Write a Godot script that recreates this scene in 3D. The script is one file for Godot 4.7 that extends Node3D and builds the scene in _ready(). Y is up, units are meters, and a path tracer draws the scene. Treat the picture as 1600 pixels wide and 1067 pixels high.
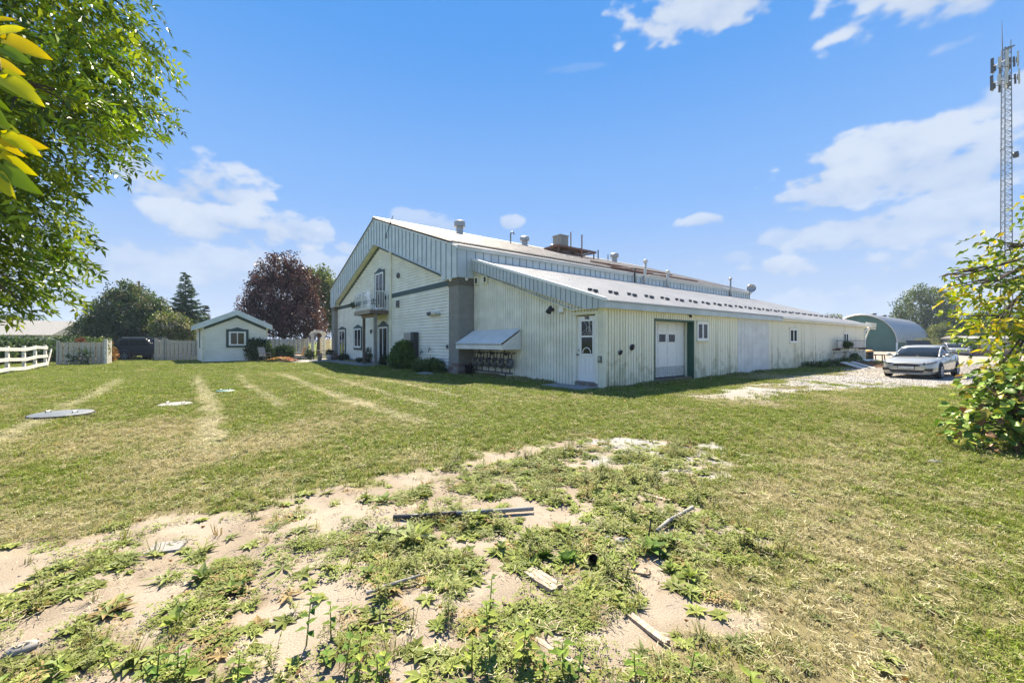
extends Node3D
# A cream gabled hall with a long lean-to on a mown lawn, seen from the sandy edge of the yard; the sun stands ahead, behind the hall.

const EYE := 1.45
const AX := Vector3(0.7912, 0, -0.6116)    # along the lean-to's long wall, away from the camera
const BX := Vector3(-0.6116, 0, -0.7912)   # along the gable, away from the camera
const C0 := Vector3(2.82, 0, -12.82)       # near corner of the lean-to
var yaw := Basis(Vector3.UP, atan2(0.6116, 0.7912))
var M := {}
var taken := {}
var rng := RandomNumberGenerator.new()
var n_low := FastNoiseLite.new()
var n_mid := FastNoiseLite.new()
var n_fine := FastNoiseLite.new()
var sand_poly := PackedVector2Array([Vector2(1.08, 6.15), Vector2(0.0, 5.66), Vector2(-0.77, 5.0), Vector2(-1.36, 4.25), Vector2(-1.98, 3.9), Vector2(-2.52, 3.62), Vector2(-3.16, 3.16), Vector2(-3.7, 2.9), Vector2(-4.6, 1.6), Vector2(-4.2, -1.5), Vector2(-1.0, -2.2), Vector2(0.1, 0.9), Vector2(0.57, 1.77), Vector2(1.12, 2.2), Vector2(1.25, 2.6), Vector2(1.7, 3.0), Vector2(1.8, 4.1), Vector2(2.5, 5.3), Vector2(2.5, 6.2), Vector2(1.8, 5.75)])

# ------------------------------------------------------------------ helpers
class MB:
	var st := SurfaceTool.new()
	var tinted := false
	func _init(smooth := false):
		st.begin(Mesh.PRIMITIVE_TRIANGLES)
		st.set_smooth_group(0 if smooth else -1)
	func color(c: Color):
		st.set_color(c)
	func v(p: Vector3, uv := Vector2.ZERO):
		st.set_uv(uv); st.add_vertex(p)
	func tri(a: Vector3, b: Vector3, c: Vector3, away: Vector3):
		if (a - c).cross(a - b).dot((a + b + c) / 3.0 - away) < 0.0:
			var t := b; b = c; c = t
		v(a); v(b); v(c)
	func quad(a: Vector3, b: Vector3, c: Vector3, d: Vector3, away: Vector3):
		if (a - c).cross(a - b).dot((a + b + c + d) / 4.0 - away) < 0.0:
			var t := b; b = d; d = t
		v(a, Vector2(0, 0)); v(b, Vector2(1, 0)); v(c, Vector2(1, 1)); v(a, Vector2(0, 0)); v(c, Vector2(1, 1)); v(d, Vector2(0, 1))
	func box(c: Vector3, s: Vector3, bs := Basis()):
		var p := []
		for i in 8:
			p.append(c + bs * Vector3((s.x if i & 1 else -s.x) / 2, (s.y if i & 2 else -s.y) / 2, (s.z if i & 4 else -s.z) / 2))
		for f in [[0, 1, 3, 2], [4, 5, 7, 6], [0, 1, 5, 4], [2, 3, 7, 6], [0, 2, 6, 4], [1, 3, 7, 5]]:
			quad(p[f[0]], p[f[1]], p[f[2]], p[f[3]], c)
	func span(lo: Vector3, hi: Vector3):
		box((lo + hi) / 2, (hi - lo).abs())
	func ring(c: Vector3, bs: Basis, r: float, n: int) -> Array:
		var p := []
		for i in n:
			var t := TAU * i / n
			p.append(c + bs.x * cos(t) * r + bs.z * sin(t) * r)
		return p
	func tube(p0: Vector3, p1: Vector3, r0: float, r1: float = -1.0, n := 8, caps := true):
		if r1 < 0.0: r1 = r0
		var y := (p1 - p0).normalized()
		var x := y.cross(Vector3(0, 0, 1) if absf(y.z) < 0.8 else Vector3(1, 0, 0)).normalized()
		var bs := Basis(x, y, x.cross(y))
		var a := ring(p0, bs, r0, n)
		var b := ring(p1, bs, r1, n)
		var mid := (p0 + p1) / 2
		for i in n:
			var j := (i + 1) % n
			quad(a[i], a[j], b[j], b[i], mid)
			if caps:
				if r0 > 0.004: tri(a[i], a[j], p0, mid)
				if r1 > 0.004: tri(b[i], b[j], p1, mid)
	func path(pts: Array, r: float, n := 6):
		for i in pts.size() - 1:
			tube(pts[i], pts[i + 1], r, r, n)
	func lathe(prof: Array, n := 12, at := Vector3.ZERO, bs := Basis()):
		for k in prof.size() - 1:
			var a := ring(at + bs.y * prof[k].y, bs, prof[k].x, n)
			var b := ring(at + bs.y * prof[k + 1].y, bs, prof[k + 1].x, n)
			for i in n:
				var j := (i + 1) % n
				var ax: Vector3 = at + bs.y * (prof[k].y + prof[k + 1].y) / 2
				if prof[k + 1].x >= prof[k].x and prof[k].x > 0.0: ax -= bs.y * 0.0
				if absf(prof[k].y - prof[k + 1].y) < 1e-4:
					ax -= bs.y * (1.0 if prof[k + 1].x < prof[k].x else -1.0)
				quad(a[i], a[j], b[j], b[i], ax)
	# a polygon in the plane o + u*x + w*y, given depth dir (outline may be concave)
	func prism(poly: PackedVector2Array, o: Vector3, u: Vector3, w: Vector3, depth: Vector3):
		var idx := Geometry2D.triangulate_polygon(poly)
		var p := []
		var cen := Vector3.ZERO
		for q in poly:
			p.append(o + u * q.x + w * q.y)
			cen += p[-1]
		cen = cen / poly.size() + depth / 2
		for i in range(0, idx.size(), 3):
			var a: Vector3 = p[idx[i]]
			var b: Vector3 = p[idx[i + 1]]
			var c: Vector3 = p[idx[i + 2]]
			var m := (a + b + c) / 3.0
			tri(a, b, c, m + depth)
			tri(a + depth, b + depth, c + depth, m)
		var cw := Geometry2D.is_polygon_clockwise(poly)
		for i in p.size():
			var j := (i + 1) % p.size()
			var e: Vector2 = poly[j] - poly[i]
			var out := Vector2(-e.y, e.x) if cw else Vector2(e.y, -e.x)
			var m: Vector3 = (p[i] + p[j]) / 2.0 + depth / 2 - (u * out.x + w * out.y)
			quad(p[i], p[j], p[j] + depth, p[i] + depth, m)
	func done(m: Material = null) -> ArrayMesh:
		st.generate_normals()
		var r := st.commit()
		if m: r.surface_set_material(0, m)
		return r

func numbered(s: String) -> String:
	var k: int = taken.get(s, 0)
	taken[s] = k + 1
	return s if k == 0 else "%s_%03d" % [s, k]

func tag(o: Node, label: String, category: String, group := "", kind := ""):
	if label: o.set_meta("label", label)
	if category: o.set_meta("category", category)
	if group: o.set_meta("group", group)
	if kind: o.set_meta("kind", kind)
	return o

func thing(called: String, label: String, category: String, at := Vector3.ZERO, bs := Basis(), group := "") -> Node3D:
	var o := Node3D.new()
	o.name = numbered(called)
	add_child(o)
	o.transform = Transform3D(bs, at)
	tag(o, label, category, group)
	return o

func part(called: String, mesh: Mesh, m: Material, parent: Node, xf := Transform3D()) -> MeshInstance3D:
	var o := MeshInstance3D.new()
	o.name = called if parent != self else numbered(called)
	o.mesh = mesh
	if m: o.material_override = m
	o.transform = xf
	parent.add_child(o, true)
	return o

func boxpart(called: String, lo: Vector3, hi: Vector3, m: Material, parent: Node) -> MeshInstance3D:
	var b := MB.new()
	b.span(lo, hi)
	return part(called, b.done(), m, parent)

func boxmesh(lo: Vector3, hi: Vector3) -> ArrayMesh:
	var b := MB.new()
	b.span(lo, hi)
	return b.done()

func scatter(called: String, mesh: Mesh, m: Material, xfs: Array, cols: Array, parent: Node, kind := "stuff") -> MultiMeshInstance3D:
	var mm := MultiMesh.new()
	mm.transform_format = MultiMesh.TRANSFORM_3D
	mm.use_colors = true
	mm.mesh = mesh
	mm.instance_count = xfs.size()
	for i in xfs.size():
		mm.set_instance_transform(i, xfs[i])
		mm.set_instance_color(i, cols[i])
	var o := MultiMeshInstance3D.new()
	o.multimesh = mm
	o.material_override = m
	o.name = called if parent != self else numbered(called)
	if kind: o.set_meta("kind", kind)
	parent.add_child(o, true)
	return o

func lin(r: float, g: float, b: float) -> Color:
	return Color(r, g, b).linear_to_srgb()

func mat(c: Color, rough := 0.7, metal := 0.0) -> StandardMaterial3D:
	var m := StandardMaterial3D.new()
	m.albedo_color = c
	m.roughness = rough
	m.metallic = metal
	return m

func noise_tex(seed_: int, freq: float, lo: Color, hi: Color, size := 512, oct := 4, bump := 0.0, mid := 0.5) -> NoiseTexture2D:
	var n := FastNoiseLite.new()
	n.seed = seed_
	n.noise_type = FastNoiseLite.TYPE_SIMPLEX_SMOOTH
	n.frequency = freq
	n.fractal_octaves = oct
	var t := NoiseTexture2D.new()
	t.width = size; t.height = size
	t.seamless = true
	t.noise = n
	if bump > 0.0:
		t.as_normal_map = true
		t.bump_strength = bump
	else:
		var g := Gradient.new()
		g.offsets = PackedFloat32Array([clampf(mid - 0.28, 0, 1), clampf(mid + 0.28, 0, 1)])
		g.colors = PackedColorArray([lo, hi])
		t.color_ramp = g
	return t

func skin(m: StandardMaterial3D, tex: Texture2D, scale: float, bump: Texture2D = null, bscale := 1.0, world := true):
	m.albedo_texture = tex
	m.uv1_triplanar = true
	m.uv1_world_triplanar = world
	m.uv1_scale = Vector3.ONE * scale
	if bump:
		m.normal_enabled = true
		m.normal_texture = bump
		m.normal_scale = bscale
	return m

func W(a: float, b: float, y := 0.0) -> Vector3:
	return C0 + AX * a + BX * b + Vector3.UP * y

func L(a: float, b: float, y := 0.0) -> Vector3:
	return Vector3(a, y, -b)

func ab_of(x: float, d: float) -> Vector2:
	var r := Vector2(x - C0.x, d + C0.z)
	return Vector2(r.x * 0.7912 + r.y * 0.6116, -r.x * 0.6116 + r.y * 0.7912)

func gy(x: float, d: float) -> float:
	var q := ab_of(x, d)
	var y := -0.17 * smoothstep(8.0, 16.0, x) * smoothstep(-1.2, -4.0, q.y)
	if d < 9.0:
		var s := sandness(x, d)
		y += n_mid.get_noise_2d(x * 60, d * 60) * 0.022 * (1.0 - smoothstep(6.0, 9.0, d)) + s * 0.02 * n_mid.get_noise_2d(x * 170 + 50, d * 170)
	return y

func G(x: float, d: float, up := 0.0) -> Vector3:
	return Vector3(x, gy(x, d) + up, -d)

func poly_dist(x: float, d: float) -> float:    # signed distance to the sandy patch, positive inside
	var p := Vector2(x, d)
	var best := 1e9
	var inside := false
	var n := sand_poly.size()
	for i in n:
		var a := sand_poly[i]
		var b := sand_poly[(i + 1) % n]
		var ab := b - a
		var t := clampf((p - a).dot(ab) / ab.length_squared(), 0, 1)
		best = minf(best, p.distance_squared_to(a + ab * t))
		if (a.y > p.y) != (b.y > p.y) and p.x < (b.x - a.x) * (p.y - a.y) / (b.y - a.y) + a.x:
			inside = not inside
	return sqrt(best) if inside else -sqrt(best)

func sandness(x: float, d: float) -> float:
	if x < -6.0 or x > 3.6 or d > 7.2 or d < -3.0:
		return 0.0
	return smoothstep(-0.12, 0.14, poly_dist(x, d) + n_mid.get_noise_2d(x * 130, d * 130) * 0.34)

func gravelness(x: float, d: float) -> float:
	var q := ab_of(x, d)
	var a := q.x
	var b := q.y
	var r := n_mid.get_noise_2d(x * 40, d * 40)
	var g := 0.0
	# the drive beside the long wall, widening to the yard behind
	var lo := lerpf(-4.1, -7.4, smoothstep(2.0, 18.0, a)) - 14.0 * smoothstep(19.0, 27.0, a)
	var hi := lerpf(-2.5, -2.1, smoothstep(0.0, 8.0, a)) + (34.0 * smoothstep(30.6, 31.8, a))
	g = smoothstep(-0.35, 0.35, minf(b - lo, hi - b) + r * 1.0) * smoothstep(-0.7, 1.3, a + r * 1.6) * (1.0 - smoothstep(64.0, 74.0, a))
	if a > 30 and b > 12: g = 0.0
	# the grassy strip between the wheel tracks
	if a < 16.0:
		g *= 1.0 - 0.6 * smoothstep(0.1, 0.45, r + 0.1) * (1.0 - smoothstep(5.0, 14.0, a))
	# loose stone spilled at the head of the sandy patch
	var e := Vector2((x - 1.85) / 0.75, (d - 5.35) / 0.75).length()
	g = maxf(g, smoothstep(1.25, 0.75, e + n_mid.get_noise_2d(x * 120, d * 120) * 1.1))
	return g

func lushness(x: float, d: float) -> float:     # 0 straw .. 1 green
	var q := ab_of(x, d)
	var g := 0.60 + 0.75 * n_low.get_noise_2d(x * 12, d * 12) + 0.55 * n_mid.get_noise_2d(x * 35, d * 35) + 0.22 * n_mid.get_noise_2d(x * 150, d * 150)
	g += 0.35 * smoothstep(12.0, 19.0, d) * (1.0 - smoothstep(6.0, 14.0, x))
	g += 0.25 * smoothstep(3.5, 1.0, absf(q.x + 2.2)) * (1.0 if q.y > -3.0 else 0.0)
	g -= 0.07 * smoothstep(3.0, 6.0, x) * smoothstep(3.0, 7.0, d)
	return clampf(g, 0.0, 1.0)

func clipping(x: float, d: float) -> float:     # pale rows of dry clippings left by the mower
	var q := ab_of(x, d)
	if q.y < -4.4 or q.y > 15.0 or q.x > -1.6 or q.x < -26.0:
		return 0.0
	var best := 0.0
	for k in [[-3.3, 0.07, 0.8, 0.0, 6.0], [-4.4, 0.08, 0.9, 1.0, 9.0], [-5.7, 0.09, 1.0, 0.0, 13.0], [-6.95, 0.13, 1.0, -1.6, 13.0], [-8.5, 0.11, 0.9, 2.0, 14.0], [-9.8, 0.13, 1.0, -1.6, 14.5], [-12.2, 0.13, 0.8, -1.0, 14.0], [-14.5, 0.12, 0.6, -3.0, 13.0], [-17.2, 0.16, 0.6, -3.0, 13.0]]:
		var off: float = absf(q.x - k[0] + 0.07 * sin(q.y * 0.5 + k[0]) + n_mid.get_noise_2d(x * 120, d * 120) * 0.16)
		var s: float = smoothstep(k[1] * 1.9, k[1] * 0.6, off) * k[2] * smoothstep(k[3] - 0.6, k[3] + 0.8, q.y) * smoothstep(k[4], k[4] - 1.6, q.y)
		best = maxf(best, s * clampf(0.85 + 1.1 * n_mid.get_noise_2d(x * 45 + 9, d * 45), 0, 1))
	return best

# ------------------------------------------------------------------ the scene
func _ready():
	rng.seed = 20240907
	n_low.seed = 5; n_low.frequency = 0.01
	n_mid.seed = 11; n_mid.frequency = 0.01; n_mid.fractal_octaves = 3
	n_fine.seed = 23; n_fine.frequency = 0.02
	var cam := Camera3D.new()
	cam.name = "camera"
	cam.position = Vector3(0, EYE, 0)
	cam.fov = rad_to_deg(2.0 * atan(533.5 / 650.0))
	cam.near = 0.05
	cam.far = 2000.0
	add_child(cam)
	cam.current = true
	var sun := DirectionalLight3D.new()
	sun.name = "sun"
	sun.light_color = Color(1.0, 0.95, 0.86)
	sun.light_energy = 1.6
	sun.light_angular_distance = 0.5
	sun.shadow_enabled = true
	var to_sun := (AX * 0.42 + BX * 0.68 + Vector3.UP).normalized()
	sun.transform = Transform3D(Basis.looking_at(-to_sun, Vector3.UP), Vector3(0, 30, 0))
	add_child(sun)
	var env := Environment.new()
	env.background_mode = Environment.BG_SKY
	var sky := Sky.new()
	var pm := PanoramaSkyMaterial.new()
	pm.panorama = make_sky()
	pm.filter = true
	sky.sky_material = pm
	env.sky = sky
	env.background_energy_multiplier = 0.425
	env.ambient_light_source = Environment.AMBIENT_SOURCE_SKY
	env.tonemap_mode = Environment.TONE_MAPPER_LINEAR
	env.tonemap_exposure = 3.4
	env.sdfgi_enabled = true
	env.ssao_enabled = true
	env.ssil_enabled = true
	env.fog_enabled = true
	env.fog_density = 0.0005
	env.fog_light_color = Color(0.78, 0.85, 0.95)
	var we := WorldEnvironment.new()
	we.name = "world"
	we.environment = env
	add_child(we)
	make_materials()
	make_ground()
	make_warehouse()
	make_fittings()
	make_left_yard()
	make_patio()
	make_right_yard()
	make_far_trees()
	make_near_trees()
	make_lawn()
	make_weeds()
	make_debris()

func make_sky() -> ImageTexture:
	var w := 3072
	var h := 1536
	var im := Image.create(w, h, false, Image.FORMAT_RGBF)
	var nz := FastNoiseLite.new()
	nz.seed = 3; nz.frequency = 0.026; nz.fractal_octaves = 5; nz.noise_type = FastNoiseLite.TYPE_SIMPLEX_SMOOTH; nz.fractal_gain = 0.58
	var nw := FastNoiseLite.new()
	nw.seed = 8; nw.frequency = 0.05; nw.fractal_octaves = 4
	# clouds: azimuth to the right of straight ahead and height in degrees, half sizes, strength, base hardness
	var cl := []
	for k in [[27.5, 36.6, 13, 3.6, 1.0], [24.5, 35.2, 6, 1.6, 0.9], [48.0, 30.8, 9.5, 4.6, 1.0], [45.5, 28.6, 6, 1.6, 0.8], [41.5, 17.6, 8.5, 3.6, 0.95], [46.5, 16.2, 7.0, 3.4, 0.9], [37, 15.4, 6, 2.0, 0.8], [43.5, 11.6, 12, 3.2, 0.8], [34, 11.6, 6, 1.6, 0.6], [49, 7.8, 10, 3.0, 0.75], [32, 8.4, 4.8, 1.5, 0.85], [25.0, 14.6, 2.9, 1.0, 0.8], [28, 10.0, 4.0, 1.0, 0.4], [-37.5, 16.6, 6.5, 3.0, 0.9], [-34.5, 12.8, 9.5, 2.8, 0.95], [-28, 13.2, 5, 2.0, 0.75], [-38, 8.0, 15, 3.2, 0.65], [-26, 6.2, 10, 2.0, 0.55], [-11.5, 15.6, 6.0, 1.4, 0.55], [-0.5, 15.8, 2.0, 1.0, 0.75], [-21.0, 11.8, 2.0, 1.1, 0.7], [-24, 9.0, 5.2, 1.8, 0.65], [12, 9.4, 3.6, 1.2, 0.75], [46.5, 26.0, 2.5, 0.7, 0.5], [38.5, 4.2, 16, 2.0, 0.5], [8, 33, 4, 0.5, 0.12], [52, 20, 5, 2.2, 0.7], [22, 5.5, 10, 1.2, 0.4]]:
		cl.append(k)
	var r := RandomNumberGenerator.new()
	r.seed = 77
	for i in 60:      # the same fair-weather clouds all round
		var az := r.randf_range(62, 298)
		var el := r.randf_range(4, 55)
		cl.append([az if az < 180 else az - 360, el, r.randf_range(4, 15), r.randf_range(1.2, 4.0), r.randf_range(0.5, 0.95)])
	var hor := Color(0.375, 0.46, 0.60)
	var low := Color(0.185, 0.355, 0.67)
	var top := Color(0.061, 0.240, 0.61)
	var zen := Color(0.035, 0.16, 0.48)
	# per column lists of clouds, so that each pixel looks at few
	for px in w:
		var az := wrapf((px + 0.5) / w * 360.0, -180.0, 180.0)
		var near := []
		for k in cl:
			var da := absf(wrapf(az - k[0], -180, 180))
			if da < k[2] * 1.6: near.append([da if wrapf(az - k[0], -180, 180) > 0 else -da, k[1], k[2], k[3], k[4]])
		for py in h:
			var el := 90.0 - (py + 0.5) / h * 180.0
			if el < -2.0:
				im.set_pixel(px, py, Color(0.30, 0.31, 0.25))
				continue
			var e := maxf(el, 0.0)
			var c := hor.lerp(low, smoothstep(0.0, 19.0, e)).lerp(top, smoothstep(12.0, 40.0, e)).lerp(zen, smoothstep(38.0, 85.0, e))
			var dens := 0.0
			var lum := 0.0
			if not near.is_empty():
				var ca := cos(deg_to_rad(az))
				var sa := sin(deg_to_rad(az))
				var rr := 115.0 * cos(deg_to_rad(e))
				var nn := 0.0
				var got := false
				for k in near:
					var dx: float = k[0] / k[2]
					var dy: float = (e - k[1]) / k[3]
					if dy < 0: dy *= 1.35
					var q := 1.0 - (dx * dx + dy * dy)
					if q > -1.2:
						if not got:
							nn = nz.get_noise_3d(sa * rr * 2.0, e * 6.5, ca * rr * 2.0) + 0.5 * nw.get_noise_3d(sa * rr * 2.6, e * 9.0, ca * rr * 2.6)
							got = true
						var t: float = smoothstep(0.02, 0.50, q * 0.66 + nn * 1.15 + 0.03) * k[4]
						if t > dens:
							dens = t
							lum = clampf(0.45 + 0.40 * dy + 1.1 * nn, 0.0, 1.0)
			var cloud := Color(0.365, 0.445, 0.58).lerp(Color(0.505, 0.56, 0.645), lum)
			c = c.lerp(cloud, minf(dens * 0.95, 0.95))
			im.set_pixel(px, py, c)
	return ImageTexture.create_from_image(im)

func make_materials():
	var grime := noise_tex(1, 0.008, Color(0.92, 0.92, 0.91), Color.WHITE)
	var grime2 := noise_tex(2, 0.03, Color(0.72, 0.72, 0.70), Color.WHITE)
	var speck := noise_tex(3, 0.12, Color(0.70, 0.70, 0.70), Color.WHITE, 512, 3)
	var bump := noise_tex(4, 0.06, Color.BLACK, Color.WHITE, 512, 4, 6.0)
	var fine := noise_tex(6, 0.2, Color.BLACK, Color.WHITE, 512, 3, 8.0)
	var woodg := noise_tex(7, 0.02, Color(0.80, 0.77, 0.74), Color.WHITE, 512, 5)
	M.siding = skin(mat(lin(0.88, 0.86, 0.76), 0.5), grime, 0.25)
	M.cream = skin(mat(lin(0.80, 0.78, 0.62), 0.5), grime, 0.3)
	M.clad = mat(lin(0.85, 0.82, 0.68), 0.5)
	M.clad_end = skin(mat(lin(0.87, 0.85, 0.73), 0.5), grime, 0.3)
	M.clad_white = skin(mat(lin(0.80, 0.80, 0.78), 0.5), grime, 0.3)
	M.dirt_tex = streak_tex()
	M.clad.albedo_texture = M.dirt_tex
	M.blue = skin(mat(lin(0.66, 0.73, 0.76), 0.45), grime, 0.35)
	M.blue2 = skin(mat(lin(0.54, 0.60, 0.63), 0.45), grime, 0.35)
	M.seam = mat(lin(0.22, 0.29, 0.33), 0.5)
	M.green = skin(mat(lin(0.045, 0.085, 0.085), 0.55), grime, 0.5)
	M.green_door = skin(mat(lin(0.02, 0.10, 0.07), 0.5), grime, 0.5)
	M.stucco = skin(mat(lin(0.27, 0.265, 0.24), 0.9), grime, 0.7, fine, 0.15)
	M.cap = skin(mat(lin(0.20, 0.18, 0.14), 0.9), grime2, 0.7)
	M.roof = skin(mat(lin(0.56, 0.545, 0.53), 0.5, 0.1), grime, 0.15)
	M.roof_main = skin(mat(lin(0.37, 0.325, 0.28), 0.5, 0.1), grime, 0.15)
	M.white = mat(lin(0.82, 0.82, 0.80), 0.4)
	M.white_old = skin(mat(lin(0.72, 0.72, 0.71), 0.6), grime2, 0.8)
	M.glass = mat(lin(0.015, 0.02, 0.025), 0.04)
	M.glass.metallic_specular = 0.4
	M.clear = mat(Color(0.9, 0.95, 1.0, 0.06), 0.05)
	M.clear.transparency = BaseMaterial3D.TRANSPARENCY_ALPHA
	M.curtain = mat(lin(0.05, 0.04, 0.02), 0.08)
	M.galv = skin(mat(lin(0.50, 0.51, 0.52), 0.4, 0.55), grime2, 1.5)
	M.steel = mat(lin(0.22, 0.23, 0.24), 0.45, 0.6)
	M.dark = mat(lin(0.015, 0.015, 0.016), 0.6)
	M.darkgrey = skin(mat(lin(0.06, 0.065, 0.07), 0.5, 0.2), grime2, 2.0)
	M.meter = skin(mat(lin(0.20, 0.22, 0.24), 0.45, 0.3), grime2, 2.0)
	M.rust = skin(mat(lin(0.25, 0.125, 0.085), 0.85), grime2, 1.5)
	M.brick = skin(mat(lin(0.27, 0.19, 0.17), 0.9), speck, 2.0, fine, 0.6)
	M.brick2 = skin(mat(lin(0.33, 0.25, 0.22), 0.9), speck, 2.0, fine, 0.6)
	M.concrete = skin(mat(lin(0.38, 0.37, 0.35), 0.95), speck, 1.2, fine, 0.5)
	M.wood = skin(mat(lin(0.33, 0.27, 0.20), 0.9), woodg, 1.6, bump, 0.4, false)
	M.wood_grey = skin(mat(lin(0.42, 0.36, 0.29), 0.95), woodg, 3.0, bump, 0.8, false)
	M.wood_dark = skin(mat(lin(0.20, 0.155, 0.12), 0.9), woodg, 1.6, bump, 0.4, false)
	M.wood_red = skin(mat(lin(0.30, 0.15, 0.07), 0.9), woodg, 1.6, bump, 0.4, false)
	M.board = skin(mat(lin(0.58, 0.53, 0.44), 0.9), woodg, 0.9, bump, 0.3, false)
	M.board2 = skin(mat(lin(0.52, 0.50, 0.45), 0.9), woodg, 0.9, bump, 0.3, false)
	M.fence = skin(mat(lin(0.78, 0.76, 0.72), 0.75), woodg, 0.7, bump, 0.2, false)
	M.bark = skin(mat(lin(0.14, 0.11, 0.085), 0.95), speck, 3.0, bump, 1.2)
	M.leaf = leafmat(Color.WHITE, 0.5, 0.8)
	M.leaf_gloss = leafmat(Color.WHITE, 0.40, 0.75)
	M.needle = leafmat(Color.WHITE, 0.6, 0.35)
	M.grass = leafmat(Color.WHITE, 0.55, 0.75)
	M.petal = leafmat(Color.WHITE, 0.6, 0.6)
	M.tyre = mat(lin(0.018, 0.018, 0.019), 0.85)
	M.alloy = mat(lin(0.42, 0.43, 0.45), 0.35, 0.7)
	M.paint = mat(lin(0.40, 0.40, 0.37), 0.30, 0.5)
	M.paint.clearcoat_enabled = true
	M.paint.clearcoat = 0.8
	M.paint.clearcoat_roughness = 0.05
	M.paint_navy = mat(lin(0.006, 0.012, 0.03), 0.22, 0.2)
	M.paint_navy.clearcoat_enabled = true
	M.paint_navy.clearcoat = 0.7
	M.lamp = mat(lin(0.20, 0.21, 0.22), 0.1, 0.3)
	M.redlight = mat(lin(0.35, 0.02, 0.02), 0.2)
	M.quonset = skin(mat(lin(0.055, 0.155, 0.135), 0.5), grime, 0.2)
	M.tan = mat(lin(0.62, 0.36, 0.15), 0.85)
	M.sling = mat(lin(0.30, 0.30, 0.30), 0.85)
	M.stone = skin(mat(lin(0.40, 0.38, 0.36), 0.95), speck, 6.0, fine, 0.6)
	M.stone_tint = skin(mat(Color.WHITE, 0.95), speck, 8.0)
	M.stone_tint.vertex_color_use_as_albedo = true
	M.ground = mat(Color.WHITE, 0.97)
	M.ground.vertex_color_use_as_albedo = true
	skin(M.ground, noise_tex(9, 0.05, Color(0.80, 0.79, 0.78), Color.WHITE, 1024, 5), 1.7, noise_tex(10, 0.09, Color.BLACK, Color.WHITE, 1024, 4, 9.0), 0.35)
	M.ground.metallic_specular = 0.2
	M.sand = M.ground.duplicate()
	skin(M.ground, noise_tex(12, 0.11, Color(0.62, 0.60, 0.57), Color.WHITE, 1024, 4), 2.6, noise_tex(10, 0.09, Color.BLACK, Color.WHITE, 1024, 4, 9.0), 0.9)

func leafmat(c: Color, rough: float, through: float) -> StandardMaterial3D:
	var m := mat(c, rough)
	m.vertex_color_use_as_albedo = true
	m.backlight_enabled = true
	m.backlight = Color(through, through, through * 0.75)
	m.cull_mode = BaseMaterial3D.CULL_DISABLED
	m.metallic_specular = 0.25
	return m

# one leaf colour of its own, lit through as its shared kind is
func leaf_tint(c: Color, m: StandardMaterial3D) -> StandardMaterial3D:
	var r: StandardMaterial3D = m.duplicate()
	r.vertex_color_use_as_albedo = false
	r.albedo_color = Color(c.r, c.g, c.b).linear_to_srgb()
	r.backlight = Color(c.r, c.g, c.b) * (m.backlight.r * 1.6)
	r.backlight.a = 1.0
	return r

func streak_tex() -> ImageTexture:      # algae and run-off on the metal siding: u along the wall, v from the ground up
	var w := 2048
	var h := 128
	var im := Image.create(w, h, false, Image.FORMAT_RGB8)
	var a := FastNoiseLite.new()
	a.seed = 41; a.frequency = 0.035; a.fractal_octaves = 3
	var b := FastNoiseLite.new()
	b.seed = 42; b.frequency = 0.006; b.fractal_octaves = 3
	for x in w:
		var col := a.get_noise_2d(x * 1.3, 7.0)
		var zone := b.get_noise_2d(x * 0.8, 3.0)
		for y in h:
			var v := 1.0 - float(y) / h
			var run := smoothstep(-0.05, 0.5, col + 0.45 * zone + 0.3 * a.get_noise_2d(x * 0.9, y * 0.35))
			var foot := smoothstep(0.42, 0.02, v + 0.5 * a.get_noise_2d(x * 0.7, y * 1.2) - 0.25 * zone)
			var d := clampf(run * (0.12 + 0.22 * smoothstep(0.9, 0.2, v)) + 0.26 * foot, 0, 0.6)
			var speck := 1.0 + 0.06 * a.get_noise_2d(x * 9.0, y * 9.0)
			im.set_pixel(x, y, Color(1.0 * speck, 1.0 * speck, 0.98 * speck).lerp(Color(0.53, 0.53, 0.42), d))
	return ImageTexture.create_from_image(im)

# ------------------------------------------------------------------ ground
func ground_color(x: float, d: float) -> Color:
	var far := Vector2(x, d).length()
	var s := 0.0
	if far < 9.0: s = sandness(x, d)
	var lush := lushness(x, d)
	var straw := Color(0.34, 0.305, 0.165)
	var turf := Color(0.175, 0.22, 0.042)
	var c := straw.lerp(turf, smoothstep(0.15, 0.8, lush))
	var near := 1.0 - smoothstep(9.0, 22.0, far)
	c = c.lerp(Color(0.20, 0.17, 0.09), 0.5 * near)        # thatch and soil between the blades
	c = c.lerp(Color(0.46, 0.43, 0.30), 0.7 * clipping(x, d))
	if s > 0.0:
		var sn := n_mid.get_noise_2d(x * 110 + 3, d * 110)
		var sand := Color(0.345, 0.30, 0.245).lerp(Color(0.27, 0.225, 0.175), clampf(0.45 + sn * 1.1, 0, 1))
		sand = sand.lerp(Color(0.17, 0.135, 0.085), 0.75 * smoothstep(0.35, 0.9, weediness(x, d)))
		c = c.lerp(sand, s)
	var g := gravelness(x, d)
	if g > 0.0:
		var t := n_mid.get_noise_2d(x * 25, d * 25)
		var stone := Color(0.38, 0.375, 0.375).lerp(Color(0.33, 0.31, 0.29), clampf(0.4 + t * 1.5, 0, 1))
		stone = stone.lerp(Color(0.37, 0.33, 0.295), smoothstep(20.0, 32.0, far))
		c = c.lerp(stone, g * 0.92)
	return c

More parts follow.
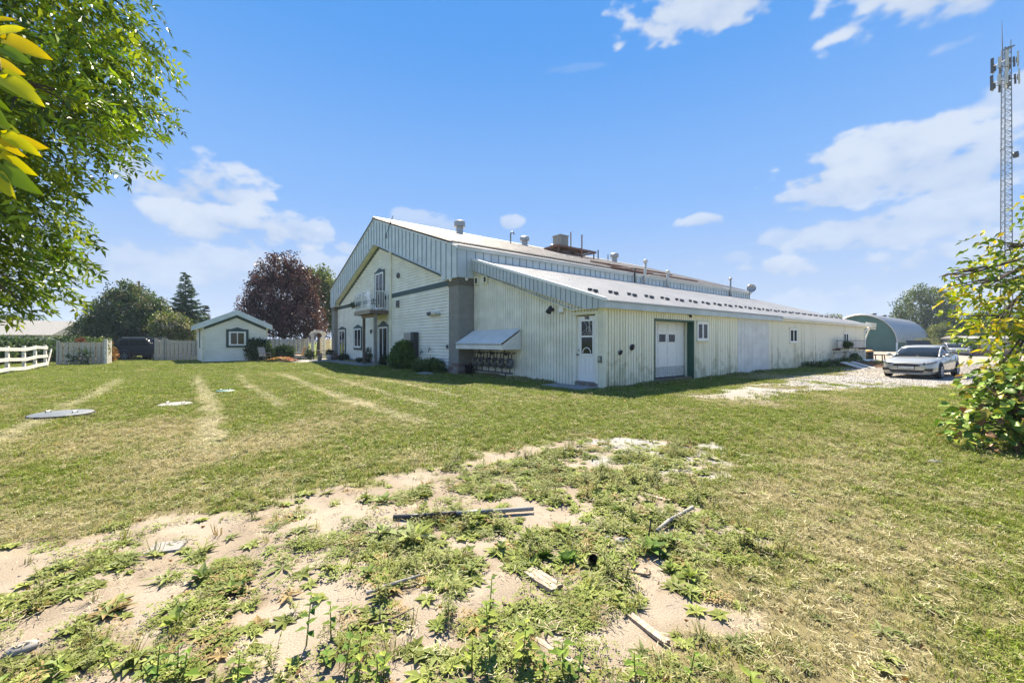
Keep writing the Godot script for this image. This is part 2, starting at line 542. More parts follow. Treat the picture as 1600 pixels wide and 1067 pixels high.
func weediness(x: float, d: float) -> float:     # how thickly weeds stand on the sandy patch
	var w := 0.36 + 1.15 * n_mid.get_noise_2d(x * 150 + 40, d * 150) + 0.5 * n_mid.get_noise_2d(x * 420, d * 420 + 20) + 0.35 * n_low.get_noise_2d(x * 45, d * 45 + 20)
	w += 0.36 * smoothstep(-1.6, -0.2, x + 0.12 * (d - 2.0)) * smoothstep(1.9, 2.6, d) * smoothstep(5.8, 4.4, d)
	w -= 0.16 * smoothstep(-0.7, -1.6, x) * smoothstep(2.0, 2.4, d)
	w += 0.42 * smoothstep(2.02, 1.75, d)
	var e := poly_dist(x, d)
	if x < 1.0 and d > 2.6: w -= 0.5 * smoothstep(0.5, 0.2, e) * (1.0 - smoothstep(0.0, 0.1, -e))
	return clampf(w, 0, 1)

func make_ground():
	# a fan of rings round the place where the photographer stood: close rings near, wide ones to the horizon
	var angs := []
	var a := -180.0
	while a < 180.0:
		angs.append(a)
		a += 0.3 if absf(a) < 62.0 else 3.0
	angs.append(180.0)
	var rads := [0.0]
	var r := 0.6
	while r < 26.0:
		rads.append(r)
		r *= 1.014
	while r < 900.0:
		rads.append(r)
		r *= 1.07
	var na := angs.size()
	var nr := rads.size()
	var vs := PackedVector3Array()
	var cs := PackedColorArray()
	var ns := PackedVector3Array()
	vs.resize(na * nr); cs.resize(na * nr); ns.resize(na * nr)
	for i in nr:
		for j in na:
			var t := deg_to_rad(angs[j])
			var x: float = rads[i] * sin(t)
			var d: float = rads[i] * cos(t)
			var k := i * na + j
			vs[k] = Vector3(x, gy(x, d), -d)
			cs[k] = ground_color(x, d)
			ns[k] = Vector3.UP
	for i in nr:
		for j in na:
			if i > 0 and i < nr - 1 and rads[i] < 10.0 and j > 0 and j < na - 1:
				var k := i * na + j
				ns[k] = (vs[k + 1] - vs[k - 1]).cross(vs[k - na] - vs[k + na]).normalized()
				if ns[k].y < 0: ns[k] = -ns[k]
	var sheets := {"ground": PackedInt32Array(), "gravel_driveway": PackedInt32Array(), "sandy_ground": PackedInt32Array()}
	for i in nr - 1:
		for j in na - 1:
			var p := i * na + j
			var q: Vector3 = (vs[p] + vs[p + na + 1]) / 2
			var which := "ground"
			if rads[i] < 9.0 and sandness(q.x, -q.z) > 0.5: which = "sandy_ground"
			if gravelness(q.x, -q.z) > 0.5: which = "gravel_driveway"
			sheets[which].append_array([p, p + na, p + 1, p + 1, p + na, p + na + 1])
	var says := {"ground": "mown lawn with green and straw coloured patches", "gravel_driveway": "pale gravel drive beside the long metal wall", "sandy_ground": "bare sandy soil with weeds at the edge of the lawn"}
	for which in sheets:
		var arr := []
		arr.resize(Mesh.ARRAY_MAX)
		arr[Mesh.ARRAY_VERTEX] = vs
		arr[Mesh.ARRAY_COLOR] = cs
		arr[Mesh.ARRAY_NORMAL] = ns
		arr[Mesh.ARRAY_INDEX] = sheets[which]
		var m := ArrayMesh.new()
		m.add_surface_from_arrays(Mesh.PRIMITIVE_TRIANGLES, arr)
		tag(part(which, m, M.ground if which == "ground" else M.sand, self), says[which], "", "", "structure")

# ------------------------------------------------------------------ the hall and its lean-to
# Profile of the metal sheets: flats that stand proud of narrow grooves. Points (along, out).
func sheet_profile(width: float, pitch: float, groove: float, depth: float) -> Array:
	var n := maxi(1, roundi(width / pitch))
	var p := width / n
	var out := []
	for k in n:
		var x := k * p
		out.append(Vector2(x, depth))
		out.append(Vector2(x + p - groove, depth))
		out.append(Vector2(x + p - groove * 0.8, 0.0))
		out.append(Vector2(x + p - groove * 0.2, 0.0))
	out.append(Vector2(width, depth))
	return out

# a standing sheet: o + u * along + out * proud, from y0 to top.call(along)
func wall_sheet(o: Vector3, u: Vector3, out: Vector3, width: float, y0: float, top: Callable, uv0 := 0.0, uvs := 1.0, vh := 2.6) -> ArrayMesh:
	var b := MB.new()
	var pr := sheet_profile(width, 0.14, 0.046, 0.055)
	for k in pr.size() - 1:
		var p: Vector2 = pr[k]
		var q: Vector2 = pr[k + 1]
		var a0: Vector3 = o + u * p.x + out * p.y + Vector3.UP * y0
		var b0: Vector3 = o + u * q.x + out * q.y + Vector3.UP * y0
		var a1: Vector3 = o + u * p.x + out * p.y + Vector3.UP * float(top.call(p.x))
		var b1: Vector3 = o + u * q.x + out * q.y + Vector3.UP * float(top.call(q.x))
		var n := (a1 - a0).cross(b0 - a0)
		if n.dot(out) < 0: n = -n
		var ids := [a0, b0, b1, a1]
		if (a0 - b1).cross(a0 - b0).dot(n) < 0: ids = [a0, a1, b1, b0]
		for t in [0, 1, 2, 0, 2, 3]:
			var pt: Vector3 = ids[t]
			b.v(pt, Vector2((uv0 + (pt - o).dot(u)) / uvs, 1.0 - clampf((pt.y) / vh, 0, 1)))
	return b.done()

# a roofing sheet that lies on the slope from lo (eave edge) to hi, ribs running up the slope
func roof_sheet(o: Vector3, u: Vector3, up: Vector3, width: float, lift := 0.06, edge := 0.02) -> ArrayMesh:
	var b := MB.new()
	var nrm := u.cross(up).normalized()
	if nrm.y < 0: nrm = -nrm
	var n := maxi(1, roundi(width / 0.15))
	var p := width / n
	var prof := []
	for k in n:
		prof.append(Vector2(k * p, 0)); prof.append(Vector2(k * p + p * 0.45, 0))
		prof.append(Vector2(k * p + p * 0.58, lift)); prof.append(Vector2(k * p + p * 0.82, lift))
	prof.append(Vector2(width, 0))
	for k in prof.size() - 1:
		var a0: Vector3 = o + u * prof[k].x + nrm * prof[k].y
		var b0: Vector3 = o + u * prof[k + 1].x + nrm * prof[k + 1].y
		b.quad(a0, b0, b0 + up, a0 + up, (a0 + b0 + up) / 2 - nrm)
		b.quad(a0, b0, b0 - nrm * edge, a0 - nrm * edge, (a0 + b0) / 2 + up)
	return b.done()

const RAKE := 0.339
func roof_y(b: float) -> float:
	return 9.09 - absf(b - 17.65) * RAKE

func make_warehouse():
	var o := thing("warehouse", "long cream hall with a blue edged gable and a metal lean-to along its side", "building", C0, yaw)
	# ---- the shell
	var b := MB.new()
	b.prism(PackedVector2Array([Vector2(7.42, -0.3), Vector2(27.9, -0.3), Vector2(27.9, 5.3), Vector2(17.65, 8.8), Vector2(7.42, 5.3)]), L(-0.54, 0, 0), Vector3(0, 0, -1), Vector3.UP, Vector3(0.2, 0, 0))
	part("gable_wall", b.done(), M.siding, o)
	b = MB.new()
	b.prism(PackedVector2Array([Vector2(7.42, -0.3), Vector2(27.9, -0.3), Vector2(27.9, 5.3), Vector2(17.65, 8.8), Vector2(7.42, 5.3)]), L(27.7, 0, 0), Vector3(0, 0, -1), Vector3.UP, Vector3(0.2, 0, 0))
	part("end_wall", b.done(), M.cream, o)
	boxpart("side_wall", L(-0.34, 27.9, -0.3), L(27.7, 27.7, 5.5), M.cream, o)
	boxpart("side_wall", L(0.0, 7.36, -0.3), L(27.7, 7.6, 5.5), M.blue2, o)
	# ---- clapboards of the gable, each a board of its own
	var step := 0.152
	for k in range(0, 56):
		var y := 0.16 + k * step
		if y > 7.62: break
		if y > 3.98 and y < 4.24: continue
		for side in 2:
			var lo_b := 8.2 if side == 0 else 15.97
			var hi_b := 15.57 if side == 0 else 27.2
			if y > 4.05:
				var s := (y - 4.05) / RAKE
				lo_b = maxf(lo_b, 7.5 + s)
				hi_b = minf(hi_b, 27.8 - s)
			if hi_b - lo_b < 0.1: continue
			var bd := MB.new()
			var h := step + 0.006
			bd.prism(PackedVector2Array([Vector2(0, 0.012), Vector2(-0.030, 0.012), Vector2(-0.050, 0.026), Vector2(-0.048, 0.036), Vector2(-0.010, h + 0.010), Vector2(0, h + 0.010)]), L(-0.541, lo_b, y), Vector3(1, 0, 0), Vector3.UP, L(0, hi_b - lo_b, 0))
			part("siding_board", bd.done(), M.siding, o)
	# stone foot below the boards
	boxpart("foundation_strip", L(-0.555, 8.2, -0.2), L(-0.50, 27.2, 0.155), M.concrete, o)
	# ---- vertical trim, band boards, soffits
	boxpart("corner_trim", L(-0.64, 15.58, -0.1), L(-0.535, 15.96, 7.2), M.cream, o)
	boxpart("band_board", L(-0.59, 8.0, 4.03), L(-0.535, 15.575, 4.30), M.green, o)
	boxpart("band_board", L(-0.59, 15.965, 4.02), L(-0.535, 27.25, 4.28), M.green, o)
	for s in [-1.0, 1.0]:
		b = MB.new()
		var e: float = 17.65 + s * 9.05
		b.prism(PackedVector2Array([Vector2(17.65, 7.57), Vector2(e, 7.57 - 9.05 * RAKE), Vector2(e, 7.61 - 9.05 * RAKE), Vector2(17.65, 7.61)]), L(-0.90, 0, 0), Vector3(0, 0, -1), Vector3.UP, Vector3(0.37, 0, 0))
		part("soffit", b.done(), M.cream, o)
		b = MB.new()
		b.prism(PackedVector2Array([Vector2(17.65, 7.35), Vector2(e, 7.35 - 9.05 * RAKE), Vector2(e, 7.565 - 9.05 * RAKE), Vector2(17.65, 7.565)]), L(-0.595, 0, 0), Vector3(0, 0, -1), Vector3.UP, Vector3(0.05, 0, 0))
		part("frieze_board", b.done(), M.green, o)
		# cream underside of the boxed eave return
		var r0: float = 17.65 + s * 10.35
		boxpart("soffit", L(-0.90, minf(r0, r0 - s * 1.345), 4.25), L(-0.02 if s < 0 else -0.53, maxf(r0, r0 - s * 1.345), 4.28), M.cream, o)
		boxpart("return_cheek", L(-0.90, r0 - s * 1.345 - 0.015, 4.28), L(-0.55, r0 - s * 1.345 + 0.015, 4.75), M.cream, o)
	# ---- the blue rake: standing panels with a rib at each joint
	var nb := 42
	for k in nb:
		var b0 := 7.3 + 20.7 * k / nb
		var b1 := 7.3 + 20.7 * (k + 1) / nb
		var mid := (b0 + b1) / 2
		var ends: Array = [[b0, 17.65], [17.65, b1]] if b0 < 17.6 and b1 > 17.7 else [[b0, b1]]
		for e in ends:
			var drop0: float = roof_y(e[0]) - 1.5
			var drop1: float = roof_y(e[1]) - 1.5
			if mid < 8.62 or mid > 26.68:
				drop0 = 4.25; drop1 = 4.25
			var pn := MB.new()
			pn.prism(PackedVector2Array([Vector2(e[0], drop0), Vector2(e[1], drop1), Vector2(e[1], roof_y(e[1]) + 0.02), Vector2(e[0], roof_y(e[0]) + 0.02)]), L(-0.925, 0, 0), Vector3(0, 0, -1), Vector3.UP, Vector3(0.025, 0, 0))
			var p := part("fascia_panel", pn.done(), M.blue, o)
			var sm := MB.new()
			sm.span(L(-0.955, e[0] - 0.014, drop0 + 0.05), L(-0.926, e[0] + 0.014, roof_y(e[0]) - 0.03))
			part("rib", sm.done(), M.seam, p)
	for s in [-1.0, 1.0]:
		# folded metal along the top and bottom edges of the rake
		for q in [[0.0, 0.05, M.white if s < 0 else M.blue, 0.02, 10.40], [-1.53, -1.475, M.blue2, 0.02, 9.0]]:
			b = MB.new()
			var e: float = 17.65 + s * q[4]
			b.prism(PackedVector2Array([Vector2(17.65, 9.09 + q[0]), Vector2(e, 9.09 + q[0] - q[4] * RAKE), Vector2(e, 9.09 + q[1] - q[4] * RAKE), Vector2(17.65, 9.09 + q[1])]), L(-0.965, 0, 0), Vector3(0, 0, -1), Vector3.UP, Vector3(0.09, 0, 0))
			part("edge_flashing", b.done(), q[2], o)
	# sides of the boxed return, and the low wall band above the lean-to roof
	for k in 2:
		var p := boxpart("fascia_panel", L(-0.925 + 0.46 * k, 7.272, 4.25), L(-0.465 + 0.46 * k, 7.3, 5.50), M.blue2, o)
		part("rib", boxmesh(L(-0.475 + 0.46 * k, 7.25, 4.26), L(-0.455 + 0.46 * k, 7.271, 5.47)), M.seam, p)
	var npan := 66
	for k in npan:
		var a0 := 0.03 + 27.9 * k / npan
		var w := 27.9 / npan
		var p := boxpart("wall_panel", L(a0, 7.325, 4.9), L(a0 + w - 0.004, 7.355, 5.50), M.blue, o)
		part("rib", boxmesh(L(a0 - 0.012, 7.30, 4.95), L(a0 + 0.012, 7.324, 5.47)), M.seam, p)
	boxpart("eave_flashing", L(-0.95, 7.235, 5.47), L(28.0, 7.268, 5.60), M.blue, o)
	# ---- roofs, sheet by sheet
	var nsheet := 32
	var wid := 29.1 / nsheet
	var s_lo := Vector3(0, 0.72 * RAKE, -0.72)
	var s_hi := Vector3(0, 9.9 * RAKE, -9.9)
	var low_sheet := roof_sheet(Vector3.ZERO, Vector3(1, 0, 0), s_lo, wid)
	var high_sheet := roof_sheet(Vector3.ZERO, Vector3(1, 0, 0), s_hi, wid, 0.04, 0.03)
	var back_sheet := roof_sheet(Vector3.ZERO, Vector3(1, 0, 0), Vector3(0, 10.5 * RAKE, 10.5), wid)
	var roof := Node3D.new()
	roof.name = "main_roof"
	o.add_child(roof)
	for k in nsheet:
		var a0 := -1.0 + wid * k
		part("roof_sheet", low_sheet, M.roof, roof, Transform3D(Basis(), L(a0, 7.2, roof_y(7.2) + 0.03)))
		part("roof_sheet", high_sheet, M.roof_main, roof, Transform3D(Basis(), L(a0, 7.76, roof_y(7.76) + 0.15)))
		part("roof_sheet", back_sheet, M.roof_main, roof, Transform3D(Basis(), L(a0, 28.15, roof_y(28.15) + 0.14)))
	boxpart("snow_rail", L(-0.6, 7.80, roof_y(7.8) + 0.06), L(10.0, 7.86, roof_y(7.8) + 0.15), M.dark, roof)
	boxpart("snow_rail", L(10.0, 7.70, roof_y(7.8) + 0.10), L(20.0, 7.86, roof_y(7.8) + 0.24), M.rust, roof)
	b = MB.new()
	b.prism(PackedVector2Array([Vector2(-0.25, -0.085), Vector2(0.25, -0.085), Vector2(0.0, 0.02)]), L(-1.0, 17.65, 9.30), Vector3(0, 0, -1), Vector3.UP, Vector3(29.1, 0, 0))
	part("ridge_cap", b.done(), M.roof, roof)
	boxpart("roof_edge", L(-1.01, 7.2, 5.50), L(-0.97, 7.3, 5.60), M.white, roof)
	# lean-to
	var lr := Node3D.new()
	lr.name = "lean_to_roof"
	o.add_child(lr)
	var nl := 33
	var lw := 29.85 / nl
	var ls := roof_sheet(Vector3.ZERO, Vector3(1, 0, 0), Vector3(0, 7.55 * 0.316, -7.55), lw)
	for k in nl:
		part("roof_sheet", ls, M.roof, lr, Transform3D(Basis(), L(-0.2 + lw * k, -0.24, 2.66)))
	for k in 26:        # pairs of snow guards above the eave
		var a0 := 0.72 + 1.08 * k
		var g := MB.new()
		for j in 3:
			var p := L(a0 + 0.13 * (j % 2), 0.92 + 0.13 * j, 3.085 + 0.041 * j)
			g.box(p + Vector3(0, 0.06, 0), Vector3(0.22, 0.085, 0.02), Basis(Vector3.RIGHT, -0.25))
			g.box(p + Vector3(0, 0.0, -0.06), Vector3(0.06, 0.04, 0.12))
		part("snow_guard", g.done(), M.darkgrey, lr)
	b = MB.new()
	b.prism(PackedVector2Array([Vector2(-0.24, 2.68), Vector2(7.24, 2.68 + 7.48 * 0.316), Vector2(7.24, 2.78 + 7.48 * 0.316), Vector2(-0.24, 2.78)]), L(-0.225, 0, 0), Vector3(0, 0, -1), Vector3.UP, Vector3(0.11, 0, 0))
	part("edge_flashing", b.done(), M.white, lr)
	var np := 32
	for k in np:
		var b0 := -0.2 + 7.45 * k / np
		var b1 := -0.2 + 7.45 * (k + 1) / np
		var t0 := 2.70 + (b0 + 0.2) * 0.316
		var t1 := 2.70 + (b1 + 0.2) * 0.316
		var d0 := maxf(t0 - 0.46, 2.47)
		var d1 := maxf(t1 - 0.46, 2.47)
		var pn := MB.new()
		pn.prism(PackedVector2Array([Vector2(b0, d0), Vector2(b1, d1), Vector2(b1, t1), Vector2(b0, t0)]), L(-0.20, 0, 0), Vector3(0, 0, -1), Vector3.UP, Vector3(0.02, 0, 0))
		var p := part("fascia_panel", pn.done(), M.blue2, o)
		if k > 0:
			var sm := MB.new()
			sm.span(L(-0.217, b0 - 0.007, d0 + 0.01), L(-0.2005, b0 + 0.007, t0 - 0.01))
			part("rib", sm.done(), M.seam, p)
	b = MB.new()
	b.prism(PackedVector2Array([Vector2(-0.2, 2.47), Vector2(1.2, 2.47), Vector2(7.3, 4.55), Vector2(7.3, 4.58), Vector2(1.2, 2.50), Vector2(-0.2, 2.50)]), L(-0.18, 0, 0), Vector3(0, 0, -1), Vector3.UP, Vector3(0.16, 0, 0))
	part("soffit", b.done(), M.cream, o)
	boxpart("eave_fascia", L(-0.2, -0.225, 2.465), L(13.4, -0.20, 2.70), M.blue2, o)
	boxpart("eave_soffit", L(-0.2, -0.18, 2.465), L(29.6, -0.01, 2.485), M.cream, o)
	b = MB.new()
	b.prism(PackedVector2Array([Vector2(-0.32, 2.60), Vector2(-0.18, 2.55), Vector2(-0.18, 2.68), Vector2(-0.32, 2.68)]), L(13.4, 0, 0), Vector3(0, 0, -1), Vector3.UP, Vector3(16.6, 0, 0))
	part("rain_gutter", b.done(), M.white, o)
	boxpart("eave_fascia", L(13.4, -0.18, 2.465), L(29.6, -0.16, 2.66), M.cream, o)
	b = MB.new()
	b.path([L(29.75, -0.26, 2.56), L(29.6, -0.20, 2.42), L(29.3, -0.08, 2.2), L(29.3, -0.08, -0.1)], 0.05, 8)
	part("downspout", b.done(), M.white, o)
	# long wall cladding: plain sheets, the newer white ones, with the roll-up door's opening left free
	var flat := func(_x: float) -> float: return 2.47
	var runs := [[0.05, 2.62, 3, M.clad, 0.02], [5.26, 8.9, 4, M.clad, 0.02], [8.9, 12.22, 4, M.clad_white, 0.02], [12.22, 29.4, 20, M.clad, 0.02], [2.62, 5.26, 3, M.clad, 2.25]]
	for q in runs:
		var w: float = (q[1] - q[0]) / q[2]
		for k in q[2]:
			var a0: float = q[0] + w * k
			part("metal_sheet", wall_sheet(L(a0, 0.0, 0), Vector3(1, 0, 0), Vector3(0, 0, 1), w - 0.003, q[4] - (0.1 if q[4] < 1 else 0.0), flat, a0, 29.5, 2.5), q[3], o)
	for q in [[0.0, 2.62, -0.3], [5.26, 29.4, -0.3], [2.62, 5.26, 2.25]]:
		boxpart("frame_wall", L(q[0], 0.012, q[2]), L(q[1], 0.15, 2.48), M.cream, o)
	boxpart("end_wall", L(29.25, 0.15, -0.3), L(29.4, 7.3, 2.6), M.cream, o)
	b = MB.new()
	b.prism(PackedVector2Array([Vector2(0.15, 2.6), Vector2(7.3, 2.6), Vector2(7.3, 4.85)]), L(29.25, 0, 0), Vector3(0, 0, -1), Vector3.UP, Vector3(0.15, 0, 0))
	part("end_wall", b.done(), M.cream, o)
	boxpart("corner_flashing", L(-0.065, -0.065, -0.1), L(0.05, -0.002, 2.465), M.cream, o)
	boxpart("corner_flashing", L(-0.065, -0.001, -0.1), L(-0.003, 0.10, 2.465), M.cream, o)
	# end wall cladding with the door's opening
	var slope := func(x: float, base: float) -> float: return minf(2.60 + (base + x) * 0.316 + 0.0, 5.2)
	var ends2 := [[1.16, 7.36, 7, 0.0], [0.11, 0.22, 1, 0.0], [0.22, 1.16, 1, 2.30]]
	for q in ends2:
		var w: float = (q[1] - q[0]) / q[2]
		for k in q[2]:
			var b0: float = q[0] + w * k
			part("metal_sheet", wall_sheet(L(0.0, b0, 0), Vector3(0, 0, -1), Vector3(-1, 0, 0), w - 0.003, q[3] - (0.1 if q[3] < 1 else 0.0), slope.bind(b0)), M.clad_end, o)
	b = MB.new()
	b.prism(PackedVector2Array([Vector2(1.18, -0.3), Vector2(7.35, -0.3), Vector2(7.35, 4.85), Vector2(0.15, 2.58), Vector2(0.15, 2.32), Vector2(1.18, 2.32)]), L(0.012, 0, 0), Vector3(0, 0, -1), Vector3.UP, Vector3(0.12, 0, 0))
	part("frame_wall", b.done(), M.cream, o)
	# ---- stucco pillars at the gable's corners on stone feet
	for q in [[7.35, 8.21, -0.02], [27.14, 28.0, -0.50]]:
		boxpart("pillar", L(-0.83, q[0], 0.55), L(q[2], q[1], 3.92), M.stucco, o)
		boxpart("pillar_cap", L(-0.86, q[0] - 0.03, 3.92), L(q[2], q[1] + 0.03, 4.247), M.cap, o)
		boxpart("pillar_ledge", L(-0.87, q[0] - 0.04, 0.49), L(q[2], q[1] + 0.04, 0.55), M.stucco, o)
		var core := boxpart("stone_base", L(-0.80, q[0] + 0.03, -0.25), L(q[2] - 0.03, q[1] - 0.03, 0.49), M.concrete, o)
		for row in 4:
			var y0 := -0.12 + row * 0.152
			for f in 2:
				var span_: float = 0.86 if f == 0 else (q[2] + 0.83)
				var x := 0.0
				var off := 0.0 if row % 2 else 0.14
				while x < span_ - 0.02:
					var w2: float = minf((off if x == 0.0 and off > 0 else rng.randf_range(0.2, 0.34)), span_ - x)
					var pr := rng.randf_range(0.0, 0.02)
					var lo: Vector3
					var hi: Vector3
					if f == 0:
						lo = L(-0.84 - pr, q[0] + x + 0.006, y0); hi = L(-0.80, q[0] + x + w2 - 0.006, y0 + 0.142)
					else:
						lo = L(-0.83 + x + 0.006, q[0] - 0.01 - pr, y0); hi = L(-0.83 + x + w2 - 0.006, q[0] + 0.03, y0 + 0.142)
					boxpart("stone", lo, hi, [M.brick, M.brick2, M.concrete][rng.randi() % 3], core)
					x += w2
	make_openings(o)
	make_balcony(o)
	# ---- round and gooseneck roof vents, exhaust stacks along the eave
	for q in [[4.68, 16.6, 0.34, 0.95], [10.84, 17.0, 0.33, 0.75], [22.2, 17.2, 0.36, 0.85], [14.6, 17.55, 0.36, 0.55]]:
		b = MB.new()
		b.lathe([Vector2(q[2] * 0.72, -0.4), Vector2(q[2] * 0.72, q[3] * 0.55), Vector2(q[2] * 1.12, q[3] * 0.56), Vector2(q[2] * 1.12, q[3] * 0.92), Vector2(q[2] * 0.9, q[3]), Vector2(0.001, q[3] + 0.02)], 20, L(q[0], q[1], roof_y(q[1]) + 0.12))
		part("roof_vent", b.done(), M.galv, roof)
	b = MB.new(true)
	var gp := L(8.9, 16.3, roof_y(16.3) + 0.1)
	b.path([gp, gp + Vector3(0, 0.75, 0), gp + Vector3(0.05, 0.9, 0.0), gp + Vector3(0.18, 0.96, 0), gp + Vector3(0.3, 0.88, 0), gp + Vector3(0.33, 0.78, 0)], 0.055, 8)
	part("gooseneck_pipe", b.done(), M.steel, roof)
	for q in [[12.45, 12.4, 1.75, 0.045], [18.9, 16.4, 0.85, 0.05], [21.0, 17.0, 0.6, 0.04]]:
		b = MB.new()
		b.tube(L(q[0], q[1], roof_y(q[1])), L(q[0], q[1], roof_y(q[1]) + 0.15 + q[2]), q[3])
		part("vent_pipe", b.done(), M.rust if q[3] < 0.05 else M.dark, roof)
	for q in [[12.5, 4.9, 6.42, 0.085, M.white_old, 0.10], [15.1, 4.95, 6.0, 0.085, M.white_old, 0.0], [24.0, 5.0, 6.35, 0.075, M.galv, 0.0], [11.5, 4.9, 5.95, 0.05, M.dark, 0.0]]:
		b = MB.new(true)
		var p0 := L(q[0], 7.16, q[1])
		var p1 := L(q[0] + q[5], 7.16, q[2])
		b.tube(p0, p1, q[3], q[3], 10)
		if q[3] > 0.06:
			b.lathe([Vector2(q[3], -0.02), Vector2(q[3] * 1.7, 0.02), Vector2(q[3] * 1.7, 0.14), Vector2(q[3] * 0.6, 0.20), Vector2(0.001, 0.21)], 10, p1)
		part("exhaust_stack", b.done(), q[4], o)
	b = MB.new()
	b.tube(L(13.0, 7.20, 5.68), L(22.6, 7.20, 5.70), 0.045, 0.045, 8)
	part("conduit_pipe", b.done(), M.white_old, o)
	b = MB.new()
	b.tube(L(15.1, 7.16, 5.9), L(13.2, 8.4, 5.98), 0.02)
	b.tube(L(12.55, 7.16, 6.1), L(10.6, 8.6, 6.1), 0.02)
	part("stay_rod", b.done(), M.white_old, o)

func make_openings(o: Node3D):
	# gable doors and windows: white frame, green surround with a little pointed head
	# [kind, b0, b1, y0, y1, peak]
	for q in [["patio_door", 16.15, 17.68, 0.2, 2.36, 2.72], ["gable_window", 21.15, 22.62, 1.0, 2.38, 2.66], ["glass_door", 24.95, 26.6, 0.2, 2.36, 2.62], ["balcony_door", 16.85, 18.25, 3.46, 5.78, 6.08]]:
		var b0: float = q[1]
		var b1: float = q[2]
		var y0: float = q[3]
		var y1: float = q[4]
		var fr := MB.new()
		for s in [[b0, b0 + 0.09, y0, y1], [b1 - 0.09, b1, y0, y1], [b0 + 0.09, b1 - 0.09, y1 - 0.1, y1], [b0 + 0.09, b1 - 0.09, y0, y0 + 0.12]]:
			fr.span(L(-0.60, s[0], s[2]), L(-0.545, s[1], s[3]))
		var w := part(q[0], fr.done(), M.white, o)
		w.position.x = -0.05
		boxpart("pane", L(-0.572, b0 + 0.09, y0 + 0.12), L(-0.55, b1 - 0.09, y1 - 0.1), M.glass, w)
		var mid := (b0 + b1) / 2
		boxpart("mullion", L(-0.605, mid - 0.03, y0 + 0.12), L(-0.573, mid + 0.03, y1 - 0.1), M.white, w)
		if q[0] != "gable_window":      # the sliding leaf's own frame
			var lf := MB.new()
			for s in [[mid + 0.035, mid + 0.08, y0 + 0.14, y1 - 0.12], [b1 - 0.14, b1 - 0.095, y0 + 0.14, y1 - 0.12]]:
				lf.span(L(-0.59, s[0], s[2]), L(-0.574, s[1], s[3]))
			part("leaf_frame", lf.done(), M.white, w)
		var t := 0.13
		boxpart("casing", L(-0.585, b0 - t, y0), L(-0.545, b0 - 0.002, y1), M.green, w)
		boxpart("casing", L(-0.585, b1 + 0.002, y0), L(-0.545, b1 + t, y1), M.green, w)
		var hd := MB.new()
		hd.prism(PackedVector2Array([Vector2(b0 - t, y1), Vector2(b1 + t, y1), Vector2(b1 + t, y1 + 0.12), Vector2(b1 - 0.1, y1 + 0.12), Vector2(mid, q[5]), Vector2(b0 + 0.1, y1 + 0.12), Vector2(b0 - t, y1 + 0.12)]), L(-0.60, 0, 0), Vector3(0, 0, -1), Vector3.UP, Vector3(0.055, 0, 0))
		part("pointed_head", hd.done(), M.green, w)
		if q[0] == "gable_window":
			boxpart("casing", L(-0.60, b0 - t, y0 - 0.15), L(-0.545, b1 + t, y0 - 0.002), M.green, w)
	# roll-up door deep in its green opening
	boxpart("door_jamb", L(5.2, -0.065, 0.02), L(5.258, 0.30, 2.25), M.green_door, o)
	boxpart("door_jamb", L(2.622, -0.065, 0.02), L(2.68, 0.30, 2.25), M.green_door, o)
	boxpart("door_head", L(2.622, -0.07, 2.19), L(5.258, 0.30, 2.245), M.green_door, o)
	boxpart("door_curb", L(2.62, 0.0, -0.2), L(5.26, 0.30, 0.11), M.wood_dark, o)
	var gd := boxpart("roll_up_door", L(2.68, 0.30, 0.11), L(5.2, 0.34, 2.2), M.white, o)
	for k in 5:
		var y0 := 0.12 + 0.414 * k
		for j in 4:
			var a0 := 2.70 + 0.622 * j
			if k == 3 and (j == 1 or j == 2):
				var f := MB.new()
				for s in [[a0 + 0.04, a0 + 0.09, y0 + 0.03, y0 + 0.39], [a0 + 0.52, a0 + 0.57, y0 + 0.03, y0 + 0.39], [a0 + 0.09, a0 + 0.52, y0 + 0.03, y0 + 0.07], [a0 + 0.09, a0 + 0.52, y0 + 0.35, y0 + 0.39]]:
					f.span(L(s[0], 0.272, s[2]), L(s[1], 0.299, s[3]))
				part("window_frame", f.done(), M.white, gd)
				boxpart("pane", L(a0 + 0.09, 0.285, y0 + 0.07), L(a0 + 0.52, 0.298, y0 + 0.35), M.glass, gd)
			else:
				var pb := MB.new()
				pb.span(L(a0 + 0.015, 0.288, y0 + 0.012), L(a0 + 0.61, 0.299, y0 + 0.40))
				pb.span(L(a0 + 0.06, 0.279, y0 + 0.07), L(a0 + 0.565, 0.2875, y0 + 0.34))
				part("door_panel", pb.done(), M.white_old if k == 0 else M.white, gd)
	boxpart("weather_strip", L(2.69, 0.262, 0.11), L(5.19, 0.30, 0.145), M.dark, gd)
	boxpart("door_stop", L(5.10, 0.20, 0.11), L(5.199, 0.25, 2.19), M.cream, o)
	# small twin windows of the long wall
	for q in [[5.43, 6.27, 1.50, 2.20], [14.82, 15.85, 1.40, 2.12], [24.14, 25.2, 1.40, 2.02]]:
		var fr := MB.new()
		var t := 0.075
		for s in [[q[0], q[0] + t, q[2], q[3]], [q[1] - t, q[1], q[2], q[3]], [q[0] + t, q[1] - t, q[3] - t, q[3]], [q[0] + t, q[1] - t, q[2], q[2] + t], [(q[0] + q[1]) / 2 - 0.045, (q[0] + q[1]) / 2 + 0.045, q[2] + t, q[3] - t]]:
			fr.span(L(s[0], -0.10, s[2]), L(s[1], -0.056, s[3]))
		var w := part("wall_window", fr.done(), M.white, o)
		for j in 2:
			var m0: float = q[0] + t if j == 0 else (q[0] + q[1]) / 2 + 0.045
			boxpart("pane", L(m0, -0.08, q[2] + t), L(m0 + (q[1] - q[0]) / 2 - t - 0.045, -0.057, q[3] - t), M.glass, w)
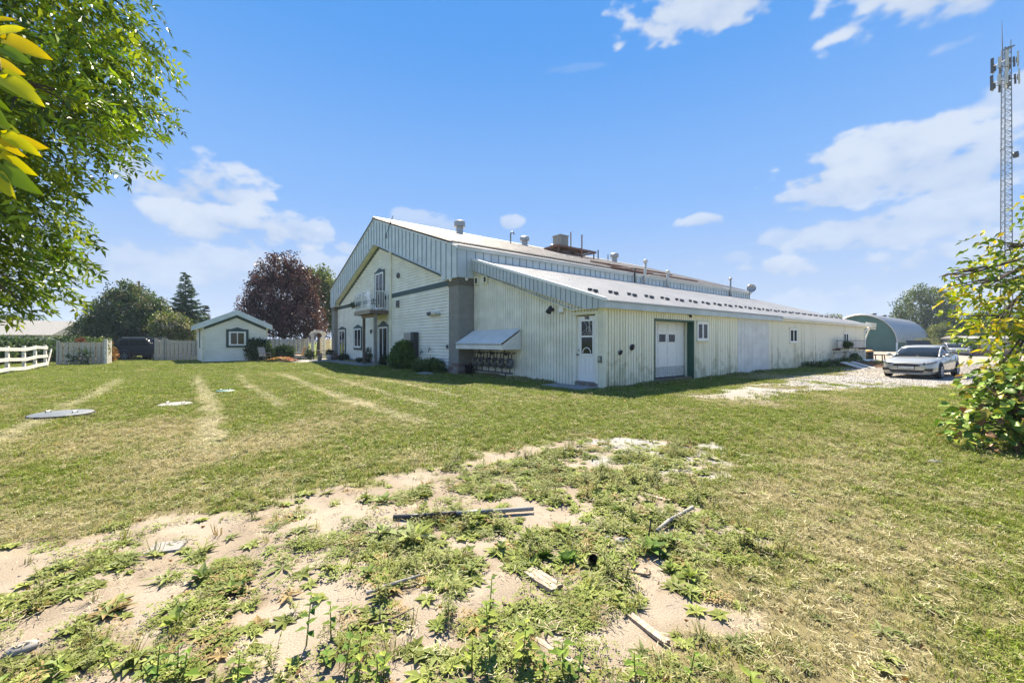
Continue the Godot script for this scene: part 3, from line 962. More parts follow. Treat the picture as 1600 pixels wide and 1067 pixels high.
		boxpart("sill", L(q[0] - 0.05, -0.13, q[2] - 0.05), L(q[1] + 0.05, -0.056, q[2] - 0.002), M.cream, w)
		boxpart("drip_cap", L(q[0] - 0.05, -0.12, q[3] + 0.002), L(q[1] + 0.05, -0.056, q[3] + 0.05), M.cream, w)
	# door 105
	var y0 := 0.17
	var y1 := 2.27
	var d0 := 0.27
	var d1 := 1.10
	boxpart("door_casing", L(-0.075, d0 - 0.13, y0 - 0.03), L(0.14, d0 - 0.004, y1 + 0.06), M.clad_end, o)
	boxpart("door_casing", L(-0.075, d1 + 0.004, y0 - 0.03), L(0.14, d1 + 0.10, y1 + 0.06), M.clad_end, o)
	boxpart("door_casing", L(-0.10, d0 - 0.18, y1 + 0.061), L(0.14, d1 + 0.16, y1 + 0.13), M.cream, o)
	var dr := boxpart("entrance_door", L(0.02, d0, y0), L(0.06, d1, y1), M.white, o)
	for s in [[1.06, 1.585], [1.64, 2.10]]:
		boxpart("pane", L(0.008, d0 + 0.17, s[0]), L(0.0195, d1 - 0.19, s[1]), M.glass, dr)
	var wf := MB.new()
	for s in [[d0 + 0.12, d0 + 0.17, 1.0, 2.15], [d1 - 0.19, d1 - 0.14, 1.0, 2.15], [d0 + 0.17, d1 - 0.19, 1.0, 1.06], [d0 + 0.17, d1 - 0.19, 1.585, 1.64], [d0 + 0.17, d1 - 0.19, 2.10, 2.15]]:
		wf.span(L(-0.004, s[0], s[2]), L(0.0195, s[1], s[3]))
	part("window_frame", wf.done(), M.white, dr)
	for s in [[d0 + 0.12, d0 + 0.34], [d1 - 0.36, d1 - 0.14]]:
		var pp := MB.new()
		for e in [[s[0], s[0] + 0.02, 0.42, 0.92], [s[1] - 0.02, s[1], 0.42, 0.92], [s[0] + 0.02, s[1] - 0.02, 0.42, 0.44], [s[0] + 0.02, s[1] - 0.02, 0.90, 0.92]]:
			pp.span(L(0.008, e[0], e[2]), L(0.0195, e[1], e[3]))
		pp.span(L(0.012, s[0] + 0.04, 0.46), L(0.0195, s[1] - 0.04, 0.88))
		part("raised_panel", pp.done(), M.white, dr)
	var fan := MB.new()      # leaded fan and scrolls in the glass
	for arc in [[0.17, 0.685, 1.08, 0.016]]:
		for k in 14:
			var t0 := PI * k / 14.0
			var t1 := PI * (k + 1) / 14.0
			fan.tube(L(0.0, arc[1] + cos(t0) * arc[0], arc[2] + sin(t0) * arc[0]), L(0.0, arc[1] + cos(t1) * arc[0], arc[2] + sin(t1) * arc[0]), arc[3], arc[3], 5, false)
	part("glass_lead", fan.done(), M.white, dr)
	var scroll := MB.new()
	for k in 12:
		var t0 := -PI / 2 + PI * k / 12.0
		var t1 := -PI / 2 + PI * (k + 1) / 12.0
		scroll.tube(L(0.0, 0.80 - cos(t0) * 0.12, 1.87 + sin(t0) * 0.19), L(0.0, 0.80 - cos(t1) * 0.12, 1.87 + sin(t1) * 0.19), 0.008, 0.008, 4, false)
	for k in 5:
		scroll.tube(L(0.0, 0.45 + 0.05 * k, 1.66), L(0.0, 0.62 - 0.02 * k, 2.09), 0.007, 0.007, 4, false)
	scroll.tube(L(0.0, 0.89, 1.70), L(0.0, 0.45, 2.05), 0.007, 0.007, 4, false)
	part("glass_lead", scroll.done(), M.white_old, dr)
	var kn := MB.new(true)
	kn.tube(L(0.02, d1 - 0.06, 1.02), L(-0.05, d1 - 0.06, 1.02), 0.012, 0.012, 8)
	kn.tube(L(-0.03, d1 - 0.06, 1.02), L(-0.075, d1 - 0.06, 1.02), 0.03, 0.026, 10)
	kn.tube(L(0.02, d1 - 0.06, 1.16), L(-0.005, d1 - 0.06, 1.16), 0.026, 0.024, 10)
	part("door_knob", kn.done(), M.steel, dr)
	var tm := TextMesh.new()
	tm.text = "105"
	var sf := SystemFont.new()
	sf.font_names = PackedStringArray(["Droid Sans"])
	sf.font_weight = 700
	tm.font = sf
	tm.font_size = 32
	tm.pixel_size = 0.0042
	tm.depth = 0.012
	part("door_number", tm, M.dark, dr, Transform3D(Basis(Vector3.UP, -PI / 2), L(0.012, 0.685, 2.205)))
	boxpart("door_threshold", L(-0.06, d0 - 0.02, 0.125), L(0.1, d1 + 0.02, 0.165), M.steel, o)
	for k in 5:
		boxpart("step_block", L(-0.03 - 0.012 * (k % 2), 0.16 + 0.2 * k, -0.1), L(0.1, 0.345 + 0.2 * k, 0.12), M.brick2 if k % 2 else M.concrete, o)

func make_balcony(o: Node3D):
	var bal := Node3D.new()
	bal.name = "balcony"
	o.add_child(bal)
	var a0 := -1.73
	var b0 := 16.08
	var b1 := 18.95
	for k in 12:
		var w := (b1 - b0) / 12
		boxpart("deck_board", L(a0, b0 + w * k + 0.004, 3.30), L(-0.6, b0 + w * (k + 1) - 0.004, 3.335), M.wood_grey, bal)
	boxpart("rim_joist", L(a0 - 0.03, b0, 3.10), L(a0 + 0.02, b1, 3.297), M.wood_grey, bal)
	boxpart("rim_joist", L(a0 + 0.021, b0 - 0.01, 3.10), L(-0.6, b0 + 0.035, 3.297), M.wood_dark, bal)
	boxpart("rim_joist", L(a0 + 0.021, b1 - 0.035, 3.10), L(-0.6, b1 + 0.01, 3.297), M.wood_dark, bal)
	for k in 4:
		boxpart("joist", L(a0 + 0.03, b0 + 0.5 + 0.6 * k, 3.12), L(-0.6, b0 + 0.54 + 0.6 * k, 3.297), M.wood_dark, bal)
	boxpart("beam", L(-1.42, b0 + 0.02, 2.92), L(-1.30, b1 - 0.4, 3.098), M.wood, bal)
	boxpart("support_post", L(-1.43, b0 + 0.06, -0.1), L(-1.27, b0 + 0.22, 2.918), M.stucco, bal)
	boxpart("support_post", L(-1.43, b0 + 2.10, -0.1), L(-1.29, b0 + 2.24, 2.918), M.wood_dark, bal)
	# white railing: glazed bays at the front, balusters at the side
	var y0 := 3.42
	var y1 := 4.44
	for q in [[a0 + 0.04, b0 + 0.05], [a0 + 0.04, (b0 + b1) / 2], [a0 + 0.04, b1 - 0.05], [-0.66, b0 + 0.05], [-0.66, b1 - 0.05]]:
		boxpart("railing_post", L(q[0] - 0.035, q[1] - 0.035, 3.335), L(q[0] + 0.035, q[1] + 0.035, y1 + 0.06), M.white, bal)
	for y in [y0, y1]:
		boxpart("rail", L(a0 + 0.02, b0 + 0.087, y), L(a0 + 0.06, (b0 + b1) / 2 - 0.037, y + 0.05), M.white, bal)
		boxpart("rail", L(a0 + 0.02, (b0 + b1) / 2 + 0.037, y), L(a0 + 0.06, b1 - 0.087, y + 0.05), M.white, bal)
		for bb in [b0 + 0.05, b1 - 0.05]:
			boxpart("rail", L(a0 + 0.077, bb - 0.02, y), L(-0.697, bb + 0.02, y + 0.05), M.white, bal)
	for k in 2:
		var g0 := b0 + 0.09 + k * ((b1 - b0) / 2)
		boxpart("glass_pane", L(a0 + 0.036, g0, y0 + 0.052), L(a0 + 0.044, g0 + (b1 - b0) / 2 - 0.13, y1 - 0.002), M.clear, bal)
	for k in 8:
		var a := a0 + 0.17 + 0.105 * k
		for bb in [b0 + 0.05, b1 - 0.05]:
			boxpart("baluster", L(a - 0.012, bb - 0.012, y0 + 0.051), L(a + 0.012, bb + 0.012, y1 - 0.001), M.white, bal)

# ------------------------------------------------------------------ things fixed to the hall
# For these the local axes are the hall's: x along the long wall, -z along the gable, origin given in (a, b, y).
func fitting(called: String, label: String, category: String, a: float, b: float, y: float, group := "") -> Node3D:
	return thing(called, label, category, W(a, b, y), yaw, group)

func make_fittings():
	# corrugated canopy over the gas meters
	var t := fitting("meter_canopy", "small corrugated metal canopy with a deep white lip over the gas meters", "canopy", -0.05, 3.95, 1.2)
	var b := MB.new()
	var n := 25
	var wid := 3.33
	for k in n:
		var x := wid * k / n
		var w := wid / n
		var p0 := Vector3(-0.95, 0.12, -x)
		var p1 := Vector3(-0.02, 0.68, -x)
		var dz := Vector3(0, 0, -w * 0.5)
		var up := Vector3(-0.028, 0.058, 0)
		b.quad(p0 + up, p1 + up, p1 + dz + up, p0 + dz + up, (p0 + p1) / 2 - up * 9)
		b.quad(p0 + dz + up, p1 + dz + up, p1 + dz * 1.35, p0 + dz * 1.35, (p0 + p1) / 2 - up * 9)
		b.quad(p0 + dz * 1.35, p1 + dz * 1.35, p1 + dz * 1.65, p0 + dz * 1.65, (p0 + p1) / 2 - up * 9)
		b.quad(p0 + dz * 1.65, p1 + dz * 1.65, p1 + dz * 2 + up, p0 + dz * 2 + up, (p0 + p1) / 2 - up * 9)
		b.quad(p0 + up, p0 + dz + up, p0 + dz - up * 0.6, p0 - up * 0.6, p0 + Vector3(1, 0, 0))
	part("corrugated_top", b.done(), M.clad_white, t)
	boxpart("front_lip", Vector3(-0.95, -0.06, -wid), Vector3(-0.93, 0.10, 0), M.clad_white, t)
	for z in [0.0, -wid + 0.02]:
		b = MB.new()
		b.prism(PackedVector2Array([Vector2(-0.93, -0.06), Vector2(-0.024, -0.06), Vector2(-0.024, 0.67), Vector2(-0.93, 0.11)]), Vector3(0, 0, z), Vector3(1, 0, 0), Vector3.UP, Vector3(0, 0, -0.02))
		part("side_cheek", b.done(), M.clad_white, t)
	boxpart("underside", Vector3(-0.925, -0.055, -wid + 0.03), Vector3(-0.03, -0.045, -0.03), M.wood_dark, t)
	# the six gas meters and their pipes
	var spots := [6.81, 6.36, 5.86, 5.38, 4.93, 4.41]
	var says := ["gas meter at the inner end of the row, beside the grey pillar", "second gas meter from the grey pillar under the canopy", "third gas meter from the grey pillar under the canopy", "fourth gas meter from the grey pillar under the canopy", "fifth gas meter from the grey pillar, next to the outermost one", "outermost grey gas meter under the canopy, standing towards the door"]
	var first: Node3D = null
	for i in 6:
		if first == null:
			first = fitting("gas_meter", says[0], "gas meter", -0.28, spots[0], 0.38, "gas meters under the canopy")
			b = MB.new(true)
			b.lathe([Vector2(0.001, 0.0), Vector2(0.10, 0.01), Vector2(0.15, 0.07), Vector2(0.165, 0.18), Vector2(0.15, 0.32), Vector2(0.10, 0.39), Vector2(0.001, 0.41)], 14)
			part("meter_body", b.done(), M.meter, first)
			b = MB.new()
			b.box(Vector3(-0.14, 0.27, 0), Vector3(0.09, 0.13, 0.20))
			b.box(Vector3(-0.10, 0.12, 0), Vector3(0.13, 0.02, 0.22))
			part("index_box", b.done(), M.darkgrey, first)
			boxpart("dial_glass", Vector3(-0.19, 0.23, -0.07), Vector3(-0.186, 0.31, 0.07), M.lamp, first)
			b = MB.new()
			b.path([Vector3(0.02, 0.36, 0.1), Vector3(0.02, 0.55, 0.1), Vector3(0.1, 0.60, 0.1), Vector3(0.24, 0.60, 0.1)], 0.022)
			b.path([Vector3(0.02, 0.36, -0.1), Vector3(0.02, 0.62, -0.1)], 0.022)
			b.tube(Vector3(0.02, 0.0, 0.0), Vector3(0.02, -0.17, 0.0), 0.022)
			part("riser_pipe", b.done(), M.darkgrey, first)
		else:
			var c: Node3D = first.duplicate()
			c.name = numbered("gas_meter")
			add_child(c)
			c.position = W(-0.28, spots[i], 0.38 + 0.01 * (i % 2))
			c.set_meta("label", says[i])
	t = fitting("gas_pipe", "grey gas header pipes running low on the wall behind the meters", "pipe", 0.0, 5.6, 0.0)
	b = MB.new()
	b.tube(Vector3(-0.26, 0.21, 1.35), Vector3(-0.26, 0.21, -1.5), 0.028)
	b.tube(Vector3(-0.26, 0.21, 0.9), Vector3(-0.26, -0.1, 0.9), 0.028)
	part("lower_pipe", b.done(), M.darkgrey, t)
	b = MB.new()
	b.tube(Vector3(-0.09, 0.99, 1.0), Vector3(-0.09, 0.99, -1.65), 0.024)
	b.tube(Vector3(-0.09, 1.09, 0.2), Vector3(-0.09, 1.09, -1.65), 0.02)
	for z in [0.6, -0.4, -1.2]:
		b.tube(Vector3(-0.09, 0.99, z), Vector3(-0.09, 1.16, z), 0.02)
		b.box(Vector3(-0.12, 0.93, z + 0.12), Vector3(0.08, 0.07, 0.10))
	part("upper_pipe", b.done(), M.darkgrey, t)
	# dark bin beside the pillar
	t = fitting("plastic_pail", "dark plastic pail on the ground between the pillar and the gas meters", "pail", -0.45, 7.12, 0.0)
	b = MB.new(true)
	b.lathe([Vector2(0.001, 0.0), Vector2(0.14, 0.0), Vector2(0.18, 0.40), Vector2(0.20, 0.405), Vector2(0.20, 0.44), Vector2(0.001, 0.45)], 14)
	part("pail_body", b.done(), M.dark, t)
	b = MB.new()
	b.path([Vector3(0, 0.42, 0.19), Vector3(-0.1, 0.52, 0.1), Vector3(-0.1, 0.52, -0.1), Vector3(0, 0.42, -0.19)], 0.006)
	part("handle", b.done(), M.steel, t)
	# lamps
	t = fitting("flood_lamp", "black flood lamp on a short arm above the row of metal sheets, pointing down", "lamp", -0.056, 2.20, 2.56)
	boxpart("wall_plate", Vector3(-0.03, -0.06, -0.06), Vector3(0.0, 0.06, 0.06), M.dark, t)
	b = MB.new(true)
	b.tube(Vector3(-0.02, 0.02, 0), Vector3(-0.16, 0.06, 0.04), 0.02)
	b.tube(Vector3(-0.12, 0.10, 0.02), Vector3(-0.30, -0.10, 0.10), 0.05, 0.10, 12)
	part("lamp_head", b.done(), M.dark, t)
	t = fitting("motion_sensor", "white plastic sensor box on the wall beside the black flood lamp", "sensor", -0.056, 1.72, 2.50)
	boxpart("housing", Vector3(-0.09, -0.06, -0.10), Vector3(0.0, 0.12, 0.10), M.white, t)
	b = MB.new(true)
	b.lathe([Vector2(0.001, -0.06), Vector2(0.045, -0.04), Vector2(0.06, 0.0)], 10, Vector3(-0.06, -0.06, 0))
	part("sensor_eye", b.done(), M.white_old, t)
	var tw := [["twin white spot lamps and a sensor on the gable siding by the grey pillar", -0.60, 10.1, 2.78]]
	for q in tw:
		t = fitting("twin_spot_lamp", q[0], "lamp", q[1], q[2], q[3])
		boxpart("back_plate", Vector3(-0.07, -0.05, -0.55), Vector3(0, 0.04, 0.62), M.white_old, t)
		for z in [-0.12, 0.34]:
			b = MB.new(true)
			b.tube(Vector3(-0.06, 0.0, z), Vector3(-0.16, 0.05, z), 0.03)
			b.tube(Vector3(-0.12, 0.09, z), Vector3(-0.30, 0.01, z + 0.06), 0.055, 0.105, 12)
			part("lamp_head", b.done(), M.white if z > 0 else M.meter, t)
	for q in [["round white camera under the blue eave box, above the pillar's front", -0.89, 7.95, 4.19], ["round white camera under the blue eave box, above the pillar's inner side", -0.45, 7.31, 4.19]]:
		t = fitting("security_camera", q[0], "camera", q[1], q[2], q[3])
		b = MB.new(true)
		b.lathe([Vector2(0.001, -0.08), Vector2(0.06, -0.05), Vector2(0.075, 0.0), Vector2(0.075, 0.055)], 12)
		part("dome", b.done(), M.white, t)
		b = MB.new(true)
		b.lathe([Vector2(0.001, -0.095), Vector2(0.03, -0.085), Vector2(0.035, -0.07)], 8)
		part("lens", b.done(), M.dark, t)
	for q in [["hooded square vent on the high end wall, inner one of two beside the pillar", 7.04, 4.12], ["hooded square vent on the high end wall, outer one of two beside the pillar", 6.36, 4.10]]:
		t = fitting("hooded_vent", q[0], "vent", -0.056, q[1], q[2], "hooded wall vents")
		boxpart("hood", Vector3(-0.07, -0.17, -0.17), Vector3(0.0, 0.19, 0.17), M.cream, t)
		boxpart("louvre", Vector3(-0.085, -0.11, -0.06), Vector3(-0.071, 0.11, 0.07), M.dark, t)
	for q in [["small round exhaust vent high on the gable above the green band", 14.55, 5.25, true], ["small square grey vent on the gable below the green band", 14.6, 3.61, false]]:
		t = fitting("gable_vent", q[0], "vent", -0.60, q[1], q[2])
		b = MB.new(q[3])
		if q[3]:
			b.tube(Vector3(0.01, 0, 0), Vector3(-0.07, 0, 0), 0.17, 0.15, 14)
		else:
			b.box(Vector3(-0.035, 0, 0), Vector3(0.09, 0.40, 0.28))
		part("hood", b.done(), M.meter, t)
		boxpart("opening", Vector3(-0.086, -0.11, -0.07), Vector3(-0.071 if q[3] else -0.081, 0.06, 0.07), M.dark, t)
	# electrical cabinet and conduits on the gable
	t = fitting("electrical_cabinet", "grey steel electrical cabinet with dark side panel on the gable above the shrub", "cabinet", -0.60, 13.3, 1.22)
	boxpart("cabinet_body", Vector3(-0.22, 0.0, 0.02), Vector3(-0.01, 0.70, 1.02), M.galv, t)
	boxpart("cabinet_door", Vector3(-0.235, 0.02, 0.06), Vector3(-0.221, 0.68, 0.98), M.galv, t)
	boxpart("switch_box", Vector3(-0.28, -0.55, 1.06), Vector3(-0.01, 0.72, 1.42), M.darkgrey, t)
	boxpart("meter_socket", Vector3(-0.20, -0.30, 0.62), Vector3(-0.01, -0.02, 0.9), M.meter, t)
	b = MB.new()
	b.tube(Vector3(-0.12, -0.5, 1.24), Vector3(-0.12, -1.3, 1.24), 0.05)
	b.tube(Vector3(-0.10, -0.3, 0.75), Vector3(-0.10, -1.3, 0.75), 0.03)
	part("conduit", b.done(), M.meter, t)
	t = fitting("outside_tap", "outdoor tap and socket box at the gable's foot beside the grey pillar", "tap", -0.60, 8.75, 0.5)
	boxpart("socket_box", Vector3(-0.08, 0.60, -0.02), Vector3(0.0, 0.82, 0.26), M.white_old, t)
	boxpart("cover", Vector3(-0.095, 0.64, 0.03), Vector3(-0.081, 0.78, 0.21), M.darkgrey, t)
	b = MB.new()
	b.path([Vector3(-0.03, -0.5, 0.32), Vector3(-0.03, 0.18, 0.32), Vector3(-0.12, 0.2, 0.32), Vector3(-0.14, 0.1, 0.32)], 0.018)
	part("pipe", b.done(), M.galv, t)
	for q in [["dark hose bib sticking out of the gable above the low plants, nearer the cabinet", 11.35, 0.92], ["dark hose bib sticking out of the gable above the low plants, nearer the pillar", 10.42, 1.05]]:
		t = fitting("hose_bib", q[0], "tap", -0.60, q[1], q[2])
		b = MB.new()
		b.tube(Vector3(0, 0.0, 0), Vector3(-0.13, -0.01, 0), 0.022)
		b.tube(Vector3(-0.12, 0.0, 0), Vector3(-0.15, -0.13, 0), 0.025, 0.02)
		part("spout", b.done(), M.darkgrey, t)
		b = MB.new()
		b.tube(Vector3(-0.10, 0.02, 0), Vector3(-0.10, 0.09, 0), 0.012)
		b.tube(Vector3(-0.10, 0.09, 0), Vector3(-0.10, 0.105, 0), 0.06, 0.06, 10)
		part("hand_wheel", b.done(), M.dark, t)
	t = fitting("wall_lantern", "small dark lantern on the siding between the balcony posts", "lamp", -0.60, 18.86, 2.1)
	boxpart("bracket", Vector3(-0.10, 0.08, -0.03), Vector3(0, 0.12, 0.03), M.darkgrey, t)
	b = MB.new()
	b.lathe([Vector2(0.001, -0.14), Vector2(0.05, -0.12), Vector2(0.075, 0.06), Vector2(0.09, 0.07), Vector2(0.001, 0.14)], 6, Vector3(-0.11, 0, 0))
	part("lantern_body", b.done(), M.darkgrey, t)
	t = fitting("pillar_lamp", "pale wall lamp on the far pillar beside the glass door", "lamp", -0.845, 27.45, 2.0)
	b = MB.new(true)
	b.lathe([Vector2(0.001, -0.12), Vector2(0.08, -0.1), Vector2(0.10, 0.1), Vector2(0.001, 0.14)], 10, Vector3(-0.11, 0, 0))
	part("shade", b.done(), M.white, t)
	boxpart("back_plate", Vector3(-0.03, -0.08, -0.05), Vector3(0.0, 0.12, 0.05), M.steel, t)
	# openings in the long wall
	for q in [["round black pipe outlet low in the metal wall near the corner", 0.72, 1.09, 0.055], ["larger black hooded outlet in the metal wall, beside the garage door", 1.33, 1.25, 0.07]]:
		t = fitting("pipe_outlet", q[0], "outlet", q[1], -0.056, q[2])
		b = MB.new(true)
		b.tube(Vector3(0, 0, 0), Vector3(0, 0.01, 0.07), q[3], q[3] * 0.95, 14)
		part("outlet_sleeve", b.done(), M.dark, t)
		b = MB.new(true)
		b.tube(Vector3(0, q[3] * 0.5, 0.04), Vector3(0, q[3] * 1.2, 0.09), q[3] * 0.95, q[3] * 0.7, 12)
		part("hood", b.done(), M.darkgrey, t)
		b = MB.new(true)
		b.tube(Vector3(0.0, 0.0, 0.0), Vector3(0.0, 0.0, 0.02), q[3] * 1.5, q[3] * 1.4, 14)
		part("flange", b.done(), M.meter, t)
	t = fitting("key_box", "little grey box on the corner flashing beside door 105", "box", -0.066, 0.06, 0.80)
	boxpart("box_body", Vector3(-0.07, 0.0, -0.055), Vector3(0, 0.20, 0.055), M.meter, t)
	boxpart("box_lid", Vector3(-0.085, 0.06, -0.045), Vector3(-0.071, 0.18, 0.045), M.galv, t)
	t = fitting("eave_lamp", "tiny dark lamp under the grey eave over the garage door", "lamp", 4.9, -0.10, 2.36)
	b = MB.new()
	b.tube(Vector3(0, 0.10, 0), Vector3(0, 0.0, 0.02), 0.035, 0.05, 8)
	part("lamp_head", b.done(), M.darkgrey, t)
	boxpart("bracket", Vector3(-0.02, 0.06, -0.06), Vector3(0.02, 0.10, -0.03), M.darkgrey, t)
	# satellite dish at the far end of the upper eave
	t = fitting("satellite_dish", "grey satellite dish on the eave at the far end of the upper roof", "satellite dish", 27.3, 7.1, 5.05)
	b = MB.new(true)
	var face := Basis(Vector3(0, 0, 1), deg_to_rad(8)) * Basis(Vector3.UP, deg_to_rad(-60)) * Basis(Vector3.RIGHT, deg_to_rad(72))
	b.lathe([Vector2(0.001, 0.0), Vector2(0.14, 0.015), Vector2(0.26, 0.05), Vector2(0.34, 0.09), Vector2(0.35, 0.085), Vector2(0.26, 0.035), Vector2(0.14, 0.0), Vector2(0.001, -0.02)], 20, Vector3(0, 0.86, 0.15), face)
	part("reflector", b.done(), M.galv, t)
	b = MB.new()
	var ctr := Vector3(0, 0.86, 0.15)
	b.tube(ctr + face.y * 0.0 - face.z * 0.30, ctr + face.y * 0.42, 0.014)
	b.tube(ctr + face.y * 0.44, ctr + face.y * 0.34, 0.05, 0.04)
	part("feed_arm", b.done(), M.darkgrey, t)
	b = MB.new()
	b.path([Vector3(0, 0.0, 0.0), Vector3(0, 0.6, 0.0), Vector3(0, 0.84, 0.10)], 0.035)
	part("mast", b.done(), M.steel, t)
	boxpart("bracket", Vector3(-0.6, 0.62, -0.02), Vector3(0.3, 0.68, 0.04), M.white_old, t)
	# rooftop ventilation unit on its rusty stand
	var y0 := roof_y(15.2) + 0.15
	t = fitting("rooftop_unit", "square tan grey ventilation hood on a rusty red steel stand on the roof", "ventilation unit", 13.05, 15.2, y0)
	b = MB.new()
	for q in [[-0.9, 0.7], [3.1, 0.7], [-0.9, -0.7], [3.1, -0.7], [1.1, 0.7]]:
		b.tube(Vector3(q[0], -0.15 - RAKE * q[1], q[1]), Vector3(q[0], 0.30, q[1]), 0.05)
	part("leg", b.done(), M.rust, t)
	b = MB.new()
	for z in [0.8, -0.8]:
		b.box(Vector3(1.1, 0.34, z), Vector3(4.3, 0.15, 0.10))
	for x in [-1.0, 0.4, 1.8, 3.2]:
		b.box(Vector3(x, 0.33, 0), Vector3(0.09, 0.11, 1.5))
	part("frame", b.done(), M.rust, t)
	b = MB.new()
	for k in 6:
		b.box(Vector3(1.1, 0.435, -0.65 + 0.26 * k), Vector3(4.2, 0.025, 0.20))
	part("grating", b.done(), M.wood_dark, t)
	var hoodm: StandardMaterial3D = skin(mat(lin(0.40, 0.39, 0.36), 0.6, 0.2), M.galv.albedo_texture, 1.5)
	boxpart("hood_body", Vector3(-0.45, 0.45, -0.42), Vector3(0.42, 1.30, 0.42), hoodm, t)
	boxpart("hood_cap", Vector3(-0.50, 1.30, -0.47), Vector3(0.47, 1.36, 0.47), hoodm, t)
	for k in 3:
		boxpart("seam", Vector3(-0.22 + 0.2 * k, 0.47, 0.421), Vector3(-0.205 + 0.2 * k, 1.29, 0.43), M.meter, t)
	b = MB.new()
	b.path([Vector3(0.62, 0.35, 0.5), Vector3(0.62, 1.62, 0.5), Vector3(0.60, 1.68, 0.5)], 0.05)
	part("flue_pipe", b.done(), M.wood_grey, t)
	b = MB.new()
	b.lathe([Vector2(0.28, 0.44), Vector2(0.28, 0.62), Vector2(0.34, 0.64), Vector2(0.28, 0.74), Vector2(0.001, 0.76)], 14, Vector3(2.4, 0, -0.3))
	part("fan_housing", b.done(), M.galv, t)
	# rubbish along the upper eave: rusty pipes and boards lying on the roof
	t = fitting("roof_pipe", "rusty pipes lying along the edge of the upper roof below the vents", "pipe", 10.5, 8.7, roof_y(8.7) + 0.20)
	b = MB.new()
	b.tube(Vector3(-1.5, 0.03, 0.2), Vector3(6.5, 0.05, 0.3), 0.05)
	b.tube(Vector3(0.5, 0.12, -0.2), Vector3(7.5, 0.10, 0.1), 0.04)
	b.tube(Vector3(-0.5, 0.24, -0.55), Vector3(3.5, 0.22, -0.5), 0.045)
	part("pipe_length", b.done(), M.rust, t)
	# wire anchor on the rake
	t = fitting("wire_anchor", "dark service wire anchor hooked over the roof edge near the gable's peak", "wire", -0.97, 14.9, 8.05)
	b = MB.new()
	b.path([Vector3(0.1, 0.62, 0.25), Vector3(0.0, 0.25, 0.1), Vector3(-0.03, 0.0, -0.05), Vector3(-0.03, -0.25, -0.45), Vector3(-0.02, -0.32, -0.5)], 0.018)
	b.tube(Vector3(-0.03, -0.30, -0.5), Vector3(-0.03, -0.55, -0.5), 0.03)
	part("wire_loop", b.done(), M.dark, t)
	# things on the balcony
	t = fitting("hanging_basket", "green hanging basket on the far corner of the balcony rail", "hanging plant", -1.75, 19.0, 3.75)
	b = MB.new(true)
	b.lathe([Vector2(0.001, -0.16), Vector2(0.13, -0.12), Vector2(0.18, 0.02)], 10)
	part("basket", b.done(), M.wood_dark, t)
	b = MB.new()
	b.path([Vector3(0.18, 0.0, 0), Vector3(0.05, 0.42, 0), Vector3(-0.18, 0.0, 0)], 0.008)
	part("wire", b.done(), M.dark, t)
	var xs := []
	var cs := []
	for i in 90:
		var d := Vector3(rng.randfn(), rng.randfn(), rng.randfn()).normalized() * rng.randf_range(0.1, 0.36)
		d.y = d.y * 0.8 + 0.03
		xs.append(Transform3D(rand_basis(rng.randf_range(0.5, 0.9)), d))
		cs.append(Color(0.04, 0.09, 0.025) * rng.randf_range(0.6, 1.6))
	scatter("foliage", leaf_cluster(5, 0.10, 0.12, 31), M.leaf, xs, cs, t)
	t = fitting("balcony_chair", "dark folding chair standing behind the balcony balusters", "chair", -1.15, 16.75, 3.337)
	make_chair_parts(t, M.darkgrey, M.dark)

func make_chair_parts(t: Node3D, sling: Material, frame: Material):
	for z in [-0.27, 0.27]:
		var b := MB.new()
		b.path([Vector3(-0.30, 0.0, z), Vector3(-0.26, 0.60, z), Vector3(0.20, 0.62, z), Vector3(0.32, 1.02, z)], 0.017)
		b.path([Vector3(0.34, 0.0, z), Vector3(0.14, 0.40, z), Vector3(-0.28, 0.43, z)], 0.017)
		part("side_frame", b.done(), frame, t)
		boxpart("armrest", Vector3(-0.30, 0.615, z - 0.03), Vector3(0.2, 0.645, z + 0.03), frame, t)
	var b := MB.new()
	b.box(Vector3(-0.05, 0.42, 0), Vector3(0.5, 0.02, 0.52), Basis(Vector3(0, 0, 1), -0.06))
	part("seat", b.done(), sling, t)
	b = MB.new()
	b.box(Vector3(0.26, 0.74, 0), Vector3(0.02, 0.64, 0.52), Basis(Vector3(0, 0, 1), -0.28))
	part("backrest", b.done(), sling, t)

# ------------------------------------------------------------------ plants: shared shapes
func rand_basis(s := 1.0) -> Basis:
	return (Basis(Vector3.UP, rng.randf() * TAU) * Basis(Vector3.RIGHT, rng.randf() * TAU) * Basis(Vector3(0, 0, 1), rng.randf() * TAU)).scaled(Vector3.ONE * s)

func put_leaf(b: MB, at: Vector3, bs: Basis, l: float, w: float, fold := 0.18, droop := 0.12):
	# a pointed blade folded along its midrib: base at `at`, pointing along bs.y, face bs.z
	var p0 := at
	var m := at + bs.y * l * 0.45 - bs.z * w * fold
	var tip := at + bs.y * l - bs.z * l * droop
	var lf := at + bs.y * l * 0.42 - bs.x * w * 0.5 + bs.z * w * fold * 0.6
	var rt := at + bs.y * l * 0.42 + bs.x * w * 0.5 + bs.z * w * fold * 0.6
	var away := at - bs.z * 10.0
	b.tri(p0, lf, m, away); b.tri(lf, tip, m, away)
	b.tri(p0, m, rt, away); b.tri(m, tip, rt, away)

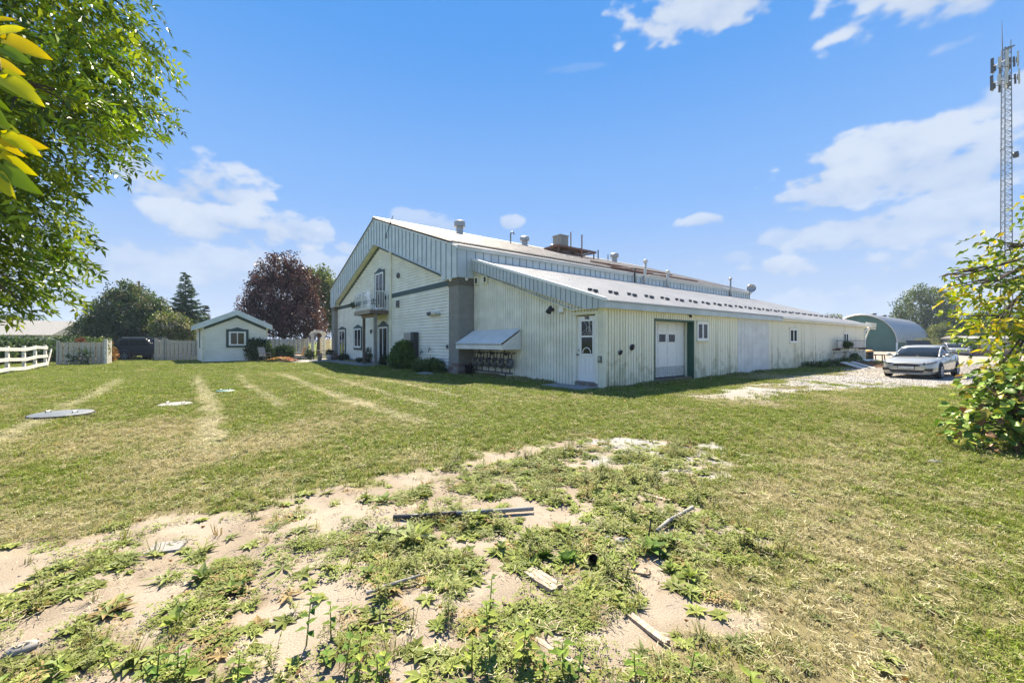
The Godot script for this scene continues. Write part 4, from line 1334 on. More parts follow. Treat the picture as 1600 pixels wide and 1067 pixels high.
# a close leaf: oval, tapering to a point, dished along the midrib and drooping
func fine_leaf(l: float, w: float, droop: float, seed_: int) -> ArrayMesh:
	var g := RandomNumberGenerator.new()
	g.seed = seed_
	var b := MB.new(true)
	var n := 8
	var rib := []
	var lf := []
	var rt := []
	for k in n + 1:
		var t := float(k) / n
		var half := w * 0.5 * pow(sin(PI * pow(t, 0.8)), 0.8) * (1.0 if k > 0 and k < n else 0.0)
		var c := Vector3(0.03 * l * sin(t * 3.0), l * t, -l * droop * t * t)
		var wave := 0.06 * w * sin(t * 9.0 + g.randf())
		rib.append(c - Vector3(0, 0, half * 0.22))
		lf.append(c + Vector3(-half, 0, half * 0.25 + wave))
		rt.append(c + Vector3(half, 0, half * 0.25 - wave))
	for k in n:
		var far := Vector3(0, l * 0.5, -9)
		b.quad(rib[k], lf[k], lf[k + 1], rib[k + 1], far)
		b.quad(rib[k], rib[k + 1], rt[k + 1], rt[k], far)
	return b.done()

func leaf_mesh(l: float, w: float, droop := 0.12) -> ArrayMesh:
	var b := MB.new()
	put_leaf(b, Vector3.ZERO, Basis(), l, w, 0.18, droop)
	return b.done()

func leaf_cluster(n: int, l: float, r: float, seed_: int, wide := 0.55) -> ArrayMesh:
	var g := RandomNumberGenerator.new()
	g.seed = seed_
	var b := MB.new()
	for i in n:
		var p := Vector3(g.randfn(), g.randfn(), g.randfn()).normalized() * r * pow(g.randf(), 0.4)
		var bs := Basis(Vector3.UP, g.randf() * TAU) * Basis(Vector3.RIGHT, g.randf_range(0.4, 2.6))
		var s := g.randf_range(0.75, 1.25)
		# two triangles a leaf, a little folded
		var tip := p + bs.y * l * s
		var lf := p + bs.y * l * s * 0.5 - bs.x * l * s * wide * 0.5 + bs.z * l * 0.08
		var rt := p + bs.y * l * s * 0.5 + bs.x * l * s * wide * 0.5 + bs.z * l * 0.08
		b.tri(p, lf, tip, p - bs.z * 9); b.tri(p, tip, rt, p - bs.z * 9)
	return b.done()

# a compound leaf like an ash's: leaflets in pairs along a stalk
func compound_leaf(pairs: int, l: float, w: float, stalk: float, seed_: int) -> ArrayMesh:
	var g := RandomNumberGenerator.new()
	g.seed = seed_
	var b := MB.new()
	var pts := []
	for k in 5:
		var t := k / 4.0
		pts.append(Vector3(0, stalk * t, -stalk * 0.35 * t * t))
	for k in 4: b.tube(pts[k], pts[k + 1], 0.0016, 0.0014, 3, false)
	for k in pairs:
		var t := 0.3 + 0.62 * k / maxf(1.0, pairs - 1)
		var p: Vector3 = Vector3(0, stalk * t, -stalk * 0.35 * t * t)
		for s in [-1.0, 1.0]:
			var bs := Basis(Vector3(0, 0, 1), -s * g.randf_range(0.8, 1.15)) * Basis(Vector3.UP, g.randf_range(-0.5, 0.5)) * Basis(Vector3.RIGHT, g.randf_range(-0.5, 0.2))
			put_leaf(b, p, bs, l * g.randf_range(0.85, 1.12), w * g.randf_range(0.85, 1.1))
	put_leaf(b, pts[4], Basis(Vector3.RIGHT, -0.5), l * 1.05, w)
	return b.done()

# points spread through ellipsoids, denser towards their skins: [centre, radii] pairs
func spread_in(blobs: Array, count: int, inner := 0.35) -> Array:
	var out := []
	var total := 0.0
	for q in blobs: total += q[1].x * q[1].y * q[1].z
	for q in blobs:
		var n := int(count * q[1].x * q[1].y * q[1].z / total)
		for i in n:
			var d := Vector3(rng.randfn(), rng.randfn(), rng.randfn()).normalized()
			var rr := lerpf(inner, 1.0, sqrt(rng.randf()))
			rr *= 1.0 + 0.22 * n_fine.get_noise_3d(d.x * 60 + q[0].x * 9, d.y * 60, d.z * 60 + q[0].z * 9)
			out.append([q[0] + d * rr * q[1], d])
	return out

func limb_path(b: MB, p: Array, r0: float, r1: float, n := 6):
	for i in p.size() - 1:
		b.tube(p[i], p[i + 1], lerpf(r0, r1, float(i) / (p.size() - 1)), lerpf(r0, r1, float(i + 1) / (p.size() - 1)), n)

# a broadleaf tree or shrub. blobs are relative to the foot.
func leafy(called: String, label: String, category: String, foot: Vector3, blobs: Array, count: int, leaf: Mesh, m: Material, cols: Array, trunk_h: float, trunk_r: float, group := "", inner := 0.35, smin := 0.75, smax := 1.25) -> Node3D:
	var t := thing(called, label, category, foot, Basis(), group)
	var b := MB.new()
	if trunk_h > 0.0:
		limb_path(b, [Vector3(0, -0.1, 0), Vector3(0.04 * trunk_h, trunk_h * 0.5, 0.02), Vector3(0.0, trunk_h, 0.03)], trunk_r * 1.2, trunk_r * 0.75, 8)
		part("trunk", b.done(), M.bark, t)
	for q in blobs:
		b = MB.new()
		var s := Vector3(0, trunk_h * 0.8, 0)
		var e: Vector3 = q[0]
		limb_path(b, [s, s.lerp(e, 0.5) + Vector3(0, 0.12 * (e - s).length(), 0), e + Vector3(0, q[1].y * 0.3, 0)], maxf(trunk_r * 0.5, 0.012), maxf(trunk_r * 0.12, 0.006), 5)
		part("limb" if trunk_h > 0.0 else "stem", b.done(), M.bark, t)
	var xs := []
	var cs := []
	for pd in spread_in(blobs, count, inner):
		var d: Vector3 = pd[1]
		var bs := rand_basis(rng.randf_range(smin, smax))
		if pd[0].y + foot.y < 0.05 + foot.y: continue
		xs.append(Transform3D(bs, pd[0]))
		var c: Color = cols[rng.randi() % cols.size()]
		cs.append(c * rng.randf_range(0.7, 1.3))
	scatter("crown", leaf, m, xs, cs, t)
	return t

func conifer(called: String, label: String, foot: Vector3, h: float, r: float, base: float, tiers: int, cols: Array, seed_: int) -> Node3D:
	var t := thing(called, label, "tree", foot)
	var g := RandomNumberGenerator.new()
	g.seed = seed_
	var b := MB.new()
	b.tube(Vector3(0, -0.1, 0), Vector3(0, h * 0.97, 0), h * 0.022, 0.01, 8)
	part("trunk", b.done(), M.bark, t)
	# a spray of needles: a twig with short stiff blades
	var sp := MB.new()
	for k in 12:
		var y := k / 12.0
		for s in [-1.0, 1.0]:
			var bs := Basis(Vector3(0, 0, 1), -s * 0.9) * Basis(Vector3.UP, g.randf_range(-1, 1))
			var p := Vector3(0, y, 0)
			var wv := bs.x * 0.07
			var tip := p + bs.y * 0.34 * (1.0 - 0.6 * y)
			sp.tri(p - wv, tip, p + wv, p - bs.z * 9)
	var spray := sp.done()
	var xs := []
	var cs := []
	var lb := MB.new()
	for k in tiers:
		var f := float(k) / (tiers - 1)
		var y := lerpf(base, h * 0.97, f)
		var rr := r * (1.0 - f) * g.randf_range(0.86, 1.08) + 0.08
		var nb := int(lerpf(11, 4, f))
		for j in nb:
			var az := TAU * (j + g.randf_range(-0.3, 0.3)) / nb + k * 1.1
			var len_ := rr * g.randf_range(0.75, 1.12)
			var dir := Vector3(cos(az), -0.12 - 0.20 * (1 - f) + 0.5 * f, sin(az)).normalized()
			y = lerpf(base, h * 0.97, f)
			var tip := Vector3(0, y, 0) + dir * len_ + Vector3(0, 0.12 * len_, 0)
			y = lerpf(base, h * 0.97, clampf(f + g.randf_range(-0.5, 0.5) / tiers, 0, 1))
			tip.y += y - lerpf(base, h * 0.97, f)
			lb.tube(Vector3(0, y, 0), tip, 0.018, 0.006, 4, false)
			var ns := maxi(4, int(len_ / 0.10))
			for i in ns:
				var q := (i + 0.6) / ns
				var p := Vector3(0, y, 0).lerp(tip, q) + Vector3(0, 0.10 * len_ * (q * q - q), 0)
				var size := (0.42 + 0.40 * (1 - q)) * g.randf_range(0.8, 1.25) * (0.55 + 0.45 * (1 - f))
				var yaw_ := Basis(Vector3.UP, PI / 2 - az + g.randf_range(-0.9, 0.9))
				xs.append(Transform3D((yaw_ * Basis(Vector3.RIGHT, PI / 2 + 0.25 + g.randf_range(-0.35, 0.25)) * Basis(Vector3.UP, g.randf() * TAU)).scaled(Vector3.ONE * size), p))
				cs.append(cols[g.randi() % cols.size()] * g.randf_range(0.7, 1.3))
	part("branches", lb.done(), M.bark, t)
	scatter("crown", spray, M.needle, xs, cs, t)
	return t

# ------------------------------------------------------------------ the yard on the left
func basis_along(dir: Vector3) -> Basis:      # local x along dir
	var x := Vector3(dir.x, 0, dir.z).normalized()
	return Basis(x, Vector3.UP, x.cross(Vector3.UP))

# a close-boarded fence from p to q (on the ground)
func board_fence(label: String, p: Vector3, q: Vector3, h: float, m1: Material, m2: Material, wob: float, arch := 0.0, posts := true):
	var bs := basis_along(q - p)
	var len_ := p.distance_to(q)
	var t := thing("board_fence", label, "fence", p, bs)
	var n := roundi(len_ / 0.155)
	for k in n:
		var x := len_ * k / n
		var w := len_ / n
		var hh := h + rng.randf_range(-wob, wob) + arch * sin(PI * (x + w / 2) / len_)
		var z := 0.055 if k % 2 else 0.012
		var b := MB.new()
		b.prism(PackedVector2Array([Vector2(x + 0.006, 0.03), Vector2(x + w - 0.006, 0.03), Vector2(x + w - 0.006, hh - 0.03), Vector2(x + w - 0.03, hh), Vector2(x + 0.03, hh), Vector2(x + 0.006, hh - 0.03)]), Vector3(0, 0, z), Vector3(1, 0, 0), Vector3.UP, Vector3(0, 0, 0.02))
		part("plank", b.done(), m1 if rng.randf() < 0.6 else m2, t)
	for y in [0.3, h - 0.25]:
		boxpart("fence_rail", Vector3(0, y, -0.03), Vector3(len_, y + 0.09, 0.010), m2, t)
	if posts:
		for x in [0.0, len_]:
			var b := MB.new()
			b.span(Vector3(x - 0.055, -0.1, -0.06), Vector3(x + 0.055, h + 0.08, 0.07))
			b.span(Vector3(x - 0.07, h + 0.08, -0.075), Vector3(x + 0.07, h + 0.11, 0.085))
			part("post", b.done(), m1, t)
	return t

func make_left_yard():
	# white three-rail fence running away along the left
	var p0 := Vector3(-21.2, 0, -16.9)
	var p1 := Vector3(-26.45, 0, -23.85)
	var bs := basis_along(p1 - p0)
	var len_ := p0.distance_to(p1)
	var t := thing("rail_fence", "white three-rail wooden fence with sagging rails along the lawn's edge", "fence", p0, bs)
	var xs := [0.0, 2.15, 4.35, 6.1, 7.9]
	for x in xs:
		var b := MB.new()
		b.box(Vector3(x, 0.58, -0.075), Vector3(0.19, 1.32, 0.10), Basis(Vector3(0, 0, 1), rng.randf_range(-0.015, 0.015)))
		part("post", b.done(), M.fence, t)
	for y in [0.18, 0.62, 1.10]:
		for k in xs.size() - 1:
			var a := Vector3(xs[k] - 0.08, y + 0.05 * sin(k * 2.1 + y), 0)
			var c := Vector3(xs[k + 1] + 0.07, y + 0.05 * sin((k + 1) * 2.1 + y), 0)
			var b := MB.new()
			var d := (c - a)
			b.box((a + c) / 2 + Vector3(0, 0, 0.004 * (k % 2)), Vector3(d.length(), 0.15, 0.036), Basis(Vector3(0, 0, 1), atan2(d.y, d.x)))
			part("rail", b.done(), M.fence, t)
	var br := MB.new()
	br.box(Vector3(8.35, 0.55, 0.0), Vector3(1.25, 0.13, 0.036), Basis(Vector3(0, 0, 1), 0.82))
	part("brace", br.done(), M.fence, t)
	board_fence("weathered board fence panel between the white rail fence and the orange shrub", Vector3(-28.3, 0, -25.9), Vector3(-25.75, 0, -26.25), 1.40, M.board2, M.board, 0.015)
	board_fence("short pale fence panel turned end-on beside the orange shrub", Vector3(-25.62, 0, -26.2), Vector3(-26.6, 0, -27.5), 1.52, M.fence, M.fence, 0.01)
	board_fence("grey board gate panel in front of the dark blue vehicle", Vector3(-27.0, 0, -31.5), Vector3(-26.42, 0, -31.5), 1.62, M.board2, M.board, 0.01)
	board_fence("grey board fence between the dark blue vehicle and the shed", Vector3(-26.3, 0, -31.6), Vector3(-23.6, 0, -31.9), 1.58, M.board2, M.board2, 0.02, -0.06)
	make_shed()
	make_suv()
	# pale house beyond the hedge
	t = thing("neighbour_house", "low white house with a pale roof half hidden behind the hedge", "house", Vector3(-60, 0, -47), Basis(Vector3.UP, 0.35))
	boxpart("wall", Vector3(-8, -0.2, -4), Vector3(8, 2.2, 4), M.white_old, t)
	var b := MB.new()
	b.prism(PackedVector2Array([Vector2(-4.5, 2.15), Vector2(4.5, 2.15), Vector2(0, 3.9)]), Vector3(-8.4, 0, 0), Vector3(0, 0, 1), Vector3.UP, Vector3(16.8, 0, 0))
	part("roof", b.done(), M.concrete, t)
	for x in [-5.0, 0.0, 4.5]:
		var w := boxpart("window", Vector3(x - 0.6, 0.9, 4.001), Vector3(x + 0.6, 1.9, 4.04), M.white, t)
		boxpart("pane", Vector3(x - 0.5, 1.0, 4.041), Vector3(x + 0.5, 1.8, 4.05), M.glass, w)
	t = thing("utility_pole", "wooden utility pole with a transformer rising behind the dark round tree", "utility pole", Vector3(-44.9, 0, -50))
	b = MB.new()
	b.tube(Vector3(0, -0.2, 0), Vector3(0, 8.7, 0), 0.15, 0.11, 8)
	part("pole", b.done(), M.wood_dark, t)
	b = MB.new()
	b.box(Vector3(0, 8.1, 0), Vector3(1.4, 0.1, 0.1), Basis(Vector3.UP, 0.9))
	part("crossarm", b.done(), M.wood_dark, t)
	b = MB.new()
	b.tube(Vector3(0.22, 7.2, 0.1), Vector3(0.22, 7.9, 0.1), 0.18, 0.18, 10)
	part("transformer", b.done(), M.meter, t)
	# round lids of the septic tanks in the lawn
	for q in [["large round grey concrete lid standing proud of the lawn", -8.77, 8.09, 0.47, 0.055, M.meter], ["smaller flat grey round lid set flush in the lawn", -7.75, 9.57, 0.33, 0.012, M.concrete], ["green plastic round lid in the lawn nearest the hall", -8.28, 12.0, 0.24, 0.03, M.quonset]]:
		t = thing("septic_lid", q[0], "lid", G(q[1], q[2]))
		b = MB.new(true)
		b.lathe([Vector2(q[3] * 0.98, -0.06), Vector2(q[3], q[4] * 0.7), Vector2(q[3] * 0.97, q[4])], 28)
		part("lid_rim", b.done(), M.dark if q[5] == M.meter else M.darkgrey, t)
		b = MB.new(true)
		b.lathe([Vector2(q[3] * 0.968, q[4] + 0.001), Vector2(q[3] * 0.9, q[4] + 0.012), Vector2(0.001, q[4] + 0.016)], 28)
		part("lid_top", b.done(), q[5], t)
		for k in 2:
			b = MB.new()
			var s := -1.0 if k == 0 else 1.0
			b.path([Vector3(s * q[3] * 0.55, q[4] + 0.01, -0.05), Vector3(s * q[3] * 0.55, q[4] + 0.045, -0.04), Vector3(s * q[3] * 0.55, q[4] + 0.045, 0.04), Vector3(s * q[3] * 0.55, q[4] + 0.01, 0.05)], 0.008)
			part("lifting_eye", b.done(), M.steel, t)

func make_shed():
	var ax := Vector3(0.75, 0, -0.66).normalized()
	var bs := Basis(ax, Vector3.UP, ax.cross(Vector3.UP))
	var t := thing("garden_shed", "cream garden shed with a blue-grey roof edge and one green cased window", "shed", Vector3(-21.3, 0, -28.65), bs)
	var w := 3.85
	var dep := 5.0
	var eh := 2.55
	var pk := 3.45
	# local x along the front, -z to the back
	var b := MB.new()
	b.prism(PackedVector2Array([Vector2(0.02, -0.1), Vector2(w - 0.02, -0.1), Vector2(w - 0.02, eh), Vector2(w / 2, pk), Vector2(0.02, eh)]), Vector3(0, 0, -0.02), Vector3(1, 0, 0), Vector3.UP, Vector3(0, 0, -dep + 0.04))
	part("wall", b.done(), M.siding, t)
	var step := 0.165
	for k in 22:
		var y := 0.04 + step * k
		if y > pk - 0.12: break
		var x0 := 0.06
		var x1 := w - 0.06
		if y > eh - 0.1:
			var s: float = (y - eh + 0.1) / (pk - eh) * w / 2
			x0 = maxf(x0, s); x1 = minf(x1, w - s)
		var bd := MB.new()
		bd.prism(PackedVector2Array([Vector2(0, 0.012), Vector2(0.032, 0.012), Vector2(0.044, 0.020), Vector2(0.042, 0.032), Vector2(0.012, step + 0.01), Vector2(0, step + 0.01)]), Vector3(x0, y, -0.0195), Vector3(0, 0, 1), Vector3.UP, Vector3(x1 - x0, 0, 0))
		part("siding_board", bd.done(), M.siding, t)
		if y < eh - 0.1:
			bd = MB.new()
			bd.prism(PackedVector2Array([Vector2(0, 0.012), Vector2(-0.032, 0.012), Vector2(-0.044, 0.020), Vector2(-0.042, 0.032), Vector2(-0.012, step + 0.01), Vector2(0, step + 0.01)]), Vector3(0.0195, y, -0.06), Vector3(1, 0, 0), Vector3.UP, Vector3(0, 0, -dep + 0.12))
			part("siding_board", bd.done(), M.siding, t)
	for x in [0.0, w]:
		boxpart("corner_trim", Vector3(x - 0.05, -0.05, -0.07), Vector3(x + 0.05, eh - 0.02, 0.03), M.cream, t)
	var ov := 0.32
	var sl := (pk - eh) / (w / 2)
	for s in [-1.0, 1.0]:
		# roof slope, blue fascia and green frieze of each side
		var e: float = w / 2 + s * (w / 2 + ov)
		var drop := (w / 2 + ov) * sl
		b = MB.new()
		b.prism(PackedVector2Array([Vector2(w / 2, pk + 0.26), Vector2(e, pk + 0.26 - drop), Vector2(e, pk + 0.19 - drop), Vector2(w / 2, pk + 0.19)]), Vector3(0, 0, 0.28), Vector3(1, 0, 0), Vector3.UP, Vector3(0, 0, -dep - 0.5))
		part("roof", b.done(), M.blue, t)
		b = MB.new()
		b.prism(PackedVector2Array([Vector2(w / 2, pk + 0.255), Vector2(e, pk + 0.255 - drop), Vector2(e, pk - 0.11 - drop), Vector2(w / 2, pk - 0.11)]), Vector3(0, 0, 0.30), Vector3(1, 0, 0), Vector3.UP, Vector3(0, 0, -0.019))
		part("fascia", b.done(), M.blue, t)
		b = MB.new()
		var e2: float = w / 2 + s * (w / 2 - 0.05)
		b.prism(PackedVector2Array([Vector2(w / 2, pk - 0.05), Vector2(e2, pk - 0.05 - (w / 2 - 0.05) * sl), Vector2(e2, pk - 0.30 - (w / 2 - 0.05) * sl), Vector2(w / 2, pk - 0.30)]), Vector3(0, 0, 0.045), Vector3(1, 0, 0), Vector3.UP, Vector3(0, 0, -0.03))
		part("frieze_board", b.done(), M.green, t)
		boxpart("eave_fascia", Vector3(e - 0.02, pk - 0.10 - drop, -dep - 0.2), Vector3(e + 0.0, pk + 0.22 - drop, 0.279), M.blue, t)
	boxpart("trim", Vector3(0.02, 0.95, -2.2), Vector3(-0.05, 2.35, -2.0), M.green, t)
	var m := w / 2 + 0.06
	var wn := Node3D.new()
	wn.name = "shed_window"
	wn.position = Vector3(0, 0, 0.03)
	t.add_child(wn)
	for q in [[-0.68, -0.52, 1.02, 2.32], [0.52, 0.68, 1.02, 2.32], [-0.52, 0.52, 1.02, 1.16], [-0.52, 0.52, 2.16, 2.32]]:
		boxpart("casing", Vector3(m + q[0], q[2], 0.002), Vector3(m + q[1], q[3], 0.05), M.green, wn)
	b = MB.new()
	b.prism(PackedVector2Array([Vector2(-0.42, 2.32), Vector2(0.42, 2.32), Vector2(0, 2.47)]), Vector3(m, 0, 0.002), Vector3(1, 0, 0), Vector3.UP, Vector3(0, 0, 0.047))
	part("pointed_head", b.done(), M.green, wn)
	b = MB.new()
	for q in [[-0.518, -0.40, 1.162, 2.158], [0.40, 0.518, 1.162, 2.158], [-0.40, 0.40, 1.162, 1.26], [-0.40, 0.40, 2.06, 2.158], [-0.025, 0.025, 1.26, 2.06]]:
		b.span(Vector3(m + q[0], q[2], 0.004), Vector3(m + q[1], q[3], 0.045))
	part("window_frame", b.done(), M.white, wn)
	for k in 2:
		var c0 := m - 0.40 + 0.425 * k
		boxpart("pane", Vector3(c0, 1.26, 0.002), Vector3(c0 + 0.375, 2.06, 0.022), M.curtain, wn)

# ------------------------------------------------------------------ patio by the hall's far corner
func make_patio():
	var pb := MB.new()
	pb.prism(PackedVector2Array([Vector2(-2.3, 16.2), Vector2(-0.56, 16.2), Vector2(-0.56, 27.0), Vector2(-1.2, 28.6), Vector2(-5.4, 25.6), Vector2(-4.4, 23.3), Vector2(-2.5, 22.0)]), C0 + Vector3(0, -0.1, 0), AX, BX, Vector3(0, 0.125, 0))
	tag(part("patio", pb.done(), M.concrete, self), "pale paved patio along the foot of the gable", "", "", "structure")
	board_fence("pale cream board fence behind the patio chairs", W(-6.3, 29.6), W(-2.2, 30.2), 1.68, M.board, M.fence, 0.02)
	board_fence("cream board fence between the arbour and the hall's far corner", W(-1.15, 30.4), W(1.8, 30.9), 1.66, M.board, M.fence, 0.02)
	# arbour
	var ax := basis_along(AX)
	var t := thing("garden_arbour", "white garden arbour with an arched top at the opening in the cream fence", "arbour", W(-2.05, 28.9), ax)
	for x in [0.0, 0.85]:
		for z in [0.0, -0.5]:
			boxpart("post", Vector3(x - 0.05, 0, z - 0.05), Vector3(x + 0.05, 2.05, z + 0.05), M.fence, t)
		for k in 5:
			boxpart("slat", Vector3(x - 0.012, 0.4 + 0.35 * k, -0.45), Vector3(x + 0.012, 0.44 + 0.35 * k, -0.05), M.fence, t)
	for z in [0.06, -0.56]:
		var b := MB.new()
		var poly := PackedVector2Array()
		for k in 11:
			var s := PI * k / 10.0
			poly.append(Vector2(0.425 - cos(s) * 0.62, 1.95 + sin(s) * 0.42))
		for k in 11:
			var s := PI * (10 - k) / 10.0
			poly.append(Vector2(0.425 - cos(s) * 0.46, 1.93 + sin(s) * 0.26))
		b.prism(poly, Vector3(0, 0, z), Vector3(1, 0, 0), Vector3.UP, Vector3(0, 0, -0.04))
		part("arch", b.done(), M.fence, t)
	for k in 7:
		var s := PI * (k + 0.5) / 7.0
		var b := MB.new()
		b.box(Vector3(0.425 - cos(s) * 0.61, 1.96 + sin(s) * 0.43, -0.26), Vector3(0.05, 0.03, 0.7), Basis(Vector3(0, 0, 1), -s + PI / 2))
		part("slat", b.done(), M.fence, t)
	# chairs
	var c := thing("patio_chair", "grey sling patio chair on the lawn side, in front of the dark shrubs", "chair", W(-6.0, 25.2, 0.0), Basis(Vector3.UP, PI - 0.35), "sling patio chairs")
	make_chair_parts(c, M.sling, M.meter)
	c = thing("patio_chair", "tan sling patio chair with white arms in front of the cream fence", "chair", W(-3.6, 26.0, 0.0), Basis(Vector3.UP, 0.2), "sling patio chairs")
	make_chair_parts(c, M.tan, M.white_old)
	# table
	t = thing("patio_table", "dark metal patio table beside the arbour", "table", W(-1.9, 26.6, 0.02), yaw)
	var b := MB.new()
	b.box(Vector3(0, 0.72, 0), Vector3(1.5, 0.03, 0.8))
	part("table_top", b.done(), M.darkgrey, t)
	for x in [-0.68, 0.68]:
		for z in [-0.33, 0.33]:
			boxpart("leg", Vector3(x - 0.02, 0, z - 0.02), Vector3(x + 0.02, 0.704, z + 0.02), M.darkgrey, t)
	# flower bed and pots
	t = thing("flower_bed", "low bed of peach and pink flowers between the two patio chairs", "flowers", W(-5.0, 24.7, 0.0))
	var xs := []
	var cs := []
	var ls := []
	var lc := []
	for i in 260:
		var p := Vector3(rng.randf_range(-0.9, 0.9), 0, rng.randf_range(-0.5, 0.5))
		p.y = 0.08 + 0.26 * (1.0 - p.x * p.x / 0.9) * rng.randf_range(0.5, 1.0)
		xs.append(Transform3D(rand_basis(rng.randf_range(0.7, 1.3)), p))
		cs.append([Color(0.75, 0.42, 0.16), Color(0.7, 0.25, 0.22), Color(0.6, 0.12, 0.16), Color(0.72, 0.55, 0.36)][0 if p.x < 0.1 and rng.randf() < 0.75 else rng.randi() % 4])
		ls.append(Transform3D(rand_basis(1.0), p - Vector3(0, 0.06, 0)))
		lc.append(Color(0.07, 0.12, 0.03) * rng.randf_range(0.6, 1.4))
	scatter("blossoms", leaf_cluster(5, 0.07, 0.03, 5, 0.9), M.petal, xs, cs, t)
	scatter("foliage", leaf_cluster(5, 0.10, 0.06, 6), M.leaf, ls, lc, t)
	var bed := MB.new(true)
	bed.lathe([Vector2(1.0, -0.05), Vector2(0.85, 0.06), Vector2(0.001, 0.09)], 16)
	part("soil", bed.done(), M.wood_dark, t, Transform3D(Basis.from_scale(Vector3(1, 1, 0.55)), Vector3.ZERO))
	var dk := [Color(0.025, 0.06, 0.02), Color(0.04, 0.08, 0.025), Color(0.015, 0.035, 0.015)]
	for q in [["small dark round shrub at the gable's foot beside the glass door", -1.0, 24.1, 0.38, 0.5], ["dark potted plant on the patio by the far pillar", -1.3, 26.7, 0.30, 0.75], ["bushy plant in a pot behind the patio table", -2.6, 27.6, 0.35, 0.8], ["dark climbing shrub at the foot of the balcony's far post", -1.05, 18.35, 0.26, 1.0], ["little dark plant between the balcony posts", -0.95, 20.3, 0.24, 0.3], ["potted plant on the paving beside the patio door", -0.95, 15.9, 0.28, 0.6]]:
		leafy("patio_plant", q[0], "plant", W(q[1], q[2], 0.0), [[Vector3(0, q[4] * 0.55, 0), Vector3(q[3], q[4] * 0.5, q[3])]], 110, leaf_cluster(7, 0.09, 0.09, 12), M.leaf, dk, 0.0, 0.03)
	# pots and small white ornaments on the paving
	for q in [["white plastic pot on the paving by the far pillar", -1.6, 25.7, M.white, 0.20], ["brown clay pot on the paving by the glass door", -1.3, 25.2, M.brick, 0.17], ["grey stone pot near the patio table", -2.4, 25.2, M.concrete, 0.18]]:
		var pt := thing("plant_pot", q[0], "pot", W(q[1], q[2], 0.025))
		b = MB.new(true)
		b.lathe([Vector2(0.001, 0), Vector2(q[4] * 0.7, 0), Vector2(q[4], 0.30), Vector2(q[4] * 1.1, 0.31), Vector2(q[4] * 1.1, 0.36), Vector2(q[4] * 0.9, 0.36), Vector2(q[4] * 0.85, 0.30), Vector2(0.001, 0.29)], 14)
		part("pot_body", b.done(), q[3], pt)
		var fx := []
		var fc := []
		for i in 40:
			fx.append(Transform3D(rand_basis(1.0), Vector3(rng.randfn() * 0.1, 0.38 + rng.randf() * 0.2, rng.randfn() * 0.1)))
			fc.append([Color(0.5, 0.3, 0.32), Color(0.06, 0.12, 0.03)][rng.randi() % 2])
		scatter("foliage", leaf_cluster(5, 0.07, 0.05, 9), M.leaf, fx, fc, pt)
	# concrete slab before door 105 and a flat stone by the pillar
	t = thing("concrete_step", "flat concrete slab laid in the grass before door 105", "slab", C0, yaw)
	b = MB.new()
	b.prism(PackedVector2Array([Vector2(-1.0, 0.05), Vector2(-0.1, 0.10), Vector2(-0.1, 1.0), Vector2(-1.0, 0.96)]), Vector3(0, -0.06, 0), Vector3(1, 0, 0), Vector3(0, 0, -1), Vector3(0, 0.10, 0))
	part("paver", b.done(), M.concrete, t)
	b = MB.new()
	b.prism(PackedVector2Array([Vector2(-0.95, 0.985), Vector2(-0.12, 1.02), Vector2(-0.12, 1.95), Vector2(-0.9, 1.9)]), Vector3(0, -0.06, 0), Vector3(1, 0, 0), Vector3(0, 0, -1), Vector3(0, 0.085, 0))
	part("paver", b.done(), M.concrete, t)
	t = thing("flat_stone", "pale flat stone in the grass before the low plants at the gable's foot", "stone", W(-1.9, 8.4, 0.0), yaw)
	b = MB.new()
	b.prism(PackedVector2Array([Vector2(-0.2, -0.45), Vector2(0.15, -0.5), Vector2(0.28, 0.1), Vector2(0.2, 0.5), Vector2(-0.22, 0.35)]), Vector3(0, -0.05, 0), Vector3(1, 0, 0), Vector3(0, 0, -1), Vector3(0, 0.13, 0))
	part("stone_slab", b.done(), M.concrete, t)

# ------------------------------------------------------------------ vehicles
# Body lofted through cross sections: each station is [x, floor y, sill half width, shoulder half width, shoulder y, deck y]
func loft(st: Array, closed_ends := true) -> ArrayMesh:
	var b := MB.new(true)
	var rows := []
	for s in st:
		var row := []
		for sd in [1.0, -1.0]:
			var pts := [Vector3(s[0], s[1], s[2] * 0.72 * sd), Vector3(s[0], s[1] + 0.03, s[2] * 0.93 * sd), Vector3(s[0], lerpf(s[1], s[4], 0.3), s[2] * sd), Vector3(s[0], lerpf(s[1], s[4], 0.62), lerpf(s[2], s[3], 0.5) * 1.012 * sd), Vector3(s[0], s[4] - 0.02, s[3] * sd), Vector3(s[0], lerpf(s[4], s[5], 0.6), s[3] * 0.93 * sd), Vector3(s[0], lerpf(s[4], s[5], 0.9), s[3] * 0.62 * sd)]
			if sd < 0: pts.reverse()
			row.append_array(pts)
			if sd > 0: row.append(Vector3(s[0], s[5], 0))
		rows.append(row)
	for i in rows.size() - 1:
		var c: Vector3 = Vector3((st[i][0] + st[i + 1][0]) / 2, (st[i][1] + st[i][5]) / 2, 0)
		for j in rows[i].size():
			var k: int = (j + 1) % rows[i].size()
			b.quad(rows[i][j], rows[i][k], rows[i + 1][k], rows[i + 1][j], c)
	if closed_ends:
		for e in [0, rows.size() - 1]:
			var cc := Vector3.ZERO
			for p in rows[e]: cc += p
			cc /= rows[e].size()
			for j in rows[e].size():
				b.tri(rows[e][j], rows[e][(j + 1) % rows[e].size()], cc, Vector3(0, 0.6, 0))
	return b.done()

